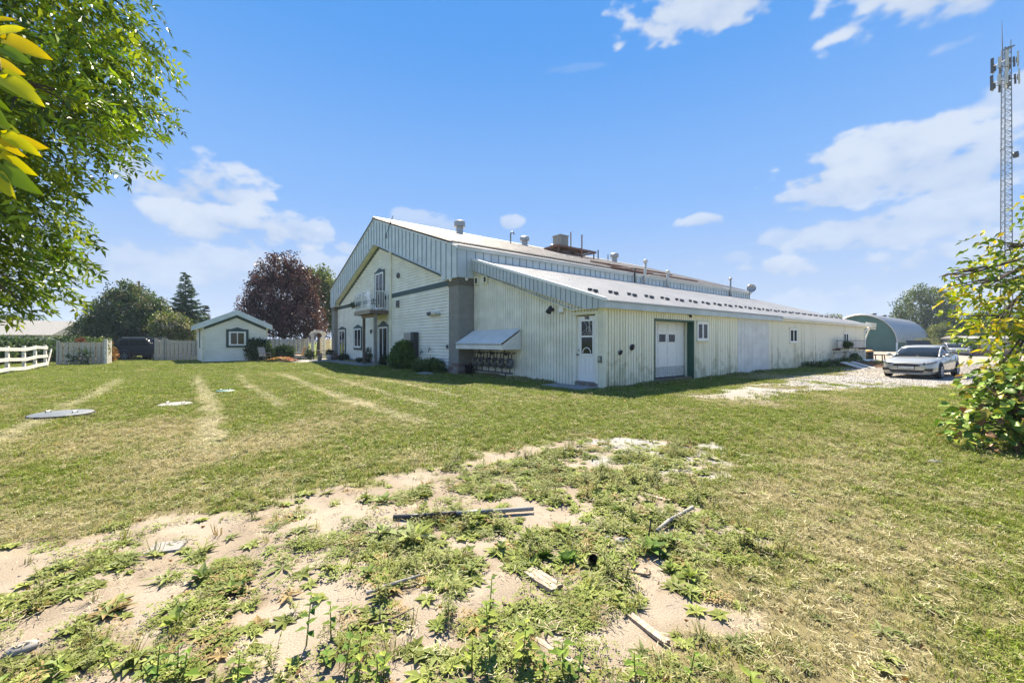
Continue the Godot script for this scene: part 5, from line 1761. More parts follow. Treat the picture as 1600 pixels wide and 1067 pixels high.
func wheel(parent: Node, at: Vector3, r: float, w: float, side: float):
	var t := Node3D.new()
	t.name = "wheel"
	t.position = at
	parent.add_child(t, true)
	var ax := Basis(Vector3(1, 0, 0), Vector3(0, 0, side), Vector3(0, -side, 0))
	var b := MB.new(true)
	b.lathe([Vector2(r * 0.66, -w * 0.5), Vector2(r * 0.9, -w * 0.5), Vector2(r, -w * 0.34), Vector2(r, w * 0.34), Vector2(r * 0.93, w * 0.5), Vector2(r * 0.68, w * 0.48)], 26, Vector3.ZERO, ax)
	part("tyre", b.done(), M.tyre, t)
	b = MB.new(true)
	b.lathe([Vector2(r * 0.68, w * 0.46), Vector2(r * 0.62, w * 0.42), Vector2(r * 0.60, w * 0.1), Vector2(0.001, w * 0.1)], 22, Vector3.ZERO, ax)
	part("wheel_well", b.done(), M.dark, t)
	b = MB.new()
	for k in 5:
		var an := TAU * k / 5.0 + 0.3
		var dr := Vector3(cos(an), sin(an), 0)
		b.tube(dr * r * 0.1 + Vector3(0, 0, side * w * 0.36), dr * r * 0.64 + Vector3(0, 0, side * w * 0.43), r * 0.085, r * 0.075, 6)
	b.tube(Vector3(0, 0, side * w * 0.2), Vector3(0, 0, side * w * 0.42), r * 0.16, r * 0.13, 10)
	for k in 22:
		var t0 := TAU * k / 22.0
		var t1 := TAU * (k + 1) / 22.0
		b.tube(Vector3(cos(t0), sin(t0), 0) * r * 0.66 + Vector3(0, 0, side * w * 0.46), Vector3(cos(t1), sin(t1), 0) * r * 0.66 + Vector3(0, 0, side * w * 0.46), r * 0.035, r * 0.035, 5, false)
	part("rim", b.done(), M.alloy, t)

# a four-door saloon facing +x
func make_saloon(called: String, label: String, at: Vector3, bs: Basis, paint: Material) -> Node3D:
	var t := thing(called, label, "car", at, bs)
	var st := [[2.42, 0.36, 0.52, 0.54, 0.60, 0.63], [2.38, 0.24, 0.66, 0.64, 0.64, 0.70], [2.26, 0.20, 0.80, 0.76, 0.68, 0.755], [2.02, 0.19, 0.88, 0.84, 0.73, 0.81], [1.7, 0.19, 0.905, 0.875, 0.78, 0.86], [1.3, 0.19, 0.91, 0.885, 0.82, 0.905], [0.92, 0.19, 0.915, 0.89, 0.86, 0.945], [0.4, 0.19, 0.915, 0.895, 0.89, 0.97], [-0.4, 0.19, 0.915, 0.895, 0.92, 0.98], [-1.2, 0.19, 0.915, 0.89, 0.95, 1.0], [-1.7, 0.20, 0.905, 0.875, 0.96, 1.02], [-2.1, 0.23, 0.86, 0.82, 0.95, 1.03], [-2.32, 0.30, 0.78, 0.73, 0.92, 1.01], [-2.40, 0.42, 0.66, 0.62, 0.84, 0.90]]
	part("body", loft(st), paint, t)
	# glasshouse: one dark shell, then painted roof and pillars over it
	var gs := [[1.02, 0.90, 0.78, 0.70, 0.92, 0.93], [0.62, 0.90, 0.80, 0.69, 1.10, 1.16], [0.25, 0.90, 0.81, 0.66, 1.28, 1.345], [-0.1, 0.90, 0.815, 0.62, 1.36, 1.425], [-0.55, 0.90, 0.815, 0.60, 1.385, 1.45], [-1.0, 0.92, 0.805, 0.585, 1.35, 1.42], [-1.4, 0.95, 0.79, 0.60, 1.22, 1.29], [-1.75, 0.97, 0.76, 0.64, 1.05, 1.10], [-1.92, 0.97, 0.74, 0.66, 0.99, 1.0]]
	part("windows", loft(gs), M.glass, t)
	var rf := [[0.22, 1.27, 0.60, 0.655, 1.29, 1.352], [-0.1, 1.345, 0.58, 0.625, 1.367, 1.433], [-0.55, 1.37, 0.56, 0.605, 1.392, 1.458], [-1.0, 1.335, 0.55, 0.592, 1.357, 1.428], [-1.12, 1.30, 0.55, 0.592, 1.325, 1.395]]
	part("roof", loft(rf), paint, t)
	for s in [-1.0, 1.0]:
		var b := MB.new(true)
		b.path([Vector3(1.06, 0.90, 0.77 * s), Vector3(0.62, 1.115, 0.705 * s), Vector3(0.24, 1.29, 0.665 * s), Vector3(-0.1, 1.375, 0.632 * s), Vector3(-0.55, 1.40, 0.61 * s), Vector3(-1.0, 1.365, 0.598 * s), Vector3(-1.4, 1.235, 0.612 * s), Vector3(-1.75, 1.06, 0.65 * s), Vector3(-1.95, 0.99, 0.67 * s)], 0.034, 6)
		part("pillar", b.done(), paint, t)
		b = MB.new()
		b.tube(Vector3(-0.30, 0.92, 0.83 * s), Vector3(-0.36, 1.385, 0.625 * s), 0.03)
		part("door_pillar", b.done(), M.dark, t)
		b = MB.new(true)
		b.lathe([Vector2(0.001, -0.11), Vector2(0.06, -0.08), Vector2(0.085, 0.02), Vector2(0.07, 0.09), Vector2(0.001, 0.11)], 10, Vector3(0.78, 1.0, 1.0 * s), Basis(Vector3(1, 0, 0), Vector3(0, 0, s), Vector3(0, -s, 0)))
		b.tube(Vector3(0.76, 0.95, 0.82 * s), Vector3(0.78, 0.97, 0.95 * s), 0.025)
		part("mirror", b.done(), paint, t)
		# swept headlamp, fog lamp recess, tail lamp
		b = MB.new(true)
		b.path([Vector3(2.385, 0.64, 0.47 * s), Vector3(2.355, 0.655, 0.60 * s), Vector3(2.265, 0.68, 0.725 * s), Vector3(2.12, 0.71, 0.80 * s), Vector3(1.92, 0.745, 0.845 * s)], 0.055, 8)
		part("headlight", b.done(), M.lamp, t)
		b = MB.new()
		b.tube(Vector3(2.36, 0.645, 0.56 * s), Vector3(2.43, 0.642, 0.565 * s), 0.042, 0.04, 10)
		b.tube(Vector3(2.25, 0.68, 0.69 * s), Vector3(2.325, 0.676, 0.715 * s), 0.04, 0.037, 10)
		part("headlight_lens", b.done(), M.dark, t)
		b = MB.new()
		b.prism(PackedVector2Array([Vector2(-0.16, -0.05), Vector2(0.12, -0.07), Vector2(0.16, 0.06), Vector2(-0.10, 0.05)]), Vector3(2.30, 0.40, 0.66 * s), Vector3(-0.65, 0, s).normalized(), Vector3(0.05, 1, 0), Vector3(0.09, 0, 0.05 * s))
		part("fog_lamp", b.done(), M.dark, t)
		boxpart("tail_light", Vector3(-2.33, 0.78, 0.45 * s), Vector3(-2.20, 0.92, 0.78 * s), M.redlight, t)
		for x in [1.42, -1.38]:
			b = MB.new(true)
			b.lathe([Vector2(0.392, -0.02), Vector2(0.38, 0.012), Vector2(0.001, 0.012)], 26, Vector3(x, 0.345, 0.906 * s), Basis(Vector3(1, 0, 0), Vector3(0, 0, s), Vector3(0, -s, 0)))
			part("wheel_arch", b.done(), M.dark, t)
			wheel(t, Vector3(x, 0.325, 0.835 * s), 0.325, 0.22, s)
		b = MB.new()
		for q in [[0.62, 0.30, 0.60, 0.86], [-0.32, 0.28, -0.34, 0.90], [-1.02, 0.62, -1.15, 0.93]]:
			b.tube(Vector3(q[0], q[1], 0.914 * s), Vector3(q[2], q[3], 0.897 * s), 0.006, 0.006, 4)
		b.tube(Vector3(1.0, 0.27, 0.913 * s), Vector3(-1.0, 0.27, 0.913 * s), 0.012, 0.012, 4)
		part("door_seam", b.done(), M.dark, t)
		b = MB.new(true)
		for x in [-0.1, -1.0]:
			b.tube(Vector3(x - 0.1, 0.80, 0.925 * s), Vector3(x + 0.1, 0.79, 0.925 * s), 0.016, 0.016, 6)
		part("door_handle", b.done(), paint, t)
	# nose
	var g := MB.new()
	g.prism(PackedVector2Array([Vector2(-0.46, -0.035), Vector2(-0.30, -0.065), Vector2(0.30, -0.065), Vector2(0.46, -0.035), Vector2(0.40, 0.045), Vector2(0, 0.055), Vector2(-0.40, 0.045)]), Vector3(2.36, 0.60, 0), Vector3(0, 0, 1), Vector3(-0.1, 1, 0).normalized(), Vector3(0.085, 0, 0))
	part("grille", g.done(), M.dark, t)
	g = MB.new()
	g.path([Vector3(2.43, 0.645, -0.42), Vector3(2.442, 0.655, -0.2), Vector3(2.446, 0.660, 0), Vector3(2.442, 0.655, 0.2), Vector3(2.43, 0.645, 0.42)], 0.012)
	part("grille_trim", g.done(), M.alloy, t)
	g = MB.new()
	g.prism(PackedVector2Array([Vector2(-0.52, -0.04), Vector2(0.52, -0.04), Vector2(0.60, 0.05), Vector2(-0.60, 0.05)]), Vector3(2.33, 0.33, 0), Vector3(0, 0, 1), Vector3.UP, Vector3(0.105, 0, 0))
	part("lower_intake", g.done(), M.dark, t)
	boxpart("front_plate", Vector3(2.455, 0.43, -0.26), Vector3(2.462, 0.535, 0.26), M.white_old, t)
	g = MB.new(true)
	g.path([Vector3(2.26, 0.235, -0.74), Vector3(2.40, 0.225, -0.5), Vector3(2.43, 0.222, 0), Vector3(2.40, 0.225, 0.5), Vector3(2.26, 0.235, 0.74)], 0.035, 6)
	part("bumper_lip", g.done(), paint, t)
	boxpart("plate_surround", Vector3(2.41, 0.415, -0.28), Vector3(2.454, 0.55, 0.28), M.dark, t)
	g = MB.new()
	g.tube(Vector3(0.98, 0.955, -0.1), Vector3(0.70, 1.08, 0.35), 0.008, 0.006, 4)
	g.tube(Vector3(0.98, 0.95, 0.35), Vector3(0.72, 1.06, 0.66), 0.008, 0.006, 4)
	part("wiper", g.done(), M.dark, t)
	return t

func make_suv():
	var t := thing("sport_utility_vehicle", "dark blue sport utility vehicle parked half behind the grey board gate", "car", Vector3(-28.75, -0.05, -33.2), Basis(Vector3.UP, -0.12))
	# faces +x; side outline
	var b := MB.new()
	b.prism(PackedVector2Array([Vector2(-2.35, 0.42), Vector2(2.3, 0.38), Vector2(2.38, 0.62), Vector2(2.32, 1.0), Vector2(1.0, 1.10), Vector2(-2.38, 1.12), Vector2(-2.42, 0.62)]), Vector3(0, 0, -0.92), Vector3(1, 0, 0), Vector3.UP, Vector3(0, 0, 1.84))
	part("body", b.done(), M.paint_navy, t)
	b = MB.new()
	b.prism(PackedVector2Array([Vector2(-2.32, 1.12), Vector2(1.0, 1.10), Vector2(0.35, 1.70), Vector2(0.1, 1.76), Vector2(-2.0, 1.76), Vector2(-2.15, 1.70)]), Vector3(0, 0, -0.80), Vector3(1, 0, 0), Vector3.UP, Vector3(0, 0, 1.60))
	part("cabin", b.done(), M.paint_navy, t)
	for q in [[-2.02, -1.25], [-1.18, -0.32], [-0.24, 0.5]]:
		b = MB.new()
		b.prism(PackedVector2Array([Vector2(q[0], 1.17), Vector2(q[1] + (0.15 if q[1] > 0 else 0.0), 1.17), Vector2(q[1] - (0.30 if q[1] > 0 else 0.0), 1.62), Vector2(q[0] + (0.08 if q[0] < -2 else 0.0), 1.62)]), Vector3(0, 0, 0.801), Vector3(1, 0, 0), Vector3.UP, Vector3(0, 0, 0.012))
		part("side_window", b.done(), M.glass, t)
	for z in [-0.7, 0.7]:
		boxpart("roof_rail", Vector3(-1.9, 1.80, z - 0.025), Vector3(0.15, 1.84, z + 0.025), M.alloy, t)
	for x in [-1.8, -0.6, 0.05]:
		boxpart("crossbar", Vector3(x - 0.02, 1.76, -0.72), Vector3(x + 0.02, 1.80, 0.72), M.alloy, t)
	for s in [-1.0, 1.0]:
		for x in [-1.42, 1.45]:
			b = MB.new(true)
			b.lathe([Vector2(0.47, -0.03), Vector2(0.45, 0.02), Vector2(0.001, 0.02)], 22, Vector3(x, 0.44, 0.915 * s), Basis(Vector3(1, 0, 0), Vector3(0, 0, s), Vector3(0, -s, 0)))
			part("wheel_arch", b.done(), M.dark, t)
			wheel(t, Vector3(x, 0.40, 0.86 * s), 0.40, 0.25, s)
		boxpart("tail_light", Vector3(-2.415, 0.82, 0.70 * s), Vector3(-2.20, 1.04, 0.925 * s), M.redlight, t)
		boxpart("side_moulding", Vector3(-2.0, 0.56, 0.92 * s - 0.006), Vector3(1.9, 0.66, 0.92 * s + 0.012), M.dark, t)
	boxpart("bumper", Vector3(-2.50, 0.45, -0.90), Vector3(-2.40, 0.66, 0.90), M.dark, t)
	boxpart("rear_glass", Vector3(-2.30, 1.18, -0.62), Vector3(-2.20, 1.60, 0.62), M.glass, t)

# ------------------------------------------------------------------ the drive and yard on the right
func make_right_yard():
	var back := Vector3(0.835, 0, -0.55).normalized()      # from the car's nose to its tail
	make_saloon("parked_car", "silver white four-door saloon parked on the gravel facing the lawn", Vector3(19.3, -0.17, -19.55), basis_along(-back), M.paint)
	# ---- arched steel hut
	var t := thing("arched_hut", "green fronted arched steel hut with a ribbed grey roof beyond the yard", "building", W(70.5, 9.2, -0.17), yaw)
	var r := 4.15
	var sp := 1.45
	var ln := 25.0
	var n := 18
	for k in 15:      # hoops of roofing, each bulging
		var b := MB.new()
		var a0 := ln * k / 15.0
		var a1 := ln * (k + 1) / 15.0
		for j in n:
			var t0 := PI * j / n
			var t1 := PI * (j + 1) / n
			var pr := [[a0, 0.0], [lerpf(a0, a1, 0.3), 0.26], [lerpf(a0, a1, 0.7), 0.26], [a1, 0.0]]
			for i in 3:
				var f := func(x: float, e: float, an: float) -> Vector3: return Vector3(x, sp + sin(an) * (r + e), -cos(an) * (r + e))
				b.quad(f.call(pr[i][0], pr[i][1], t0), f.call(pr[i][0], pr[i][1], t1), f.call(pr[i + 1][0], pr[i + 1][1], t1), f.call(pr[i + 1][0], pr[i + 1][1], t0), Vector3(a0, 0, 0))
		part("roof_hoop", b.done(), M.galv, t)
	var poly := PackedVector2Array([Vector2(-r, 0.0), Vector2(-r, sp)])
	for j in range(1, n):
		poly.append(Vector2(-cos(PI * j / n) * (r - 0.02), sp + sin(PI * j / n) * (r - 0.02)))
	poly.append_array(PackedVector2Array([Vector2(r, sp), Vector2(r, 0.0)]))
	var b := MB.new()
	b.prism(poly, Vector3(0.25, 0, 0), Vector3(0, 0, 1), Vector3.UP, Vector3(0.08, 0, 0))
	part("front_wall", b.done(), M.quonset, t)
	for k in 16:
		var z := -r + 0.25 + (2 * r - 0.5) * k / 15.0
		var top := sp + sqrt(maxf(0.0, r * r - z * z)) - 0.15
		boxpart("rib", Vector3(0.222, 0.02, z - 0.03), Vector3(0.249, top, z + 0.03), M.quonset, t)
	for j in n:
		var rim := MB.new()
		var t0 := PI * j / n
		var t1 := PI * (j + 1) / n
		rim.tube(Vector3(0.05, sp + sin(t0) * (r + 0.05), -cos(t0) * (r + 0.05)), Vector3(0.05, sp + sin(t1) * (r + 0.05), -cos(t1) * (r + 0.05)), 0.10, 0.10, 6)
		part("edge_trim", rim.done(), M.roof, t)
	for z in [-r, r]:
		boxpart("side_wall", Vector3(0.3, 0, z - 0.06), Vector3(ln, sp, z + 0.06), M.quonset, t)
		boxpart("corner_post", Vector3(-0.02, 0, z - 0.09), Vector3(0.20, sp, z + 0.09), M.white, t)
	for q in [8.0, 15.0]:
		b = MB.new(true)
		b.lathe([Vector2(0.25, -0.1), Vector2(0.25, 0.35), Vector2(0.42, 0.36), Vector2(0.35, 0.55), Vector2(0.001, 0.6)], 12, Vector3(q, sp + r + 0.05, 0.0))
		part("roof_vent", b.done(), M.darkgrey, t)
	# ---- lattice mast
	make_mast()
	# ---- basketball hoop at the end of the lean-to
	t = thing("basketball_hoop", "leaning white pole with a pale backboard behind the lean-to's far corner", "basketball hoop", Vector3(26.3, -0.1, -31.3))
	b = MB.new()
	b.tube(Vector3(0, -0.1, 0), Vector3(0.05, 0.9, 0), 0.05)
	b.tube(Vector3(0.05, 0.9, 0), Vector3(0.62, 2.55, 0.0), 0.045)
	part("pole", b.done(), M.white_old, t)
	b = MB.new()
	b.box(Vector3(0.62, 2.72, 0.12), Vector3(0.80, 0.48, 0.03), Basis(Vector3(0, 0, 1), -0.12))
	part("backboard", b.done(), M.cream, t)
	b = MB.new()
	for k in 12:
		b.tube(Vector3(0.62 + cos(TAU * k / 12) * 0.2, 2.56, 0.36 + sin(TAU * k / 12) * 0.2), Vector3(0.62 + cos(TAU * (k + 1) / 12) * 0.2, 2.56, 0.36 + sin(TAU * (k + 1) / 12) * 0.2), 0.012, 0.012, 4, false)
	part("ring", b.done(), M.rust, t)
	# ---- deck railing sections stacked against the wall
	var rails := [["upper section of wooden deck railing fixed along the wall below the last small window", 21.7, 28.0, 0.98, 0.55], ["lower section of wooden deck railing standing against the wall with weeds in it", 21.1, 27.6, 0.12, 0.66]]
	for q in rails:
		t = thing("deck_railing", q[0], "railing", W(q[1], -0.35, q[3]), yaw, "sections of deck railing")
		var w: float = q[2] - q[1]
		for y in [0.0, q[4] - 0.06]:
			boxpart("rail", Vector3(0, y, -0.05), Vector3(w, y + 0.06, 0.03), M.wood_dark, t)
		boxpart("back_board", Vector3(0, 0.0, -0.10), Vector3(0.5, 0.04, 0.30), M.wood_dark, t)
		boxpart("back_board", Vector3(w - 0.5, 0.0, -0.10), Vector3(w, 0.04, 0.30), M.wood_dark, t)
		boxpart("bracket", Vector3(0.2, -0.10, -0.34), Vector3(0.3, 0.0, 0.1), M.wood_dark, t)
		boxpart("bracket", Vector3(w - 0.3, -0.10, -0.34), Vector3(w - 0.2, 0.0, 0.1), M.wood_dark, t)
		var nb := 26
		for k in nb:
			if q[3] < 0.5 and k > 5 and k < 10: continue
			var x := 0.15 + (w - 0.3) * k / (nb - 1)
			boxpart("baluster", Vector3(x - 0.04, 0.061, 0.031), Vector3(x + 0.04, q[4] - 0.005, 0.055), M.fence, t)
	var dk := [Color(0.05, 0.09, 0.025), Color(0.08, 0.13, 0.04), Color(0.13, 0.17, 0.06)]
	for q in [["dark creeper hanging on the upper deck railing's near end", 22.9, -0.55, 1.25, 0.2, 0.14], ["leafy creeper growing up through the lower deck railing", 24.2, -0.6, 0.35, 0.22, 0.28], ["dark weeds along the wall's foot before the deck railing", 19.6, -0.8, 0.14, 0.8, 0.2], ["low weeds at the foot of the long wall beyond the second small window", 17.2, -0.6, 0.12, 0.8, 0.2], ["weeds round the white pallet at the wall's foot", 21.6, -1.1, 0.2, 0.9, 0.3]]:
		leafy("wall_weed", q[0], "plant", W(q[1], q[2], 0.0), [[Vector3(0, q[3], 0), Vector3(q[4], q[5], 0.3)]], 130, leaf_cluster(7, 0.10, 0.12, 14), M.leaf, dk, 0.0, 0.02)
	# ---- pallets
	var pl := [["bluish white slatted pallet leaning low beside the wall, first in the row", 19.4, -1.75, M.fence, 0.0], ["white slatted pallet next to the bluish one, tilted", 20.7, -1.85, M.fence, 0.1], ["brown wooden pallet with broken slats between the white pallet and the car", 22.1, -1.95, M.wood_red, -0.1], ["brown pallet with open frame at the end of the row by the car", 23.6, -2.1, M.wood_red, 0.15]]
	for i in pl.size():
		var q = pl[i]
		t = thing("wooden_pallet", q[0], "pallet", W(q[1], q[2], gy(W(q[1], q[2]).x, -W(q[1], q[2]).z)), yaw * Basis(Vector3.UP, q[4]) * Basis(Vector3.RIGHT, 0.32), "pallets beside the long wall")
		for k in (8 if i < 2 else 5):
			var x: float = -0.55 + 1.1 * k / (7.0 if i < 2 else 4.0)
			boxpart("slat", Vector3(x - 0.045, 0.10, -0.6), Vector3(x + 0.045, 0.12, 0.55), q[3], t)
		for z in [-0.55, 0.0, 0.5]:
			boxpart("stringer", Vector3(-0.6, 0.0, z - 0.02), Vector3(0.6, 0.098, z + 0.02), M.wood_dark if i < 2 else q[3], t)
	t = thing("plywood_sheet", "pale sheet of plywood lying on blocks behind the brown pallets", "board", W(24.6, -1.0, -0.02), yaw)
	boxpart("sheet", Vector3(-1.9, 0.24, -0.5), Vector3(1.6, 0.27, 0.5), M.clad_white, t)
	for x in [-1.4, 1.1]:
		boxpart("block", Vector3(x, -0.1, -0.3), Vector3(x + 0.2, 0.239, 0.3), M.concrete, t)
	t = thing("metal_stand", "rusty bent metal frame standing by the lean-to's far corner", "frame", W(28.6, -1.2, -0.05), yaw)
	b = MB.new()
	b.path([Vector3(0, 0, 0), Vector3(-0.1, 0.55, 0), Vector3(0.55, 0.55, 0), Vector3(0.75, 0.0, 0)], 0.035)
	b.path([Vector3(0, 0, -0.5), Vector3(-0.1, 0.55, -0.5), Vector3(0.55, 0.55, -0.5), Vector3(0.75, 0.0, -0.5)], 0.035)
	b.tube(Vector3(-0.1, 0.55, 0), Vector3(-0.1, 0.55, -0.5), 0.03)
	b.tube(Vector3(0.55, 0.55, 0), Vector3(0.55, 0.55, -0.5), 0.03)
	part("bent_tube", b.done(), M.rust, t)
	t = thing("black_bin", "black bin with a tan lid at the lean-to's far corner", "bin", W(30.2, -0.1, -0.05), yaw)
	b = MB.new(true)
	b.lathe([Vector2(0.001, 0), Vector2(0.25, 0), Vector2(0.30, 0.72), Vector2(0.001, 0.73)], 14)
	part("bin_body", b.done(), M.dark, t)
	b = MB.new(true)
	b.lathe([Vector2(0.33, 0.72), Vector2(0.34, 0.78), Vector2(0.2, 0.86), Vector2(0.001, 0.88)], 14)
	part("lid", b.done(), M.tan, t)
	# ---- beyond the car
	t = thing("dark_pickup", "dark pickup truck standing far behind the silver car", "car", Vector3(41.0, -0.17, -42.0), basis_along(Vector3(-0.66, 0, 0.75)))
	b = MB.new()
	b.prism(PackedVector2Array([Vector2(-2.7, 0.45), Vector2(2.6, 0.42), Vector2(2.65, 0.95), Vector2(1.4, 1.05), Vector2(-2.7, 1.05)]), Vector3(0, 0, -0.95), Vector3(1, 0, 0), Vector3.UP, Vector3(0, 0, 1.9))
	part("body", b.done(), M.paint_navy, t)
	b = MB.new()
	b.prism(PackedVector2Array([Vector2(-0.7, 1.05), Vector2(1.4, 1.05), Vector2(0.7, 1.72), Vector2(-0.6, 1.75)]), Vector3(0, 0, -0.82), Vector3(1, 0, 0), Vector3.UP, Vector3(0, 0, 1.64))
	part("cabin", b.done(), M.glass, t)
	for s in [-1.0, 1.0]:
		for x in [-1.7, 1.7]:
			wheel(t, Vector3(x, 0.38, 0.87 * s), 0.38, 0.24, s)
	t = thing("blue_tarpaulin", "blue tarpaulin bundle lying in the bed of the dark pickup", "tarpaulin", Vector3(42.0, 0.80, -43.3))
	b = MB.new(true)
	b.lathe([Vector2(0.5, 0.0), Vector2(0.48, 0.3), Vector2(0.3, 0.52), Vector2(0.001, 0.6)], 9)
	part("folded_sheet", b.done(), mat(lin(0.04, 0.16, 0.42), 0.6), t)
	boxpart("strap", Vector3(-0.05, 0.59, -0.2), Vector3(0.05, 0.61, 0.2), M.dark, t)
	make_saloon("grey_car", "small grey car parked far off beside the brown hedge", Vector3(50.5, -0.17, -47.5), basis_along(Vector3(-0.5, 0, 0.85)), mat(lin(0.25, 0.26, 0.28), 0.3, 0.4))
	t = thing("white_garage", "low white garage with a red door seen through the leaves of the yellow green tree", "building", Vector3(78.5, -0.2, -68), Basis(Vector3.UP, -0.55))
	boxpart("wall", Vector3(-5, 0, -3), Vector3(6.5, 2.15, 3), M.white_old, t)
	b = MB.new()
	b.prism(PackedVector2Array([Vector2(-3.3, 2.12), Vector2(3.3, 2.12), Vector2(0, 2.55)]), Vector3(-5.3, 0, 0), Vector3(0, 0, 1), Vector3.UP, Vector3(12.1, 0, 0))
	part("roof", b.done(), M.concrete, t)
	boxpart("door", Vector3(2.6, 0.0, 3.001), Vector3(4.6, 2.1, 3.06), mat(lin(0.42, 0.03, 0.05), 0.5), t)
	t = thing("raised_bed", "grey timber raised bed on the grass beyond the gravel yard", "planter", Vector3(52.0, -0.17, -46.2), Basis(Vector3.UP, -0.6))
	for k in 3:
		for z in [-1.0, 1.0]:
			boxpart("plank", Vector3(-2.2, 0.22 * k, z - 0.03), Vector3(2.2, 0.22 * k + 0.21, z + 0.03), M.wood_dark, t)
		for x in [-2.2, 2.2]:
			boxpart("plank", Vector3(x - 0.03, 0.22 * k, -0.97), Vector3(x + 0.03, 0.22 * k + 0.21, 0.97), M.wood_dark, t)
	boxpart("soil", Vector3(-2.16, 0.0, -0.96), Vector3(2.16, 0.56, 0.96), M.wood_dark, t)

func make_mast():
	var t := thing("lattice_mast", "tall grey lattice mast with panel antennas clustered round its top", "antenna mast", Vector3(73.7, -0.3, -62.0))
	var h := 45.5
	var corner := func(k: int, y: float) -> Vector3:
		var r: float = lerpf(0.72, 0.55, y / h)
		return Vector3(cos(TAU * k / 3 + 0.5) * r, y, sin(TAU * k / 3 + 0.5) * r)
	for k in 3:
		var b := MB.new()
		b.tube(corner.call(k, 0.0), corner.call(k, h), 0.075, 0.06, 6)
		part("leg", b.done(), M.steel, t)
	var nb := 58
	for i in nb:
		var b := MB.new()
		var y0: float = h * i / nb
		var y1: float = h * (i + 1) / nb
		for k in 3:
			var k2 := (k + 1) % 3
			b.tube(corner.call(k, y0), corner.call(k2, y0), 0.03, 0.03, 4, false)
			if i % 2: b.tube(corner.call(k, y0), corner.call(k2, y1), 0.03, 0.03, 4, false)
			else: b.tube(corner.call(k2, y0), corner.call(k, y1), 0.03, 0.03, 4, false)
		part("brace_bay", b.done(), M.meter, t)
	# head frame and antennas
	for tier in [[43.2, 1.0], [40.6, 1.1]]:
		for k in 3:
			var an := TAU * k / 3 + 0.9
			var mid := Vector3(cos(an) * tier[1], tier[0], sin(an) * tier[1])
			var side := Vector3(-sin(an), 0, cos(an))
			var b := MB.new()
			b.tube(Vector3(0, tier[0], 0), mid, 0.05)
			b.tube(mid - side * 0.95, mid + side * 0.95, 0.05)
			part("antenna_arm", b.done(), M.steel, t)
			for j in 3:
				var p: Vector3 = mid + side * (-0.85 + 0.85 * j)
				var a := MB.new()
				var l := 1.1 if (j + k) % 2 else 0.75
				a.box(p + Vector3(cos(an) * 0.15, 0.1, sin(an) * 0.15), Vector3(0.17, l * 2.0, 0.30), Basis(Vector3.UP, -an))
				part("panel_antenna", a.done(), M.white_old if (j + k) % 3 else M.darkgrey, t)
				if j != 1:
					a = MB.new()
					a.box(p - Vector3(cos(an) * 0.22, 0.15, sin(an) * 0.22), Vector3(0.22, 0.7, 0.3), Basis(Vector3.UP, -an))
					part("radio_unit", a.done(), M.darkgrey, t)
	var b := MB.new()
	b.tube(Vector3(-0.5, 43.5, 0), Vector3(-0.55, 47.2, 0), 0.10, 0.05, 6)
	b.tube(Vector3(-0.55, 47.2, 0), Vector3(-0.6, 49.6, 0), 0.05, 0.02, 6)
	part("whip_antenna", b.done(), M.steel, t)
	b = MB.new()
	b.tube(Vector3(0.5, 45.3, 0.2), Vector3(0.5, 46.6, 0.2), 0.05)
	b.box(Vector3(0.4, 45.5, 0.0), Vector3(1.0, 0.18, 0.8), Basis(Vector3(0, 0, 1), 0.25))
	part("top_platform", b.done(), M.steel, t)
	for q in [[30.6, 1.2], [14.6, 2.2]]:
		b = MB.new()
		for k in 3:
			b.tube(corner.call(k, q[0]) * Vector3(q[1], 1, q[1]), corner.call((k + 1) % 3, q[0]) * Vector3(q[1], 1, q[1]), 0.04, 0.04, 4)
			b.tube(corner.call(k, q[0] - 0.4), corner.call(k, q[0]) * Vector3(q[1], 1, q[1]), 0.04, 0.04, 4)
		part("torque_frame", b.done(), M.steel, t)
	b = MB.new(true)
	b.tube(Vector3(0.3, 29.2, 0.7), Vector3(0.5, 29.2, 1.1), 0.45, 0.45, 14)
	part("microwave_dish", b.done(), M.darkgrey, t)

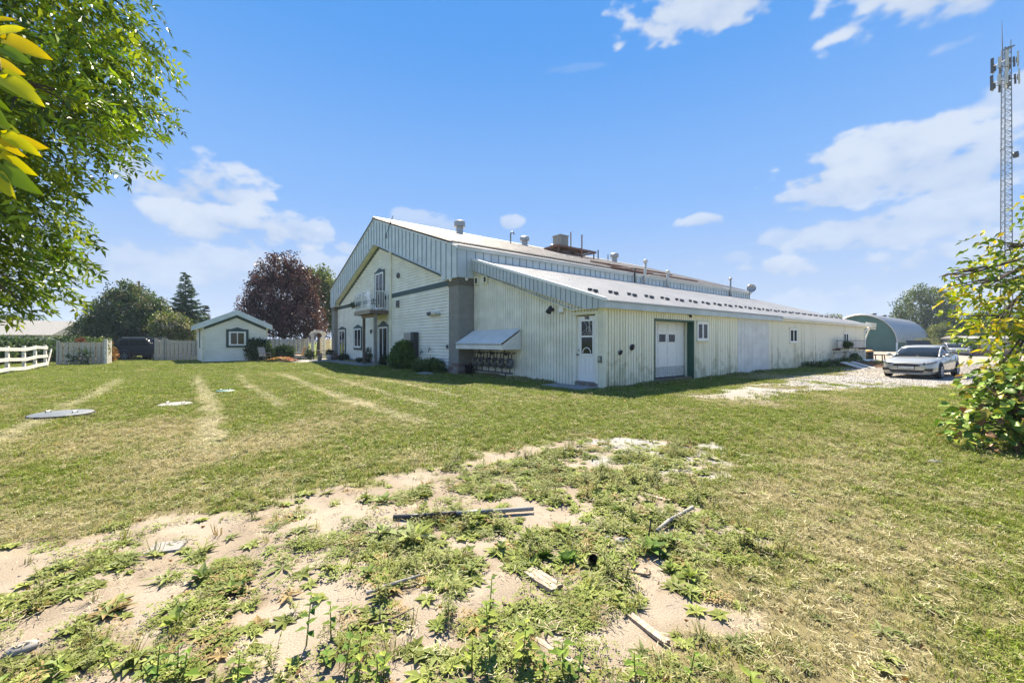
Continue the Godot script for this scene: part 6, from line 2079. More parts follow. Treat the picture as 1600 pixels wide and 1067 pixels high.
# ------------------------------------------------------------------ trees and shrubs farther off
func make_far_trees():
	var bc := leaf_cluster(12, 0.26, 0.36, 101)
	var bc2 := leaf_cluster(12, 0.20, 0.28, 102)
	var big := leaf_cluster(12, 0.42, 0.65, 103)
	var dark := [Color(0.03, 0.065, 0.022), Color(0.05, 0.095, 0.03), Color(0.07, 0.12, 0.04), Color(0.11, 0.15, 0.07)]
	var olive := [Color(0.09, 0.13, 0.035), Color(0.13, 0.17, 0.05), Color(0.17, 0.19, 0.07), Color(0.06, 0.10, 0.03)]
	var mid := [Color(0.05, 0.10, 0.025), Color(0.08, 0.13, 0.035), Color(0.035, 0.07, 0.02)]
	var wine := [Color(0.035, 0.014, 0.02), Color(0.055, 0.022, 0.03), Color(0.09, 0.04, 0.048), Color(0.18, 0.10, 0.105), Color(0.05, 0.03, 0.022), Color(0.13, 0.07, 0.07)]
	leafy("maroon_maple", "dark maroon leaved maple behind the patio fence", "tree", Vector3(-20.6, 0, -37.5), [[Vector3(0, 5.4, 0), Vector3(3.1, 2.9, 2.8)], [Vector3(-1.5, 3.6, 0.3), Vector3(2.5, 1.9, 2.3)], [Vector3(1.6, 3.4, 0.4), Vector3(2.5, 2.0, 2.3)], [Vector3(-0.4, 7.6, 0), Vector3(1.8, 1.7, 1.7)], [Vector3(-2.3, 6.2, 0), Vector3(1.2, 1.5, 1.2)], [Vector3(-2.4, 8.1, 0), Vector3(0.45, 0.9, 0.45)], [Vector3(1.8, 6.6, 0.2), Vector3(1.5, 1.6, 1.4)], [Vector3(0.7, 8.7, 0), Vector3(0.8, 0.9, 0.8)], [Vector3(-3.3, 4.7, 0), Vector3(0.9, 0.9, 0.9)], [Vector3(3.2, 2.3, 0.6), Vector3(1.2, 1.2, 1.2)], [Vector3(-3.2, 2.2, 0.3), Vector3(1.1, 0.9, 1.0)]], 2500, bc2, M.leaf_gloss, wine, 2.2, 0.22)
	leafy("yellow_green_tree", "yellow green tree showing behind the maroon maple beside the gable", "tree", Vector3(-21.0, 0, -45), [[Vector3(0, 7.4, 0), Vector3(2.0, 2.0, 2.0)], [Vector3(1.8, 4.5, 0), Vector3(1.6, 2.4, 1.6)], [Vector3(3.8, 2.4, 1.0), Vector3(1.4, 2.0, 1.2)]], 900, bc, M.leaf, olive, 3.5, 0.2)
	leafy("dark_round_tree", "broad dark green tree behind the dark blue vehicle", "tree", Vector3(-33.6, 0, -36.5), [[Vector3(0, 3.6, 0), Vector3(2.9, 2.4, 2.6)], [Vector3(-2.3, 2.3, 0.2), Vector3(2.2, 2.0, 2.0)], [Vector3(1.6, 2.4, 0.6), Vector3(2.2, 2.0, 2.0)], [Vector3(-0.2, 5.4, 0), Vector3(1.6, 1.3, 1.5)], [Vector3(1.9, 4.0, 0.3), Vector3(1.4, 1.4, 1.4)]], 2600, bc2, M.leaf_gloss, dark + [Color(0.16, 0.15, 0.10), Color(0.10, 0.13, 0.06)], 1.2, 0.2)
	leafy("blossom_bush", "pale flecked bush between the dark tree and the spruce", "bush", Vector3(-28.6, 0, -34.8), [[Vector3(0, 2.4, 0), Vector3(1.5, 1.5, 1.3)], [Vector3(1.1, 1.6, 0), Vector3(1.2, 1.4, 1.1)]], 700, bc2, M.leaf, olive + [Color(0.3, 0.28, 0.2)], 0.6, 0.08)
	conifer("blue_spruce", "tall dark green spruce behind the shed", Vector3(-33.0, 0, -42), 8.6, 2.9, 0.4, 30, [Color(0.045, 0.10, 0.045), Color(0.07, 0.13, 0.06), Color(0.10, 0.165, 0.08), Color(0.16, 0.21, 0.11)], 4)
	conifer("young_spruce", "thin young spruce rising over the shed's roof corner", Vector3(-33.6, 0, -45.5), 5.5, 1.0, 0.8, 16, [Color(0.05, 0.07, 0.04), Color(0.09, 0.09, 0.07)], 9)
	# hedge on the left behind the white rails
	var k := 0
	for q in [["clipped dark hedge bush behind the white rail fence, at the picture's edge", -33.2, 25.5, 1.45], ["dark hedge bush behind the middle of the white rail fence", -33.4, 28.0, 1.5], ["dark hedge bush beside the board fence panel, behind the white rails", -32.0, 30.5, 1.55], ["dark bush behind the board fence panel's middle", -34.2, 36.0, 1.7], ["dark hedge bush far along the white fence, half out of sight", -34.8, 22.5, 1.4]]:
		leafy("hedge_bush", q[0], "bush", Vector3(q[1], 0, -q[2]), [[Vector3(0, q[3] * 0.52, 0), Vector3(2.1, q[3] * 0.55, 1.5)]], 520, bc2, M.leaf, dark, 0.0, 0.06, "bushes behind the white fence", 0.5)
		k += 1
	leafy("orange_shrub", "small orange and rust coloured shrub beside the end-on fence panel", "shrub", Vector3(-27.9, 0, -28.6), [[Vector3(0, 0.55, 0), Vector3(0.6, 0.6, 0.5)], [Vector3(-0.1, 1.0, 0), Vector3(0.4, 0.45, 0.4)]], 240, leaf_cluster(9, 0.12, 0.14, 15), M.leaf, [Color(0.30, 0.12, 0.03), Color(0.22, 0.10, 0.04), Color(0.16, 0.15, 0.04), Color(0.35, 0.19, 0.05)], 0.0, 0.03)
	leafy("fence_creeper", "dark leafy plant growing in front of the weathered board panel", "plant", Vector3(-26.5, 0, -25.6), [[Vector3(0, 0.5, 0), Vector3(0.55, 0.55, 0.15)], [Vector3(-0.7, 0.35, 0), Vector3(0.4, 0.35, 0.12)]], 90, leaf_cluster(6, 0.10, 0.12, 16), M.leaf, dark, 0.0, 0.02)
	leafy("rusty_seedling", "brown dying plant top showing over the weathered board panel", "plant", Vector3(-27.6, 0, -26.6), [[Vector3(0, 1.45, 0), Vector3(0.22, 0.25, 0.2)], [Vector3(0, 1.0, 0), Vector3(0.1, 0.3, 0.1)]], 70, leaf_cluster(6, 0.10, 0.10, 17), M.leaf, [Color(0.18, 0.06, 0.03), Color(0.13, 0.05, 0.02)], 0.0, 0.02)
	leafy("fence_vine", "light green vine leaves over the corner of the weathered board panel", "plant", Vector3(-26.2, 0, -26.6), [[Vector3(0, 1.5, 0), Vector3(0.5, 0.16, 0.2)], [Vector3(0.3, 1.0, 0), Vector3(0.15, 0.5, 0.1)]], 60, leaf_cluster(6, 0.12, 0.10, 18), M.leaf, [Color(0.16, 0.22, 0.04), Color(0.10, 0.15, 0.03)], 0.0, 0.02)
	# shrubs by the patio and along the gable
	leafy("tall_grass_shrub", "arching green shrub between the shed and the grey patio chair", "shrub", W(-6.2, 27.4), [[Vector3(0, 0.8, 0), Vector3(1.15, 0.85, 0.7)], [Vector3(-0.4, 1.25, 0), Vector3(0.6, 0.5, 0.5)]], 460, leaf_cluster(9, 0.22, 0.16, 19, 0.25), M.leaf, [Color(0.04, 0.09, 0.02), Color(0.08, 0.13, 0.03), Color(0.02, 0.05, 0.015)], 0.0, 0.03)
	leafy("leafy_shrub", "dark leafy shrub between the two patio chairs against the cream fence", "shrub", W(-4.6, 28.0), [[Vector3(0, 0.5, 0), Vector3(0.95, 0.55, 0.6)], [Vector3(0.5, 0.65, 0), Vector3(0.6, 0.45, 0.5)]], 320, leaf_cluster(9, 0.16, 0.16, 20), M.leaf, [Color(0.03, 0.08, 0.02), Color(0.06, 0.12, 0.03), Color(0.10, 0.16, 0.04)], 0.0, 0.03)
	leafy("round_shrub", "glossy dark green round shrub against the gable below the electrical cabinet", "shrub", W(-1.25, 12.3), [[Vector3(0, 0.68, 0), Vector3(0.64, 0.74, 0.62)], [Vector3(0.1, 1.1, -0.05), Vector3(0.42, 0.38, 0.42)], [Vector3(-0.32, 0.5, 0.2), Vector3(0.42, 0.5, 0.42)]], 1000, leaf_cluster(10, 0.085, 0.12, 21), M.leaf_gloss, [Color(0.05, 0.11, 0.02), Color(0.08, 0.16, 0.03), Color(0.12, 0.21, 0.035)], 0.0, 0.04, "", 0.6)
	leafy("spiky_plants", "low spiky green plants at the gable's foot between shrub and pillar", "plant", W(-1.2, 9.4), [[Vector3(0, 0.28, 0), Vector3(0.75, 0.36, 0.7)], [Vector3(0.35, 0.22, 0.35), Vector3(0.5, 0.28, 0.5)], [Vector3(-0.35, 0.22, -0.4), Vector3(0.5, 0.28, 0.5)]], 430, leaf_cluster(9, 0.20, 0.10, 22, 0.14), M.leaf, [Color(0.10, 0.17, 0.04), Color(0.15, 0.21, 0.07), Color(0.07, 0.12, 0.03)], 0.0, 0.02)
	# right: beyond the yard
	leafy("tall_far_tree", "tall olive green tree behind the arched hut", "tree", Vector3(89.5, 0, -90), [[Vector3(0, 8.2, 0), Vector3(5.6, 4.6, 4.8)], [Vector3(-3.2, 6.6, 0), Vector3(3.6, 3.2, 3.2)], [Vector3(3.8, 6.2, 0), Vector3(3.4, 3.4, 3.2)], [Vector3(-1.6, 11.8, 0), Vector3(2.6, 2.0, 2.4)], [Vector3(2.0, 11.4, 0), Vector3(2.2, 1.8, 2.2)], [Vector3(-5.6, 4.2, 0), Vector3(2.2, 2.0, 2.0)]], 820, big, M.leaf, olive, 4.0, 0.4)
	leafy("lime_bush_tree", "rounded yellow green small tree beside the arched hut", "tree", Vector3(77.5, 0, -75), [[Vector3(0, 2.2, 0), Vector3(2.4, 2.3, 2.2)], [Vector3(0.3, 3.6, 0), Vector3(1.3, 1.2, 1.2)], [Vector3(-2.2, 1.2, 0.4), Vector3(1.6, 1.4, 1.4)]], 800, bc, M.leaf, [Color(0.15, 0.18, 0.045), Color(0.11, 0.14, 0.035), Color(0.19, 0.21, 0.07)], 0.8, 0.15)
	var rt := [["dark tree to the right of the lime coloured one, behind the grey car", 89.0, 84, 5.2, 3.0], ["tall dark tree behind the yellow green tree's left edge", 97.0, 86, 7.0, 2.6], ["dark tree seen through the yellow green tree", 106, 88, 6.5, 4.0], ["far tree at the right picture edge behind the leaves", 118, 92, 7.0, 4.5]]
	for q in rt:
		leafy("far_tree", q[0], "tree", Vector3(q[1], 0, -q[2]), [[Vector3(0, q[3] * 0.5, 0), Vector3(q[4], q[3] * 0.5, q[4])], [Vector3(q[4] * 0.4, q[3] * 0.75, 0), Vector3(q[4] * 0.6, q[3] * 0.35, q[4] * 0.6)]], 480, big, M.leaf, dark + mid, q[3] * 0.3, 0.2)
	leafy("brown_hedge", "low brownish hedge beyond the silver car", "hedge", Vector3(54.5, -0.1, -50.5), [[Vector3(0, 0.7, 0), Vector3(2.3, 0.9, 1.2)]], 320, bc2, M.leaf, [Color(0.20, 0.13, 0.08), Color(0.15, 0.12, 0.05), Color(0.10, 0.11, 0.03)], 0.0, 0.05)
	leafy("ball_bush", "small clipped round bush beside the raised bed", "bush", Vector3(52.3, -0.1, -48.5), [[Vector3(0, 0.8, 0), Vector3(1.3, 0.9, 1.2)]], 320, bc2, M.leaf, [Color(0.05, 0.12, 0.03), Color(0.08, 0.16, 0.04)], 0.0, 0.05)
	leafy("pale_grass_clump", "clump of pale ornamental grass by the yard's far edge", "plant", Vector3(62.0, -0.1, -62.0), [[Vector3(0, 0.9, 0), Vector3(2.4, 1.0, 1.2)]], 260, bc2, M.leaf, [Color(0.22, 0.22, 0.10), Color(0.16, 0.18, 0.06)], 0.0, 0.04)
	# tree tops that show over the roofs
	leafy("roofline_tree", "yellow green tree top showing over the lean-to's far roof edge", "tree", Vector3(62.5, 0, -81), [[Vector3(0, 4.6, 0), Vector3(2.6, 2.0, 2.2)]], 380, bc, M.leaf, [Color(0.17, 0.20, 0.04), Color(0.22, 0.22, 0.06)], 3.2, 0.2)
	conifer("hut_spruce", "dark spruce tip rising behind the arched hut's roof", Vector3(97, 0, -110), 8.2, 2.4, 1.0, 11, [Color(0.03, 0.055, 0.03), Color(0.05, 0.07, 0.04)], 12)
	leafy("bare_top_tree", "thin twiggy tree top above the lean-to roof behind the satellite dish", "tree", Vector3(47.0, 0, -72), [[Vector3(0, 6.8, 0), Vector3(1.6, 0.9, 1.2)], [Vector3(0.6, 5.6, 0), Vector3(1.9, 1.2, 1.4)]], 70, leaf_cluster(6, 0.22, 0.25, 30), M.leaf, [Color(0.06, 0.08, 0.04)], 5.5, 0.12)
	# a belt of woodland far off on the left and right, tree by tree
	var g := RandomNumberGenerator.new()
	g.seed = 91
	var belt := ["distant tree of the woodland belt at the horizon"]
	for i in 26:
		var az := deg_to_rad([-66.0, -33.5, 38.5, 66.0][0] + i * 1.25) if i < 14 else deg_to_rad(46.0 + (i - 14) * 1.9)
		var dd := g.randf_range(120, 170)
		var x := sin(az) * dd
		var z := cos(az) * dd
		if ab_of(x, z).x > -5 and ab_of(x, z).y > 2 and i < 14: continue
		leafy("belt_tree", belt[0], "tree", Vector3(x, 0, -z), [[Vector3(0, 3.2, 0), Vector3(5.5, 3.2, 3)], [Vector3(1, 5.4, 0), Vector3(3.5, 2.0, 2)]], 150, leaf_cluster(12, 0.7, 1.1, 104), M.leaf, dark + mid, 2.0, 0.25, "woodland belt at the horizon")

# ------------------------------------------------------------------ near trees with leaves that can be told apart
# twigs: leaves set along drooping shoots; those nearest the eye become parts of their own
func near_tree(called: String, label: String, category: String, foot: Vector3, blobs: Array, count: int, leaves: Array, m: Material, cols: Array, trunk: Array, singles: int, smin: float, smax: float, inner := 0.3):
	var t := thing(called, label, category, foot)
	if trunk.size() > 1:
		var b := MB.new(true)
		limb_path(b, trunk, 0.17, 0.10, 9)
		part("trunk", b.done(), M.bark, t)
	var top: Vector3 = trunk[-1] if trunk.size() else Vector3.ZERO
	for q in blobs:
		var b := MB.new()
		var e: Vector3 = q[0]
		var mid := top.lerp(e, 0.5) + Vector3(0, 0.25, 0)
		limb_path(b, [top, mid, e], 0.035 if trunk.size() else 0.012, 0.012 if trunk.size() else 0.005, 5)
		for k in 7:
			var d: Vector3 = Vector3(rng.randfn(), rng.randfn() * 0.8, rng.randfn()).normalized() * q[1] * rng.randf_range(0.6, 0.95)
			limb_path(b, [mid.lerp(e, rng.randf()), e + d * 0.5 + Vector3(0, 0.06, 0), e + d], 0.014, 0.004, 4)
		part("branch", b.done(), M.bark, t)
	var all := []
	for pd in spread_in(blobs, count, inner):
		var p: Vector3 = pd[0]
		if p.y + foot.y < 0.05: continue
		var d: Vector3 = pd[1]
		# the leaf hangs outwards and down
		var dir := (Vector3(d.x, 0, d.z) * 0.9 + Vector3(rng.randfn() * 0.5, rng.randf_range(-0.75, 0.25), rng.randfn() * 0.5)).normalized()
		var x := dir.cross(Vector3.UP).normalized()
		if x.length() < 0.1: x = Vector3.RIGHT
		var bs := Basis(x, dir, x.cross(dir)) * Basis(Vector3.UP, rng.randf_range(-0.9, 0.9))
		var s := rng.randf_range(smin, smax)
		var c: Color = cols[rng.randi() % cols.size()] * rng.randf_range(0.75, 1.25)
		c.a = 1.0
		all.append([(foot + p).distance_to(Vector3(0, EYE, 0)), Transform3D(bs.scaled(Vector3.ONE * s), p), c, rng.randi() % leaves.size()])
	all.sort_custom(func(a, b): return a[0] < b[0])
	var tints := []
	for c in cols:
		for f in [0.8, 1.15]:
			tints.append(leaf_tint(Color(c.r * f, c.g * f, c.b * f), m))
	# only those that stand inside the view are worth a node
	var single := 0
	var xs := {}
	var cs := {}
	for q in all:
		var w: Vector3 = foot + q[1].origin
		var inside := -w.z > 0.2 and absf(w.x / -w.z) < 1.22 and absf((w.y - EYE) / -w.z) < 0.81
		if inside and single < singles:
			part("leaf", leaves[q[3]], tints[rng.randi() % tints.size()], t, q[1])
			single += 1
		else:
			if not xs.has(q[3]): xs[q[3]] = []; cs[q[3]] = []
			xs[q[3]].append(q[1]); cs[q[3]].append(q[2])
	for k in xs:
		scatter("foliage", leaves[k], m, xs[k], cs[k], t)
	return t

const YL := [[0.273, 0.076, 0.038, 0.391, 0.080, 0.069], [0.249, 0.081, 0.009, 0.417, 0.029, 0.036], [0.314, 0.014, 0.068, 0.434, -0.046, 0.076], [0.138, 0.141, -0.085, 0.194, 0.154, -0.109], [0.146, 0.056, -0.058, 0.259, -0.002, -0.035], [0.205, -0.010, -0.017, 0.331, -0.059, 0.001], [0.295, -0.068, 0.049, 0.466, -0.155, 0.080], [0.273, -0.088, 0.041, 0.322, -0.108, 0.007], [0.127, -0.063, -0.069, 0.163, -0.110, -0.094], [0.151, -0.153, -0.064, 0.254, -0.200, -0.040], [0.268, -0.230, 0.024, 0.383, -0.289, 0.014], [0.162, -0.207, -0.052, 0.237, -0.281, -0.080], [0.146, -0.200, -0.078, 0.307, -0.231, -0.045], [0.186, -0.267, -0.029, 0.297, -0.340, -0.043], [0.216, -0.306, -0.011, 0.372, -0.426, 0.015], [0.211, -0.334, -0.005, 0.317, -0.449, 0.028], [0.103, -0.262, -0.088, 0.121, -0.364, -0.117], [0.186, -0.114, -0.019, 0.264, -0.219, -0.003], [0.114, 0.210, -0.084, 0.173, 0.228, -0.089], [0.111, -0.222, -0.079, 0.174, -0.233, -0.107]]

func make_near_trees():
	var ash := [compound_leaf(3, 0.095, 0.036, 0.17, 1), compound_leaf(3, 0.105, 0.040, 0.20, 2), compound_leaf(2, 0.10, 0.042, 0.15, 3)]
	var green := [Color(0.11, 0.18, 0.018), Color(0.15, 0.225, 0.02), Color(0.22, 0.30, 0.022), Color(0.06, 0.105, 0.016), Color(0.30, 0.37, 0.026)]
	var f := Vector3(-7.0, 0, -4.9)
	var bl := []
	for q in [[-4.75, 4.15, 4.6, 1.25, 1.0], [-4.1, 4.05, 4.2, 0.72, 0.55], [-5.3, 5.2, 4.9, 1.35, 1.1], [-6.1, 5.6, 5.6, 1.9, 1.7], [-5.55, 3.15, 4.8, 1.05, 0.9], [-5.15, 2.62, 4.6, 0.85, 0.62], [-5.0, 2.25, 4.3, 0.72, 0.5], [-4.65, 2.05, 4.2, 0.45, 0.36], [-6.2, 2.9, 5.2, 1.3, 1.3], [-5.6, 2.1, 4.5, 0.9, 0.55], [-7.6, 4.5, 5.2, 1.8, 2.0], [-6.6, 3.9, 4.0, 1.2, 1.2], [-4.35, 2.75, 4.1, 0.4, 0.3]]:
		bl.append([Vector3(q[0] - 0.72, q[1], -q[2]) - f, Vector3(q[3], q[4], q[3] * 0.9)])
	near_tree("ash_tree", "large leafy green ash tree reaching in over the lawn with drooping leaflets", "tree", f, bl, 7000, ash, M.leaf_gloss, green, [Vector3(0, -0.1, 0), Vector3(0.1, 1.2, 0), Vector3(0.25, 2.6, 0.1), Vector3(0.5, 4.2, 0.1)], 300, 0.8, 1.3, 0.25)
	# the branch with yellowing leaves close to the eye
	var t := thing("yellow_branch", "close hanging branch of big yellow leaves before the green tree", "branch", Vector3(-1.9, 2.35, -1.35))
	var b := MB.new(true)
	limb_path(b, [Vector3(-1.2, 0.75, 0.3), Vector3(-0.3, 0.28, 0.05), Vector3(0.215, 0.12, 0.0), Vector3(0.235, -0.02, 0.0)], 0.012, 0.004, 6)
	limb_path(b, [Vector3(-0.3, 0.28, 0.05), Vector3(0.16, -0.06, 0.0), Vector3(0.225, -0.20, 0.0), Vector3(0.215, -0.34, 0.0)], 0.008, 0.003, 6)
	limb_path(b, [Vector3(-1.2, 0.75, 0.3), Vector3(-2.2, 0.4, 0.3), Vector3(-2.6, -2.35, 0.2)], 0.02, 0.05, 6)
	part("twig", b.done(), M.bark, t)
	var yl := [fine_leaf(0.12, 0.040, 0.22, 1), fine_leaf(0.12, 0.045, 0.3, 2), fine_leaf(0.12, 0.036, 0.15, 3)]
	var ym := []
	for c in [Color(0.40, 0.385, 0.008), Color(0.43, 0.42, 0.008), Color(0.31, 0.33, 0.01), Color(0.16, 0.22, 0.012), Color(0.40, 0.35, 0.008)]:
		ym.append(leaf_tint(c, M.leaf))
	# foot and tip of each leaf, from the branch's own origin
	for q in YL:
		var p := Vector3(q[0], q[1], q[2])
		var e := Vector3(q[3], q[4], q[5])
		var dir := (e - p).normalized()
		var x := dir.cross(Vector3(rng.randf_range(-0.5, 0.5), rng.randf_range(-0.2, 0.6), 1)).normalized()
		part("leaf", yl[rng.randi() % 3], ym[rng.randi() % 5], t, Transform3D(Basis(x, dir, x.cross(dir)).scaled(Vector3.ONE * p.distance_to(e) / 0.138), p))
	# yellow green tree at the right
	var mp := [compound_leaf(1, 0.115, 0.060, 0.12, 7), compound_leaf(2, 0.10, 0.055, 0.15, 8), leaf_mesh(0.14, 0.08, 0.2)]
	var yg := [Color(0.24, 0.30, 0.02), Color(0.16, 0.225, 0.02), Color(0.38, 0.39, 0.025), Color(0.10, 0.16, 0.02), Color(0.50, 0.42, 0.03), Color(0.25, 0.29, 0.04)]
	f = Vector3(10.2, 0, -7.4)
	bl = []
	for q in [[8.6, 2.45, 7.0, 0.95, 0.9], [7.75, 2.35, 6.9, 0.55, 0.35], [7.35, 2.5, 6.9, 0.3, 0.2], [8.35, 3.05, 7.0, 0.4, 0.3], [9.75, 4.2, 7.1, 0.5, 0.5], [9.2, 2.9, 7.2, 0.7, 0.55], [8.7, 1.35, 7.0, 0.75, 0.65], [8.1, 0.95, 6.8, 0.35, 0.3], [7.95, 1.75, 6.9, 0.5, 0.3], [9.6, 1.8, 7.3, 1.0, 1.2], [9.2, 0.8, 7.0, 0.6, 0.5], [10.9, 3.6, 7.5, 1.2, 1.4]]:
		bl.append([Vector3(q[0], q[1], -q[2]) - f, Vector3(q[3], q[4], q[3])])
	near_tree("yellow_green_maple", "young yellow green tree leaning in beside the gravel at the right edge", "tree", f, bl, 1700, mp, M.leaf, yg, [Vector3(0, -0.1, 0), Vector3(-0.1, 1.3, 0), Vector3(-0.2, 2.7, 0)], 300, 0.8, 1.3)
	# broad-leaved bush below it
	var bd := [fine_leaf(0.115, 0.085, 0.25, 4), fine_leaf(0.10, 0.08, 0.35, 5), fine_leaf(0.13, 0.09, 0.3, 6)]
	var bg := [Color(0.17, 0.26, 0.045), Color(0.23, 0.33, 0.055), Color(0.11, 0.18, 0.035), Color(0.33, 0.37, 0.055), Color(0.27, 0.25, 0.05), Color(0.14, 0.22, 0.04), Color(0.11, 0.19, 0.035), Color(0.20, 0.27, 0.05), Color(0.22, 0.13, 0.07), Color(0.10, 0.17, 0.03)]
	f = Vector3(7.0, 0, -5.7)
	bl = []
	for q in [[6.9, 0.5, 5.6, 0.75, 0.5], [6.25, 0.3, 5.55, 0.45, 0.32], [7.4, 0.75, 5.8, 0.8, 0.55], [6.7, 0.8, 5.75, 0.4, 0.25], [7.8, 0.4, 5.6, 0.9, 0.5], [6.9, 0.2, 5.3, 0.5, 0.22]]:
		bl.append([Vector3(q[0], q[1], -q[2]) - f, Vector3(q[3], q[4], q[3] * 0.8)])
	near_tree("broadleaf_bush", "broad leaved green bush with a few rusty leaves at the lawn's right edge", "bush", f, bl, 2300, bd, M.leaf_gloss, bg, [], 300, 0.65, 1.15)

# ------------------------------------------------------------------ lawn
func tuft(n: int, h: float, w: float, spread: float, lean: float, seed_: int) -> ArrayMesh:
	var g := RandomNumberGenerator.new()
	g.seed = seed_
	var b := MB.new()
	for i in n:
		var az := g.randf() * TAU
		var p := Vector3(cos(az), 0, sin(az)) * spread * sqrt(g.randf())
		var az2 := g.randf() * TAU
		var out := Vector3(cos(az2), 0, sin(az2))
		var l := h * g.randf_range(0.55, 1.15)
		var mid := p + Vector3(0, l * 0.6, 0) + out * lean * l * 0.35
		var tip := p + Vector3(0, l * (1.0 - lean * 0.35), 0) + out * lean * l
		var side := out.cross(Vector3.UP) * w * 0.5
		p.y -= 0.008
		b.tri(p - side, mid - side * 0.7, p + side, p - out)
		b.tri(p + side, mid - side * 0.7, mid + side * 0.7, p - out)
		b.tri(mid - side * 0.7, tip, mid + side * 0.7, p - out)
	return b.done()

func on_lawn(x: float, d: float) -> bool:
	var q := ab_of(x, d)
	if q.x > -0.1 and q.y > 0.02: return false
	if q.x > -0.6 and q.y > 7.3: return false
	if q.y > 16.0 and q.y < 27.0 and q.x > -2.4 and q.x < 0: return false
	if q.x > -1.05 and q.x < 0 and q.y > 0.05 and q.y < 1.95: return false
	if q.y > 22.8 and q.x > -5.2: return false
	for lid in [[-8.77, 8.09, 0.47], [-7.75, 9.57, 0.33], [-8.28, 12.0, 0.29]]:
		if Vector2(x - lid[0], d - lid[1]).length() < lid[2] + 0.03: return false
	return true

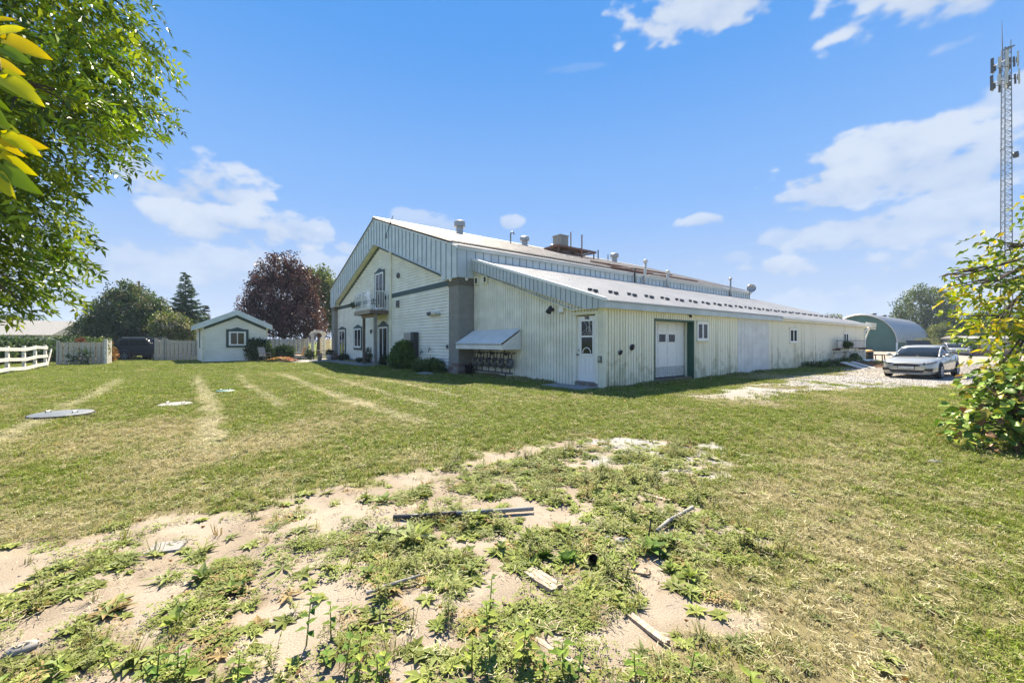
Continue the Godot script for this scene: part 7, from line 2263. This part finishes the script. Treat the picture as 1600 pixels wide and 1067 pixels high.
func make_lawn():
	var kinds := [tuft(11, 0.055, 0.0055, 0.035, 0.7, 1), tuft(11, 0.048, 0.005, 0.045, 1.1, 2), tuft(9, 0.068, 0.006, 0.03, 0.55, 3)]
	var far_kinds := [tuft(12, 0.05, 0.012, 0.09, 0.8, 4), tuft(12, 0.055, 0.014, 0.10, 0.6, 5)]
	var bands := [[0.9, 3.6, 1000.0, 0, 0.75], [3.6, 5.0, 620.0, 0, 0.9], [5.0, 10.0, 380.0, 0, 1.05], [10.0, 20.0, 130.0, 1, 1.0], [20.0, 33.0, 48.0, 1, 1.25]]
	var xs := [[], [], [], [], []]
	var cs := [[], [], [], [], []]
	for bd in bands:
		var area: float = 1.35 * (bd[1] * bd[1] - bd[0] * bd[0]) + 3.0 * (bd[1] - bd[0])
		var n := int(area * bd[2])
		for i in n:
			var d := sqrt(lerpf(bd[0] * bd[0], bd[1] * bd[1], rng.randf()))
			var x := rng.randf_range(-1.0, 1.0) * (1.35 * d + 1.5)
			if not on_lawn(x, d): continue
			var s := 0.0
			if d < 7.2: s = sandness(x, d)
			if s > 0.05 and rng.randf() < s * 1.2: continue
			var gr := gravelness(x, d)
			if rng.randf() < gr * 1.08: continue
			var lush := lushness(x, d) + rng.randfn() * 0.10
			var clip := clipping(x, d)
			# thin turf lets the straw through
			if lush < 0.3 and rng.randf() < 0.25: continue
			var c := Color(0.48, 0.435, 0.27).lerp(Color(0.225, 0.28, 0.052), smoothstep(0.06, 0.64, lush))
			if rng.randf() < 0.14: c = Color(0.46, 0.40, 0.21)
			if rng.randf() < 0.10 and lush > 0.4: c = Color(0.24, 0.33, 0.04)
			c = c.lerp(Color(0.60, 0.56, 0.40), clip * 0.9)
			c = c * rng.randf_range(0.55, 1.2)
			c.a = 1.0
			var k: int = rng.randi() % 3 if bd[3] == 0 else 3 + rng.randi() % 2
			var sc: float = bd[4] * rng.randf_range(0.75, 1.25) * lerpf(0.8, 1.15, clampf(lush, 0, 1))
			xs[k].append(Transform3D(Basis(Vector3.UP, rng.randf() * TAU) * Basis(Vector3.RIGHT, rng.randfn() * 0.16) * Basis.from_scale(Vector3(sc, sc * lerpf(1.0, 0.6, clip), sc)), G(x, d)))
			cs[k].append(c)
	for k in 5:
		tag(scatter("grass", kinds[k] if k < 3 else far_kinds[k - 3], M.grass, xs[k], cs[k], self), ["short green and straw blades of the near lawn", "flattened blades of the near lawn", "taller blades of the near lawn", "grass of the lawn towards the hall", "coarser grass of the lawn towards the hall"][k], "grass")
	var ux := []
	var uc := []
	for i in 3600:
		var a := rng.randf_range(0.0, 29.0)
		var b := -0.12 - absf(rng.randfn()) * 0.12
		if i % 3 == 0:
			b = rng.randf_range(0.0, 7.3)
			a = -0.12 - absf(rng.randfn()) * 0.10
		if i % 9 == 1:
			b = rng.randf_range(8.3, 27.0)
			a = -0.72 - absf(rng.randfn()) * 0.10
		if a > 2.7 and a < 5.2 and b < 0.0 and rng.randf() < 0.7: continue
		if a < 0.0 and b > 0.0 and b < 1.95: continue
		var p := W(a, b)
		var sc := rng.randf_range(1.2, 2.8) * clampf(0.6 + 1.4 * n_mid.get_noise_2d(p.x * 60, p.z * 60), 0.4, 1.3)
		ux.append(Transform3D(Basis(Vector3.UP, rng.randf() * TAU).scaled(Vector3.ONE * sc), G(p.x, -p.z)))
		uc.append(Color(0.40, 0.36, 0.20).lerp(Color(0.17, 0.24, 0.05), rng.randf()) * rng.randf_range(0.7, 1.1))
	tag(scatter("edge_grass", far_kinds[1], M.grass, ux, uc, self), "longer uncut grass along the foot of the walls", "grass")
	# dry clippings lying on the turf
	var straw := MB.new()
	var g := RandomNumberGenerator.new()
	g.seed = 6
	for i in 9:
		var p := Vector3(g.randfn() * 0.03, 0.012 + g.randf() * 0.02, g.randfn() * 0.03)
		var az := g.randf() * TAU
		var o := Vector3(cos(az), g.randf_range(-0.15, 0.25), sin(az)) * g.randf_range(0.007, 0.017)
		var w := Vector3(-sin(az), 0, cos(az)) * 0.0012
		straw.quad(p - o - w, p + o - w, p + o + w, p - o + w, p - Vector3.UP)
	var sm := straw.done()
	xs = []
	cs = []
	for i in 26000:
		var d := sqrt(lerpf(1.0, 15.0 * 15.0, rng.randf() * rng.randf()))
		var x := rng.randf_range(-1.0, 1.0) * (1.35 * d + 1.0)
		if not on_lawn(x, d): continue
		var c := clipping(x, d)
		var s := sandness(x, d) if d < 7.2 else 0.0
		var keep := 0.30 * (1.0 - lushness(x, d)) + 0.9 * c
		if s > 0.5: keep = 0.10
		if rng.randf() > keep: continue
		var sc := rng.randf_range(0.7, 1.4) * (1.0 + d * 0.05)
		xs.append(Transform3D((Basis(Vector3.UP, rng.randf() * TAU)).scaled(Vector3.ONE * sc), G(x, d, 0.01 + 0.02 * (1.0 - s))))
		cs.append(Color(0.50, 0.44, 0.29) * rng.randf_range(0.6, 1.2))
	tag(scatter("dry_clippings", sm, M.grass, xs, cs, self), "dry straw clippings scattered over lawn and sand", "grass")
	# loose stones of the drive
	var st := MB.new()
	for q in [[0, 1.0]]:
		var pts := []
		for k in 6:
			pts.append(Vector3(cos(TAU * k / 6.0) * g.randf_range(0.8, 1.1), g.randf_range(-0.2, 0.1), sin(TAU * k / 6.0) * g.randf_range(0.8, 1.1)))
		var top := Vector3(0.1, 0.62, -0.1)
		for k in 6:
			var a: Vector3 = pts[k]
			var b2: Vector3 = pts[(k + 1) % 6]
			var am := a * 0.65 + Vector3(0, 0.5, 0)
			var bm := b2 * 0.65 + Vector3(0, 0.5, 0)
			st.quad(a, b2, bm, am, Vector3(0, -0.2, 0))
			st.tri(am, bm, top, Vector3(0, -0.2, 0))
			st.tri(a, b2, Vector3(0, -0.4, 0), Vector3(0, 0.2, 0))
	var stone := st.done()
	xs = []
	cs = []
	for i in 42000:
		var d := lerpf(4.0, 30.0, pow(rng.randf(), 0.8))
		var x := rng.randf_range(0.6, 1.35) * d if rng.randf() < 0.86 else rng.randf_range(0.9, 3.0)
		if rng.randf() > gravelness(x, d) * 1.1: continue
		var sc := rng.randf_range(0.006, 0.018) * (1.0 + 0.045 * d)
		xs.append(Transform3D(Basis(Vector3.UP, rng.randf() * TAU) * Basis.from_scale(Vector3(sc, sc * 0.8, sc * rng.randf_range(0.7, 1.2))), G(x, d, 0.001)))
		var v := rng.randf_range(0.24, 0.50)
		cs.append(Color(v, v * rng.randf_range(0.92, 0.98), v * rng.randf_range(0.82, 0.95)))
	tag(scatter("gravel", stone, M.stone_tint, xs, cs, self), "loose pale stones of the gravel drive", "gravel")
	# clods, crumbs and pebbles on the sandy soil
	xs = []
	cs = []
	for i in 7000:
		var x := rng.randf_range(-4.6, 2.6)
		var d := lerpf(1.2, 6.2, pow(rng.randf(), 1.3))
		if rng.randf() > sandness(x, d): continue
		var sc := rng.randf_range(0.0012, 0.004) * (2.6 if rng.randf() < 0.05 else 1.0)
		xs.append(Transform3D(Basis(Vector3.UP, rng.randf() * TAU) * Basis.from_scale(Vector3(sc, sc * 0.8, sc * rng.randf_range(0.7, 1.3))), G(x, d, 0.0)))
		var v := rng.randf_range(0.20, 0.36)
		cs.append(Color(v, v * 0.85, v * 0.68))
	tag(scatter("sand_clods", stone, M.stone_tint, xs, cs, self), "clods and pebbles lying on the sandy soil", "sand")

# ------------------------------------------------------------------ weeds of the sandy patch
func rosette(n: int, l: float, w: float, rise: float, seed_: int) -> ArrayMesh:
	var g := RandomNumberGenerator.new()
	g.seed = seed_
	var b := MB.new()
	for i in n:
		var az := TAU * i / n + g.randf_range(-0.35, 0.35)
		var up := rise * g.randf_range(0.5, 1.4)
		var dir := Vector3(cos(az), up, sin(az)).normalized()
		var x := dir.cross(Vector3.UP).normalized()
		put_leaf(b, Vector3(0, 0.004, 0), Basis(x, dir, x.cross(dir)), l * g.randf_range(0.7, 1.15), w * g.randf_range(0.8, 1.15), 0.15, 0.22)
	return b.done()

func clover(n: int, r: float, l: float, seed_: int) -> ArrayMesh:
	var g := RandomNumberGenerator.new()
	g.seed = seed_
	var b := MB.new()
	for i in n:
		var az := g.randf() * TAU
		var p := Vector3(cos(az), 0, sin(az)) * r * sqrt(g.randf())
		p.y = (0.25 + 0.75 * g.randf()) * r * 0.55 * (1.0 - p.length() / r * 0.6)
		for k in 3:
			var dir := Vector3(cos(az + TAU * k / 3), g.randf_range(-0.1, 0.5), sin(az + TAU * k / 3)).normalized()
			var x := dir.cross(Vector3.UP).normalized()
			var lf := p + dir * l * 0.6 - x * l * 0.35
			var rt := p + dir * l * 0.6 + x * l * 0.35
			b.tri(p, lf, p + dir * l, p - Vector3.UP); b.tri(p, p + dir * l, rt, p - Vector3.UP)
	return b.done()

func feathery(h: float, seed_: int) -> ArrayMesh:
	var g := RandomNumberGenerator.new()
	g.seed = seed_
	var b := MB.new()
	for s in 4:
		var az := g.randf() * TAU
		var lean := Vector3(cos(az), 0, sin(az)) * g.randf_range(0.1, 0.5)
		var hh := h * g.randf_range(0.6, 1.1)
		b.tube(Vector3.ZERO, (Vector3.UP + lean) * hh, 0.0018, 0.0008, 3, false)
		for k in 14:
			var t := 0.15 + 0.85 * k / 14.0
			var p := (Vector3.UP + lean) * hh * t
			var a2 := g.randf() * TAU
			var dir := Vector3(cos(a2), g.randf_range(0.1, 0.7), sin(a2)).normalized()
			var x := dir.cross(Vector3.UP).normalized()
			put_leaf(b, p, Basis(x, dir, x.cross(dir)), 0.045 * g.randf_range(0.6, 1.2) * (1.2 - 0.6 * t), 0.010, 0.1, 0.2)
	return b.done()

func make_weeds():
	var kinds := [rosette(8, 0.085, 0.034, 0.28, 1), rosette(7, 0.065, 0.036, 0.4, 2), clover(26, 0.075, 0.017, 3), clover(34, 0.095, 0.014, 4), feathery(0.11, 5), feathery(0.15, 6), tuft(14, 0.11, 0.005, 0.03, 0.7, 7), rosette(10, 0.11, 0.026, 0.35, 8)]
	var tone := [Color(0.20, 0.235, 0.06), Color(0.25, 0.285, 0.075), Color(0.15, 0.19, 0.04), Color(0.175, 0.21, 0.045), Color(0.23, 0.25, 0.08), Color(0.21, 0.23, 0.08), Color(0.28, 0.28, 0.11), Color(0.17, 0.205, 0.065)]
	var xs := []
	var cs := []
	for k in kinds.size():
		xs.append([]); cs.append([])
	for i in 26000:
		var x := rng.randf_range(-4.4, 2.6)
		var d := lerpf(1.25, 6.2, pow(rng.randf(), 0.9))
		var s := sandness(x, d)
		if s < 0.25: continue
		var w := weediness(x, d)
		if rng.randf() > smoothstep(0.36, 0.9, w) * 0.58 + 0.045: continue
		var pick := n_mid.get_noise_2d(x * 55 + 200, d * 55) * 2.2 + rng.randfn() * 0.55
		var k := 0
		if pick < -0.75: k = 2 + rng.randi() % 2
		elif pick < -0.2: k = 7 if rng.randf() < 0.35 else (6 if rng.randf() < 0.5 else 3)
		elif pick < 0.45: k = rng.randi() % 2
		elif pick < 0.8: k = (4 + rng.randi() % 2) if rng.randf() < 0.4 else rng.randi() % 4
		else: k = [0, 1, 6, 3][rng.randi() % 4]
		var sc := rng.randf_range(0.55, 1.25)
		if d < 2.2: sc *= 0.85
		xs[k].append(Transform3D(Basis(Vector3.UP, rng.randf() * TAU) * Basis(Vector3.RIGHT, rng.randfn() * 0.15) * Basis.from_scale(Vector3.ONE * sc), G(x, d)))
		var c: Color = tone[k] * rng.randf_range(0.7, 1.3)
		if rng.randf() < 0.07: c = Color(0.30, 0.22, 0.10)
		c.a = 1.0
		cs[k].append(c)
	# some broad weeds stand in the turf as well
	for i in 1500:
		var d := lerpf(1.3, 9.0, rng.randf())
		var x := rng.randf_range(-1.3, 1.3) * d
		if sandness(x, d) > 0.2 or not on_lawn(x, d) or gravelness(x, d) > 0.4: continue
		var k: int = [0, 1, 2, 3, 7][rng.randi() % 5]
		xs[k].append(Transform3D(Basis(Vector3.UP, rng.randf() * TAU) * Basis.from_scale(Vector3.ONE * rng.randf_range(0.5, 0.95)), G(x, d, 0.008)))
		cs[k].append(tone[k] * rng.randf_range(0.6, 1.1))
	var says := ["low broad weeds on the sandy patch", "upright broad weeds on the sandy patch", "small clover clumps", "wide mats of fine clover", "feathery weeds", "taller feathery weeds", "long grass tufts among the weeds", "narrow leaved rosettes"]
	for k in kinds.size():
		tag(scatter("weeds", kinds[k], M.grass, xs[k], cs[k], self), says[k], "weeds")
	# fallen rust-brown leaves
	var ds := []
	var dc := []
	for i in 230:
		var x := rng.randf_range(-3.0, 2.6)
		var d := lerpf(1.4, 5.0, rng.randf())
		ds.append(Transform3D(rand_basis(rng.randf_range(0.35, 0.8)), G(x, d, 0.015)))
		dc.append([Color(0.20, 0.085, 0.04), Color(0.17, 0.10, 0.05), Color(0.24, 0.12, 0.05)][rng.randi() % 3])
	tag(scatter("dead_leaves", leaf_mesh(0.05, 0.034, 0.3), M.leaf, ds, dc, self), "small rust brown fallen leaves among the weeds", "leaves")
	# the larger weeds, each a plant with leaves of its own
	var lm := [leaf_mesh(0.20, 0.075, 0.3), leaf_mesh(0.15, 0.07, 0.25), leaf_mesh(0.11, 0.075, 0.2), leaf_mesh(0.10, 0.045, 0.2)]
	var mats := {}
	for k in [["pale", Color(0.24, 0.275, 0.115)], ["pale2", Color(0.19, 0.23, 0.075)], ["deep", Color(0.08, 0.14, 0.025)], ["deep2", Color(0.12, 0.185, 0.03)], ["lime", Color(0.21, 0.25, 0.05)], ["lime2", Color(0.14, 0.185, 0.04)]]:
		mats[k[0]] = leaf_tint(k[1], M.leaf)
	var rosy := func(label: String, x: float, d: float, n: int, leaf: int, sc: float, rise: float, a: String, b: String, group: String):
		var t := thing("weed_rosette", label, "weed", G(x, d), Basis(Vector3.UP, rng.randf() * TAU), group)
		for i in n:
			var az := i * 2.4
			var up := rise * lerpf(0.35, 1.9, float(i) / n)
			var dir := Vector3(cos(az), up, sin(az)).normalized()
			var xx := dir.cross(Vector3.UP).normalized()
			part("leaf", lm[leaf], mats[a] if rng.randf() < 0.55 else mats[b], t, Transform3D(Basis(xx, dir, xx.cross(dir)).scaled(Vector3.ONE * sc * rng.randf_range(0.75, 1.15) * lerpf(1.1, 0.7, float(i) / n)), Vector3(0, 0.005 + 0.02 * i / n, 0)))
	rosy.call("large pale mullein rosette in front of the black pipe's near end", -0.72, 3.02, 11, 0, 1.05, 0.6, "pale", "lime", "")
	rosy.call("second pale mullein behind the large one, beside the black pipe", -0.98, 3.15, 8, 0, 0.8, 0.5, "pale", "pale2", "")
	rosy.call("pale broad weed standing at the grassy end of the sandy strip", 0.95, 5.75, 8, 1, 0.9, 0.8, "lime", "pale", "")
	rosy.call("upright pale weed left of the white slab's corner", -1.15, 3.75, 8, 1, 0.9, 0.9, "pale", "pale2", "")
	rosy.call("round leaved dark green weed clump beside the grey plank", 0.36, 2.74, 12, 2, 0.95, 0.6, "deep", "deep2", "")
	rosy.call("second round leaved dark clump, between plank and drain pipe", 0.22, 2.80, 10, 2, 0.8, 0.7, "deep", "deep2", "")
	rosy.call("burdock-like broad weed right of the black drain pipe", 0.95, 2.86, 10, 1, 0.95, 0.6, "deep2", "deep", "")
	rosy.call("broad weed before the pale pipe at the patch's right side", 1.12, 2.98, 9, 1, 0.9, 0.5, "deep", "lime2", "")
	rosy.call("dandelion-like rosette near the white stone slab", -1.75, 2.25, 9, 3, 1.0, 0.25, "lime2", "lime", "")
	for i in 60:
		for tries in 20:
			var x := rng.randf_range(-2.2, 1.5)
			var d := rng.randf_range(2.05, 5.4)
			if sandness(x, d) > 0.7 and weediness(x, d) > 0.45:
				rosy.call("pale green broadleaf weed scattered on the sandy patch", x, d, 6 + rng.randi() % 4, 1 + rng.randi() % 3, rng.randf_range(0.5, 0.9), rng.randf_range(0.4, 0.9), "pale2" if i % 2 else "lime", "lime2", "broadleaf weeds scattered on the sandy patch")
				break
	# leafy stems along the nearest edge
	var stem := func(label: String, x: float, d: float, h: float, n: int, sc: float, a: String, b: String, group := ""):
		var t := thing("stem_weed", label, "weed", G(x, d), Basis(Vector3.UP, rng.randf() * TAU), group)
		var st := MB.new()
		var lean := Vector3(rng.randfn() * 0.12, 1, rng.randfn() * 0.12)
		st.tube(Vector3.ZERO, lean * h, 0.004, 0.002, 5)
		part("stalk", st.done(), mats.lime2, t)
		for i in n:
			var f := 0.2 + 0.8 * (i + 1) / n
			var az := i * 2.2 + rng.randf()
			var dir := Vector3(cos(az), rng.randf_range(-0.1, 0.6), sin(az)).normalized()
			var xx := dir.cross(Vector3.UP).normalized()
			part("leaf", lm[2 + i % 2], mats[a] if rng.randf() < 0.6 else mats[b], t, Transform3D(Basis(xx, dir, xx.cross(dir)).scaled(Vector3.ONE * sc * rng.randf_range(0.7, 1.1) * lerpf(1.1, 0.7, f)), lean * h * f))
	stem.call("dark stemmed leafy weed on the bare sand at the nearest edge", -0.98, 1.98, 0.22, 11, 0.62, "deep", "deep2")
	stem.call("taller leafy weed just behind the dark stemmed one", -0.88, 2.02, 0.16, 9, 0.6, "deep2", "lime2")
	stem.call("bright green leafy weed at the nearest edge, middle of the sand", -0.10, 1.90, 0.24, 12, 0.75, "lime", "lime2")
	stem.call("bright broad weed beside the bright green leafy one", 0.05, 1.86, 0.18, 11, 0.8, "lime", "lime2")
	stem.call("upright blue green weed standing behind the bright leafy weeds", -0.12, 2.18, 0.26, 14, 0.5, "deep", "pale2")
	stem.call("broad weed low at the nearest edge beside the thin planks", 0.22, 1.80, 0.13, 9, 0.8, "deep2", "lime2")
	for i in 22:
		var x := rng.randf_range(-2.2, 1.0)
		stem.call("leafy green weed of the nearest edge of the sand", x, rng.randf_range(1.62, 1.86), rng.randf_range(0.07, 0.17), 7 + rng.randi() % 4, rng.randf_range(0.45, 0.7), ["deep", "lime", "deep2"][i % 3], "lime2", "leafy weeds along the nearest edge")

# ------------------------------------------------------------------ things lying on the sand and the lawn
func make_debris():
	var t := thing("black_pipe", "long black and grey plastic pipe lying across the weeds", "pipe", G(-0.96, 3.36, 0.016))
	var run := Vector3(1.14, 0.02, -0.13)
	for q in [[0.0, 0.30, M.darkgrey, 0.021], [0.30, 0.44, M.dark, 0.024], [0.44, 0.70, M.meter, 0.020], [0.70, 1.0, M.stone, 0.018]]:
		var b := MB.new(true)
		b.tube(run * q[0], run * q[1], q[3], q[3], 12)
		part("pipe_length", b.done(), q[2], t)
	var planks := [["weathered grey plank end beside the round leaved weeds", 0.10, 2.62, 0.265, 2.42, 0.10, M.wood_grey, 0.026], ["narrow grey plank pointing away at the sand's right side", 0.62, 2.22, 0.74, 1.97, 0.04, M.wood_grey, 0.018], ["thin broken lath at the nearest edge among the bright weeds", 0.10, 2.02, 0.34, 1.80, 0.03, M.wood_grey, 0.014], ["short tan plank half buried right of the black drain pipe", 0.66, 2.70, 0.86, 2.58, 0.06, M.wood, 0.014], ["grey lath at the lawn side of the sand behind the pale pipe", 1.22, 4.0, 1.42, 3.75, 0.045, M.wood_grey, 0.014], ["small brown stick of wood between the planks", -0.06, 2.32, 0.12, 2.2, 0.02, M.wood_dark, 0.014]]
	for q in planks:
		var p := G(q[1], q[2], -0.006)
		var e := G(q[3], q[4], 0.004)
		var o := thing("weathered_plank", q[0], "plank", p, Basis.looking_at(e - p, Vector3.UP))
		var l := p.distance_to(e)
		var b := MB.new()
		var h: float = q[5] / 2
		b.prism(PackedVector2Array([Vector2(-h, 0), Vector2(h * 0.9, 0.01), Vector2(h, l * 0.5), Vector2(h * 0.85, l * 0.96), Vector2(h * 0.2, l), Vector2(-h * 0.3, l * 0.95), Vector2(-h, l * 0.98)]), Vector3.ZERO, Vector3(1, 0, 0), Vector3(0, 0, -1), Vector3(0, q[7], 0))
		part("plank", b.done(), q[6], o)
		if q[5] > 0.08:      # splits along the grain
			for x in [-0.02, 0.018]:
				boxpart("split", Vector3(x, q[7] + 0.0005, -l * 0.9), Vector3(x + 0.003, q[7] + 0.0015, -l * 0.1), M.wood_dark, o)
	t = thing("pale_stick", "pale bleached stick lying on bare sand", "stick", G(-0.82, 2.34, 0.02))
	var b := MB.new(true)
	limb_path(b, [Vector3(0, 0, 0), Vector3(0.09, 0.012, -0.05), Vector3(0.27, 0.02, -0.15)], 0.012, 0.008, 7)
	part("stick_shaft", b.done(), M.stone, t)
	t = thing("brown_twig", "forked brown twig on the bare sand below the pale stick", "twig", G(-0.72, 2.10, 0.012))
	b = MB.new(true)
	limb_path(b, [Vector3(0, 0, 0), Vector3(0.10, 0.015, -0.02), Vector3(0.2, 0.03, -0.09)], 0.007, 0.003, 5)
	limb_path(b, [Vector3(0.05, 0.01, -0.01), Vector3(0.03, 0.04, -0.07)], 0.005, 0.002, 5)
	limb_path(b, [Vector3(0.10, 0.015, -0.02), Vector3(0.22, 0.01, 0.04)], 0.005, 0.002, 5)
	part("twig_fork", b.done(), M.wood_dark, t)
	t = thing("drain_pipe", "short black drain pipe end sticking out of the soil", "pipe", G(0.52, 2.74, 0.0))
	b = MB.new(true)
	var up := Vector3(0.05, 0.55, 0.5).normalized()
	b.tube(Vector3.ZERO - up * 0.05, up * 0.08, 0.026, 0.027, 14, false)
	b.tube(up * 0.08, up * 0.02, 0.022, 0.022, 14, false)
	part("pipe_wall", b.done(), M.dark, t)
	b = MB.new(true)
	b.tube(up * 0.066, up * 0.084, 0.032, 0.031, 14, false)
	part("collar", b.done(), M.darkgrey, t)
	t = thing("stone_slab", "small pale rectangular slab lying on the bare sand", "slab", G(-2.43, 2.92, 0.0), Basis(Vector3.UP, 0.35))
	b = MB.new()
	b.prism(PackedVector2Array([Vector2(-0.10, -0.075), Vector2(0.10, -0.08), Vector2(0.105, 0.07), Vector2(-0.09, 0.085)]), Vector3(0, -0.02, 0), Vector3(1, 0, 0), Vector3(0, 0, -1), Vector3(0, 0.034, 0))
	part("slab_block", b.done(), M.stone, t)
	t = thing("pale_pipe", "bent pale grey pipe lying half buried at the patch's right side", "pipe", G(1.12, 3.18, 0.02))
	b = MB.new(true)
	limb_path(b, [Vector3(-0.02, 0, 0.02), Vector3(0.12, 0.03, -0.10), Vector3(0.26, 0.04, -0.20), Vector3(0.42, 0.03, -0.36)], 0.015, 0.016, 9)
	part("pipe_length", b.done(), M.stone, t)
	t = thing("dark_rod", "thin dark rod sticking up from the weeds beside the pale pipe", "rod", G(0.98, 3.02, 0.0))
	b = MB.new()
	b.tube(Vector3(0, -0.03, 0), Vector3(0.05, 0.14, -0.05), 0.006)
	part("rod_shaft", b.done(), M.dark, t)
	# stones
	var rocks := [["rough grey stone among the dark weeds left of the pale pipe", 0.80, 3.0, 0.05], ["small rounded stone beside the rough grey one", 0.70, 3.06, 0.03], ["white scrap of stone on the lawn by the broadleaf bush", 5.05, 4.95, 0.06], ["pale stone low on the sand near the picture's left corner", -2.3, 1.95, 0.05], ["flat pale stone at the grass edge of the gravel spill", 1.0, 4.4, 0.04]]
	for i in rocks.size():
		var q = rocks[i]
		t = thing("loose_stone", q[0], "stone", G(q[1], q[2], 0.0), Basis(Vector3.UP, i * 1.3))
		b = MB.new(true)
		b.lathe([Vector2(q[3] * 0.8, -0.01), Vector2(q[3], q[3] * 0.2), Vector2(q[3] * 0.75, q[3] * 0.6), Vector2(q[3] * 0.3, q[3] * 0.72), Vector2(0.001, q[3] * 0.7)], 7)
		part("rock", b.done(), M.stone, t, Transform3D(Basis.from_scale(Vector3(1.2, 0.8, 0.85)), Vector3.ZERO))
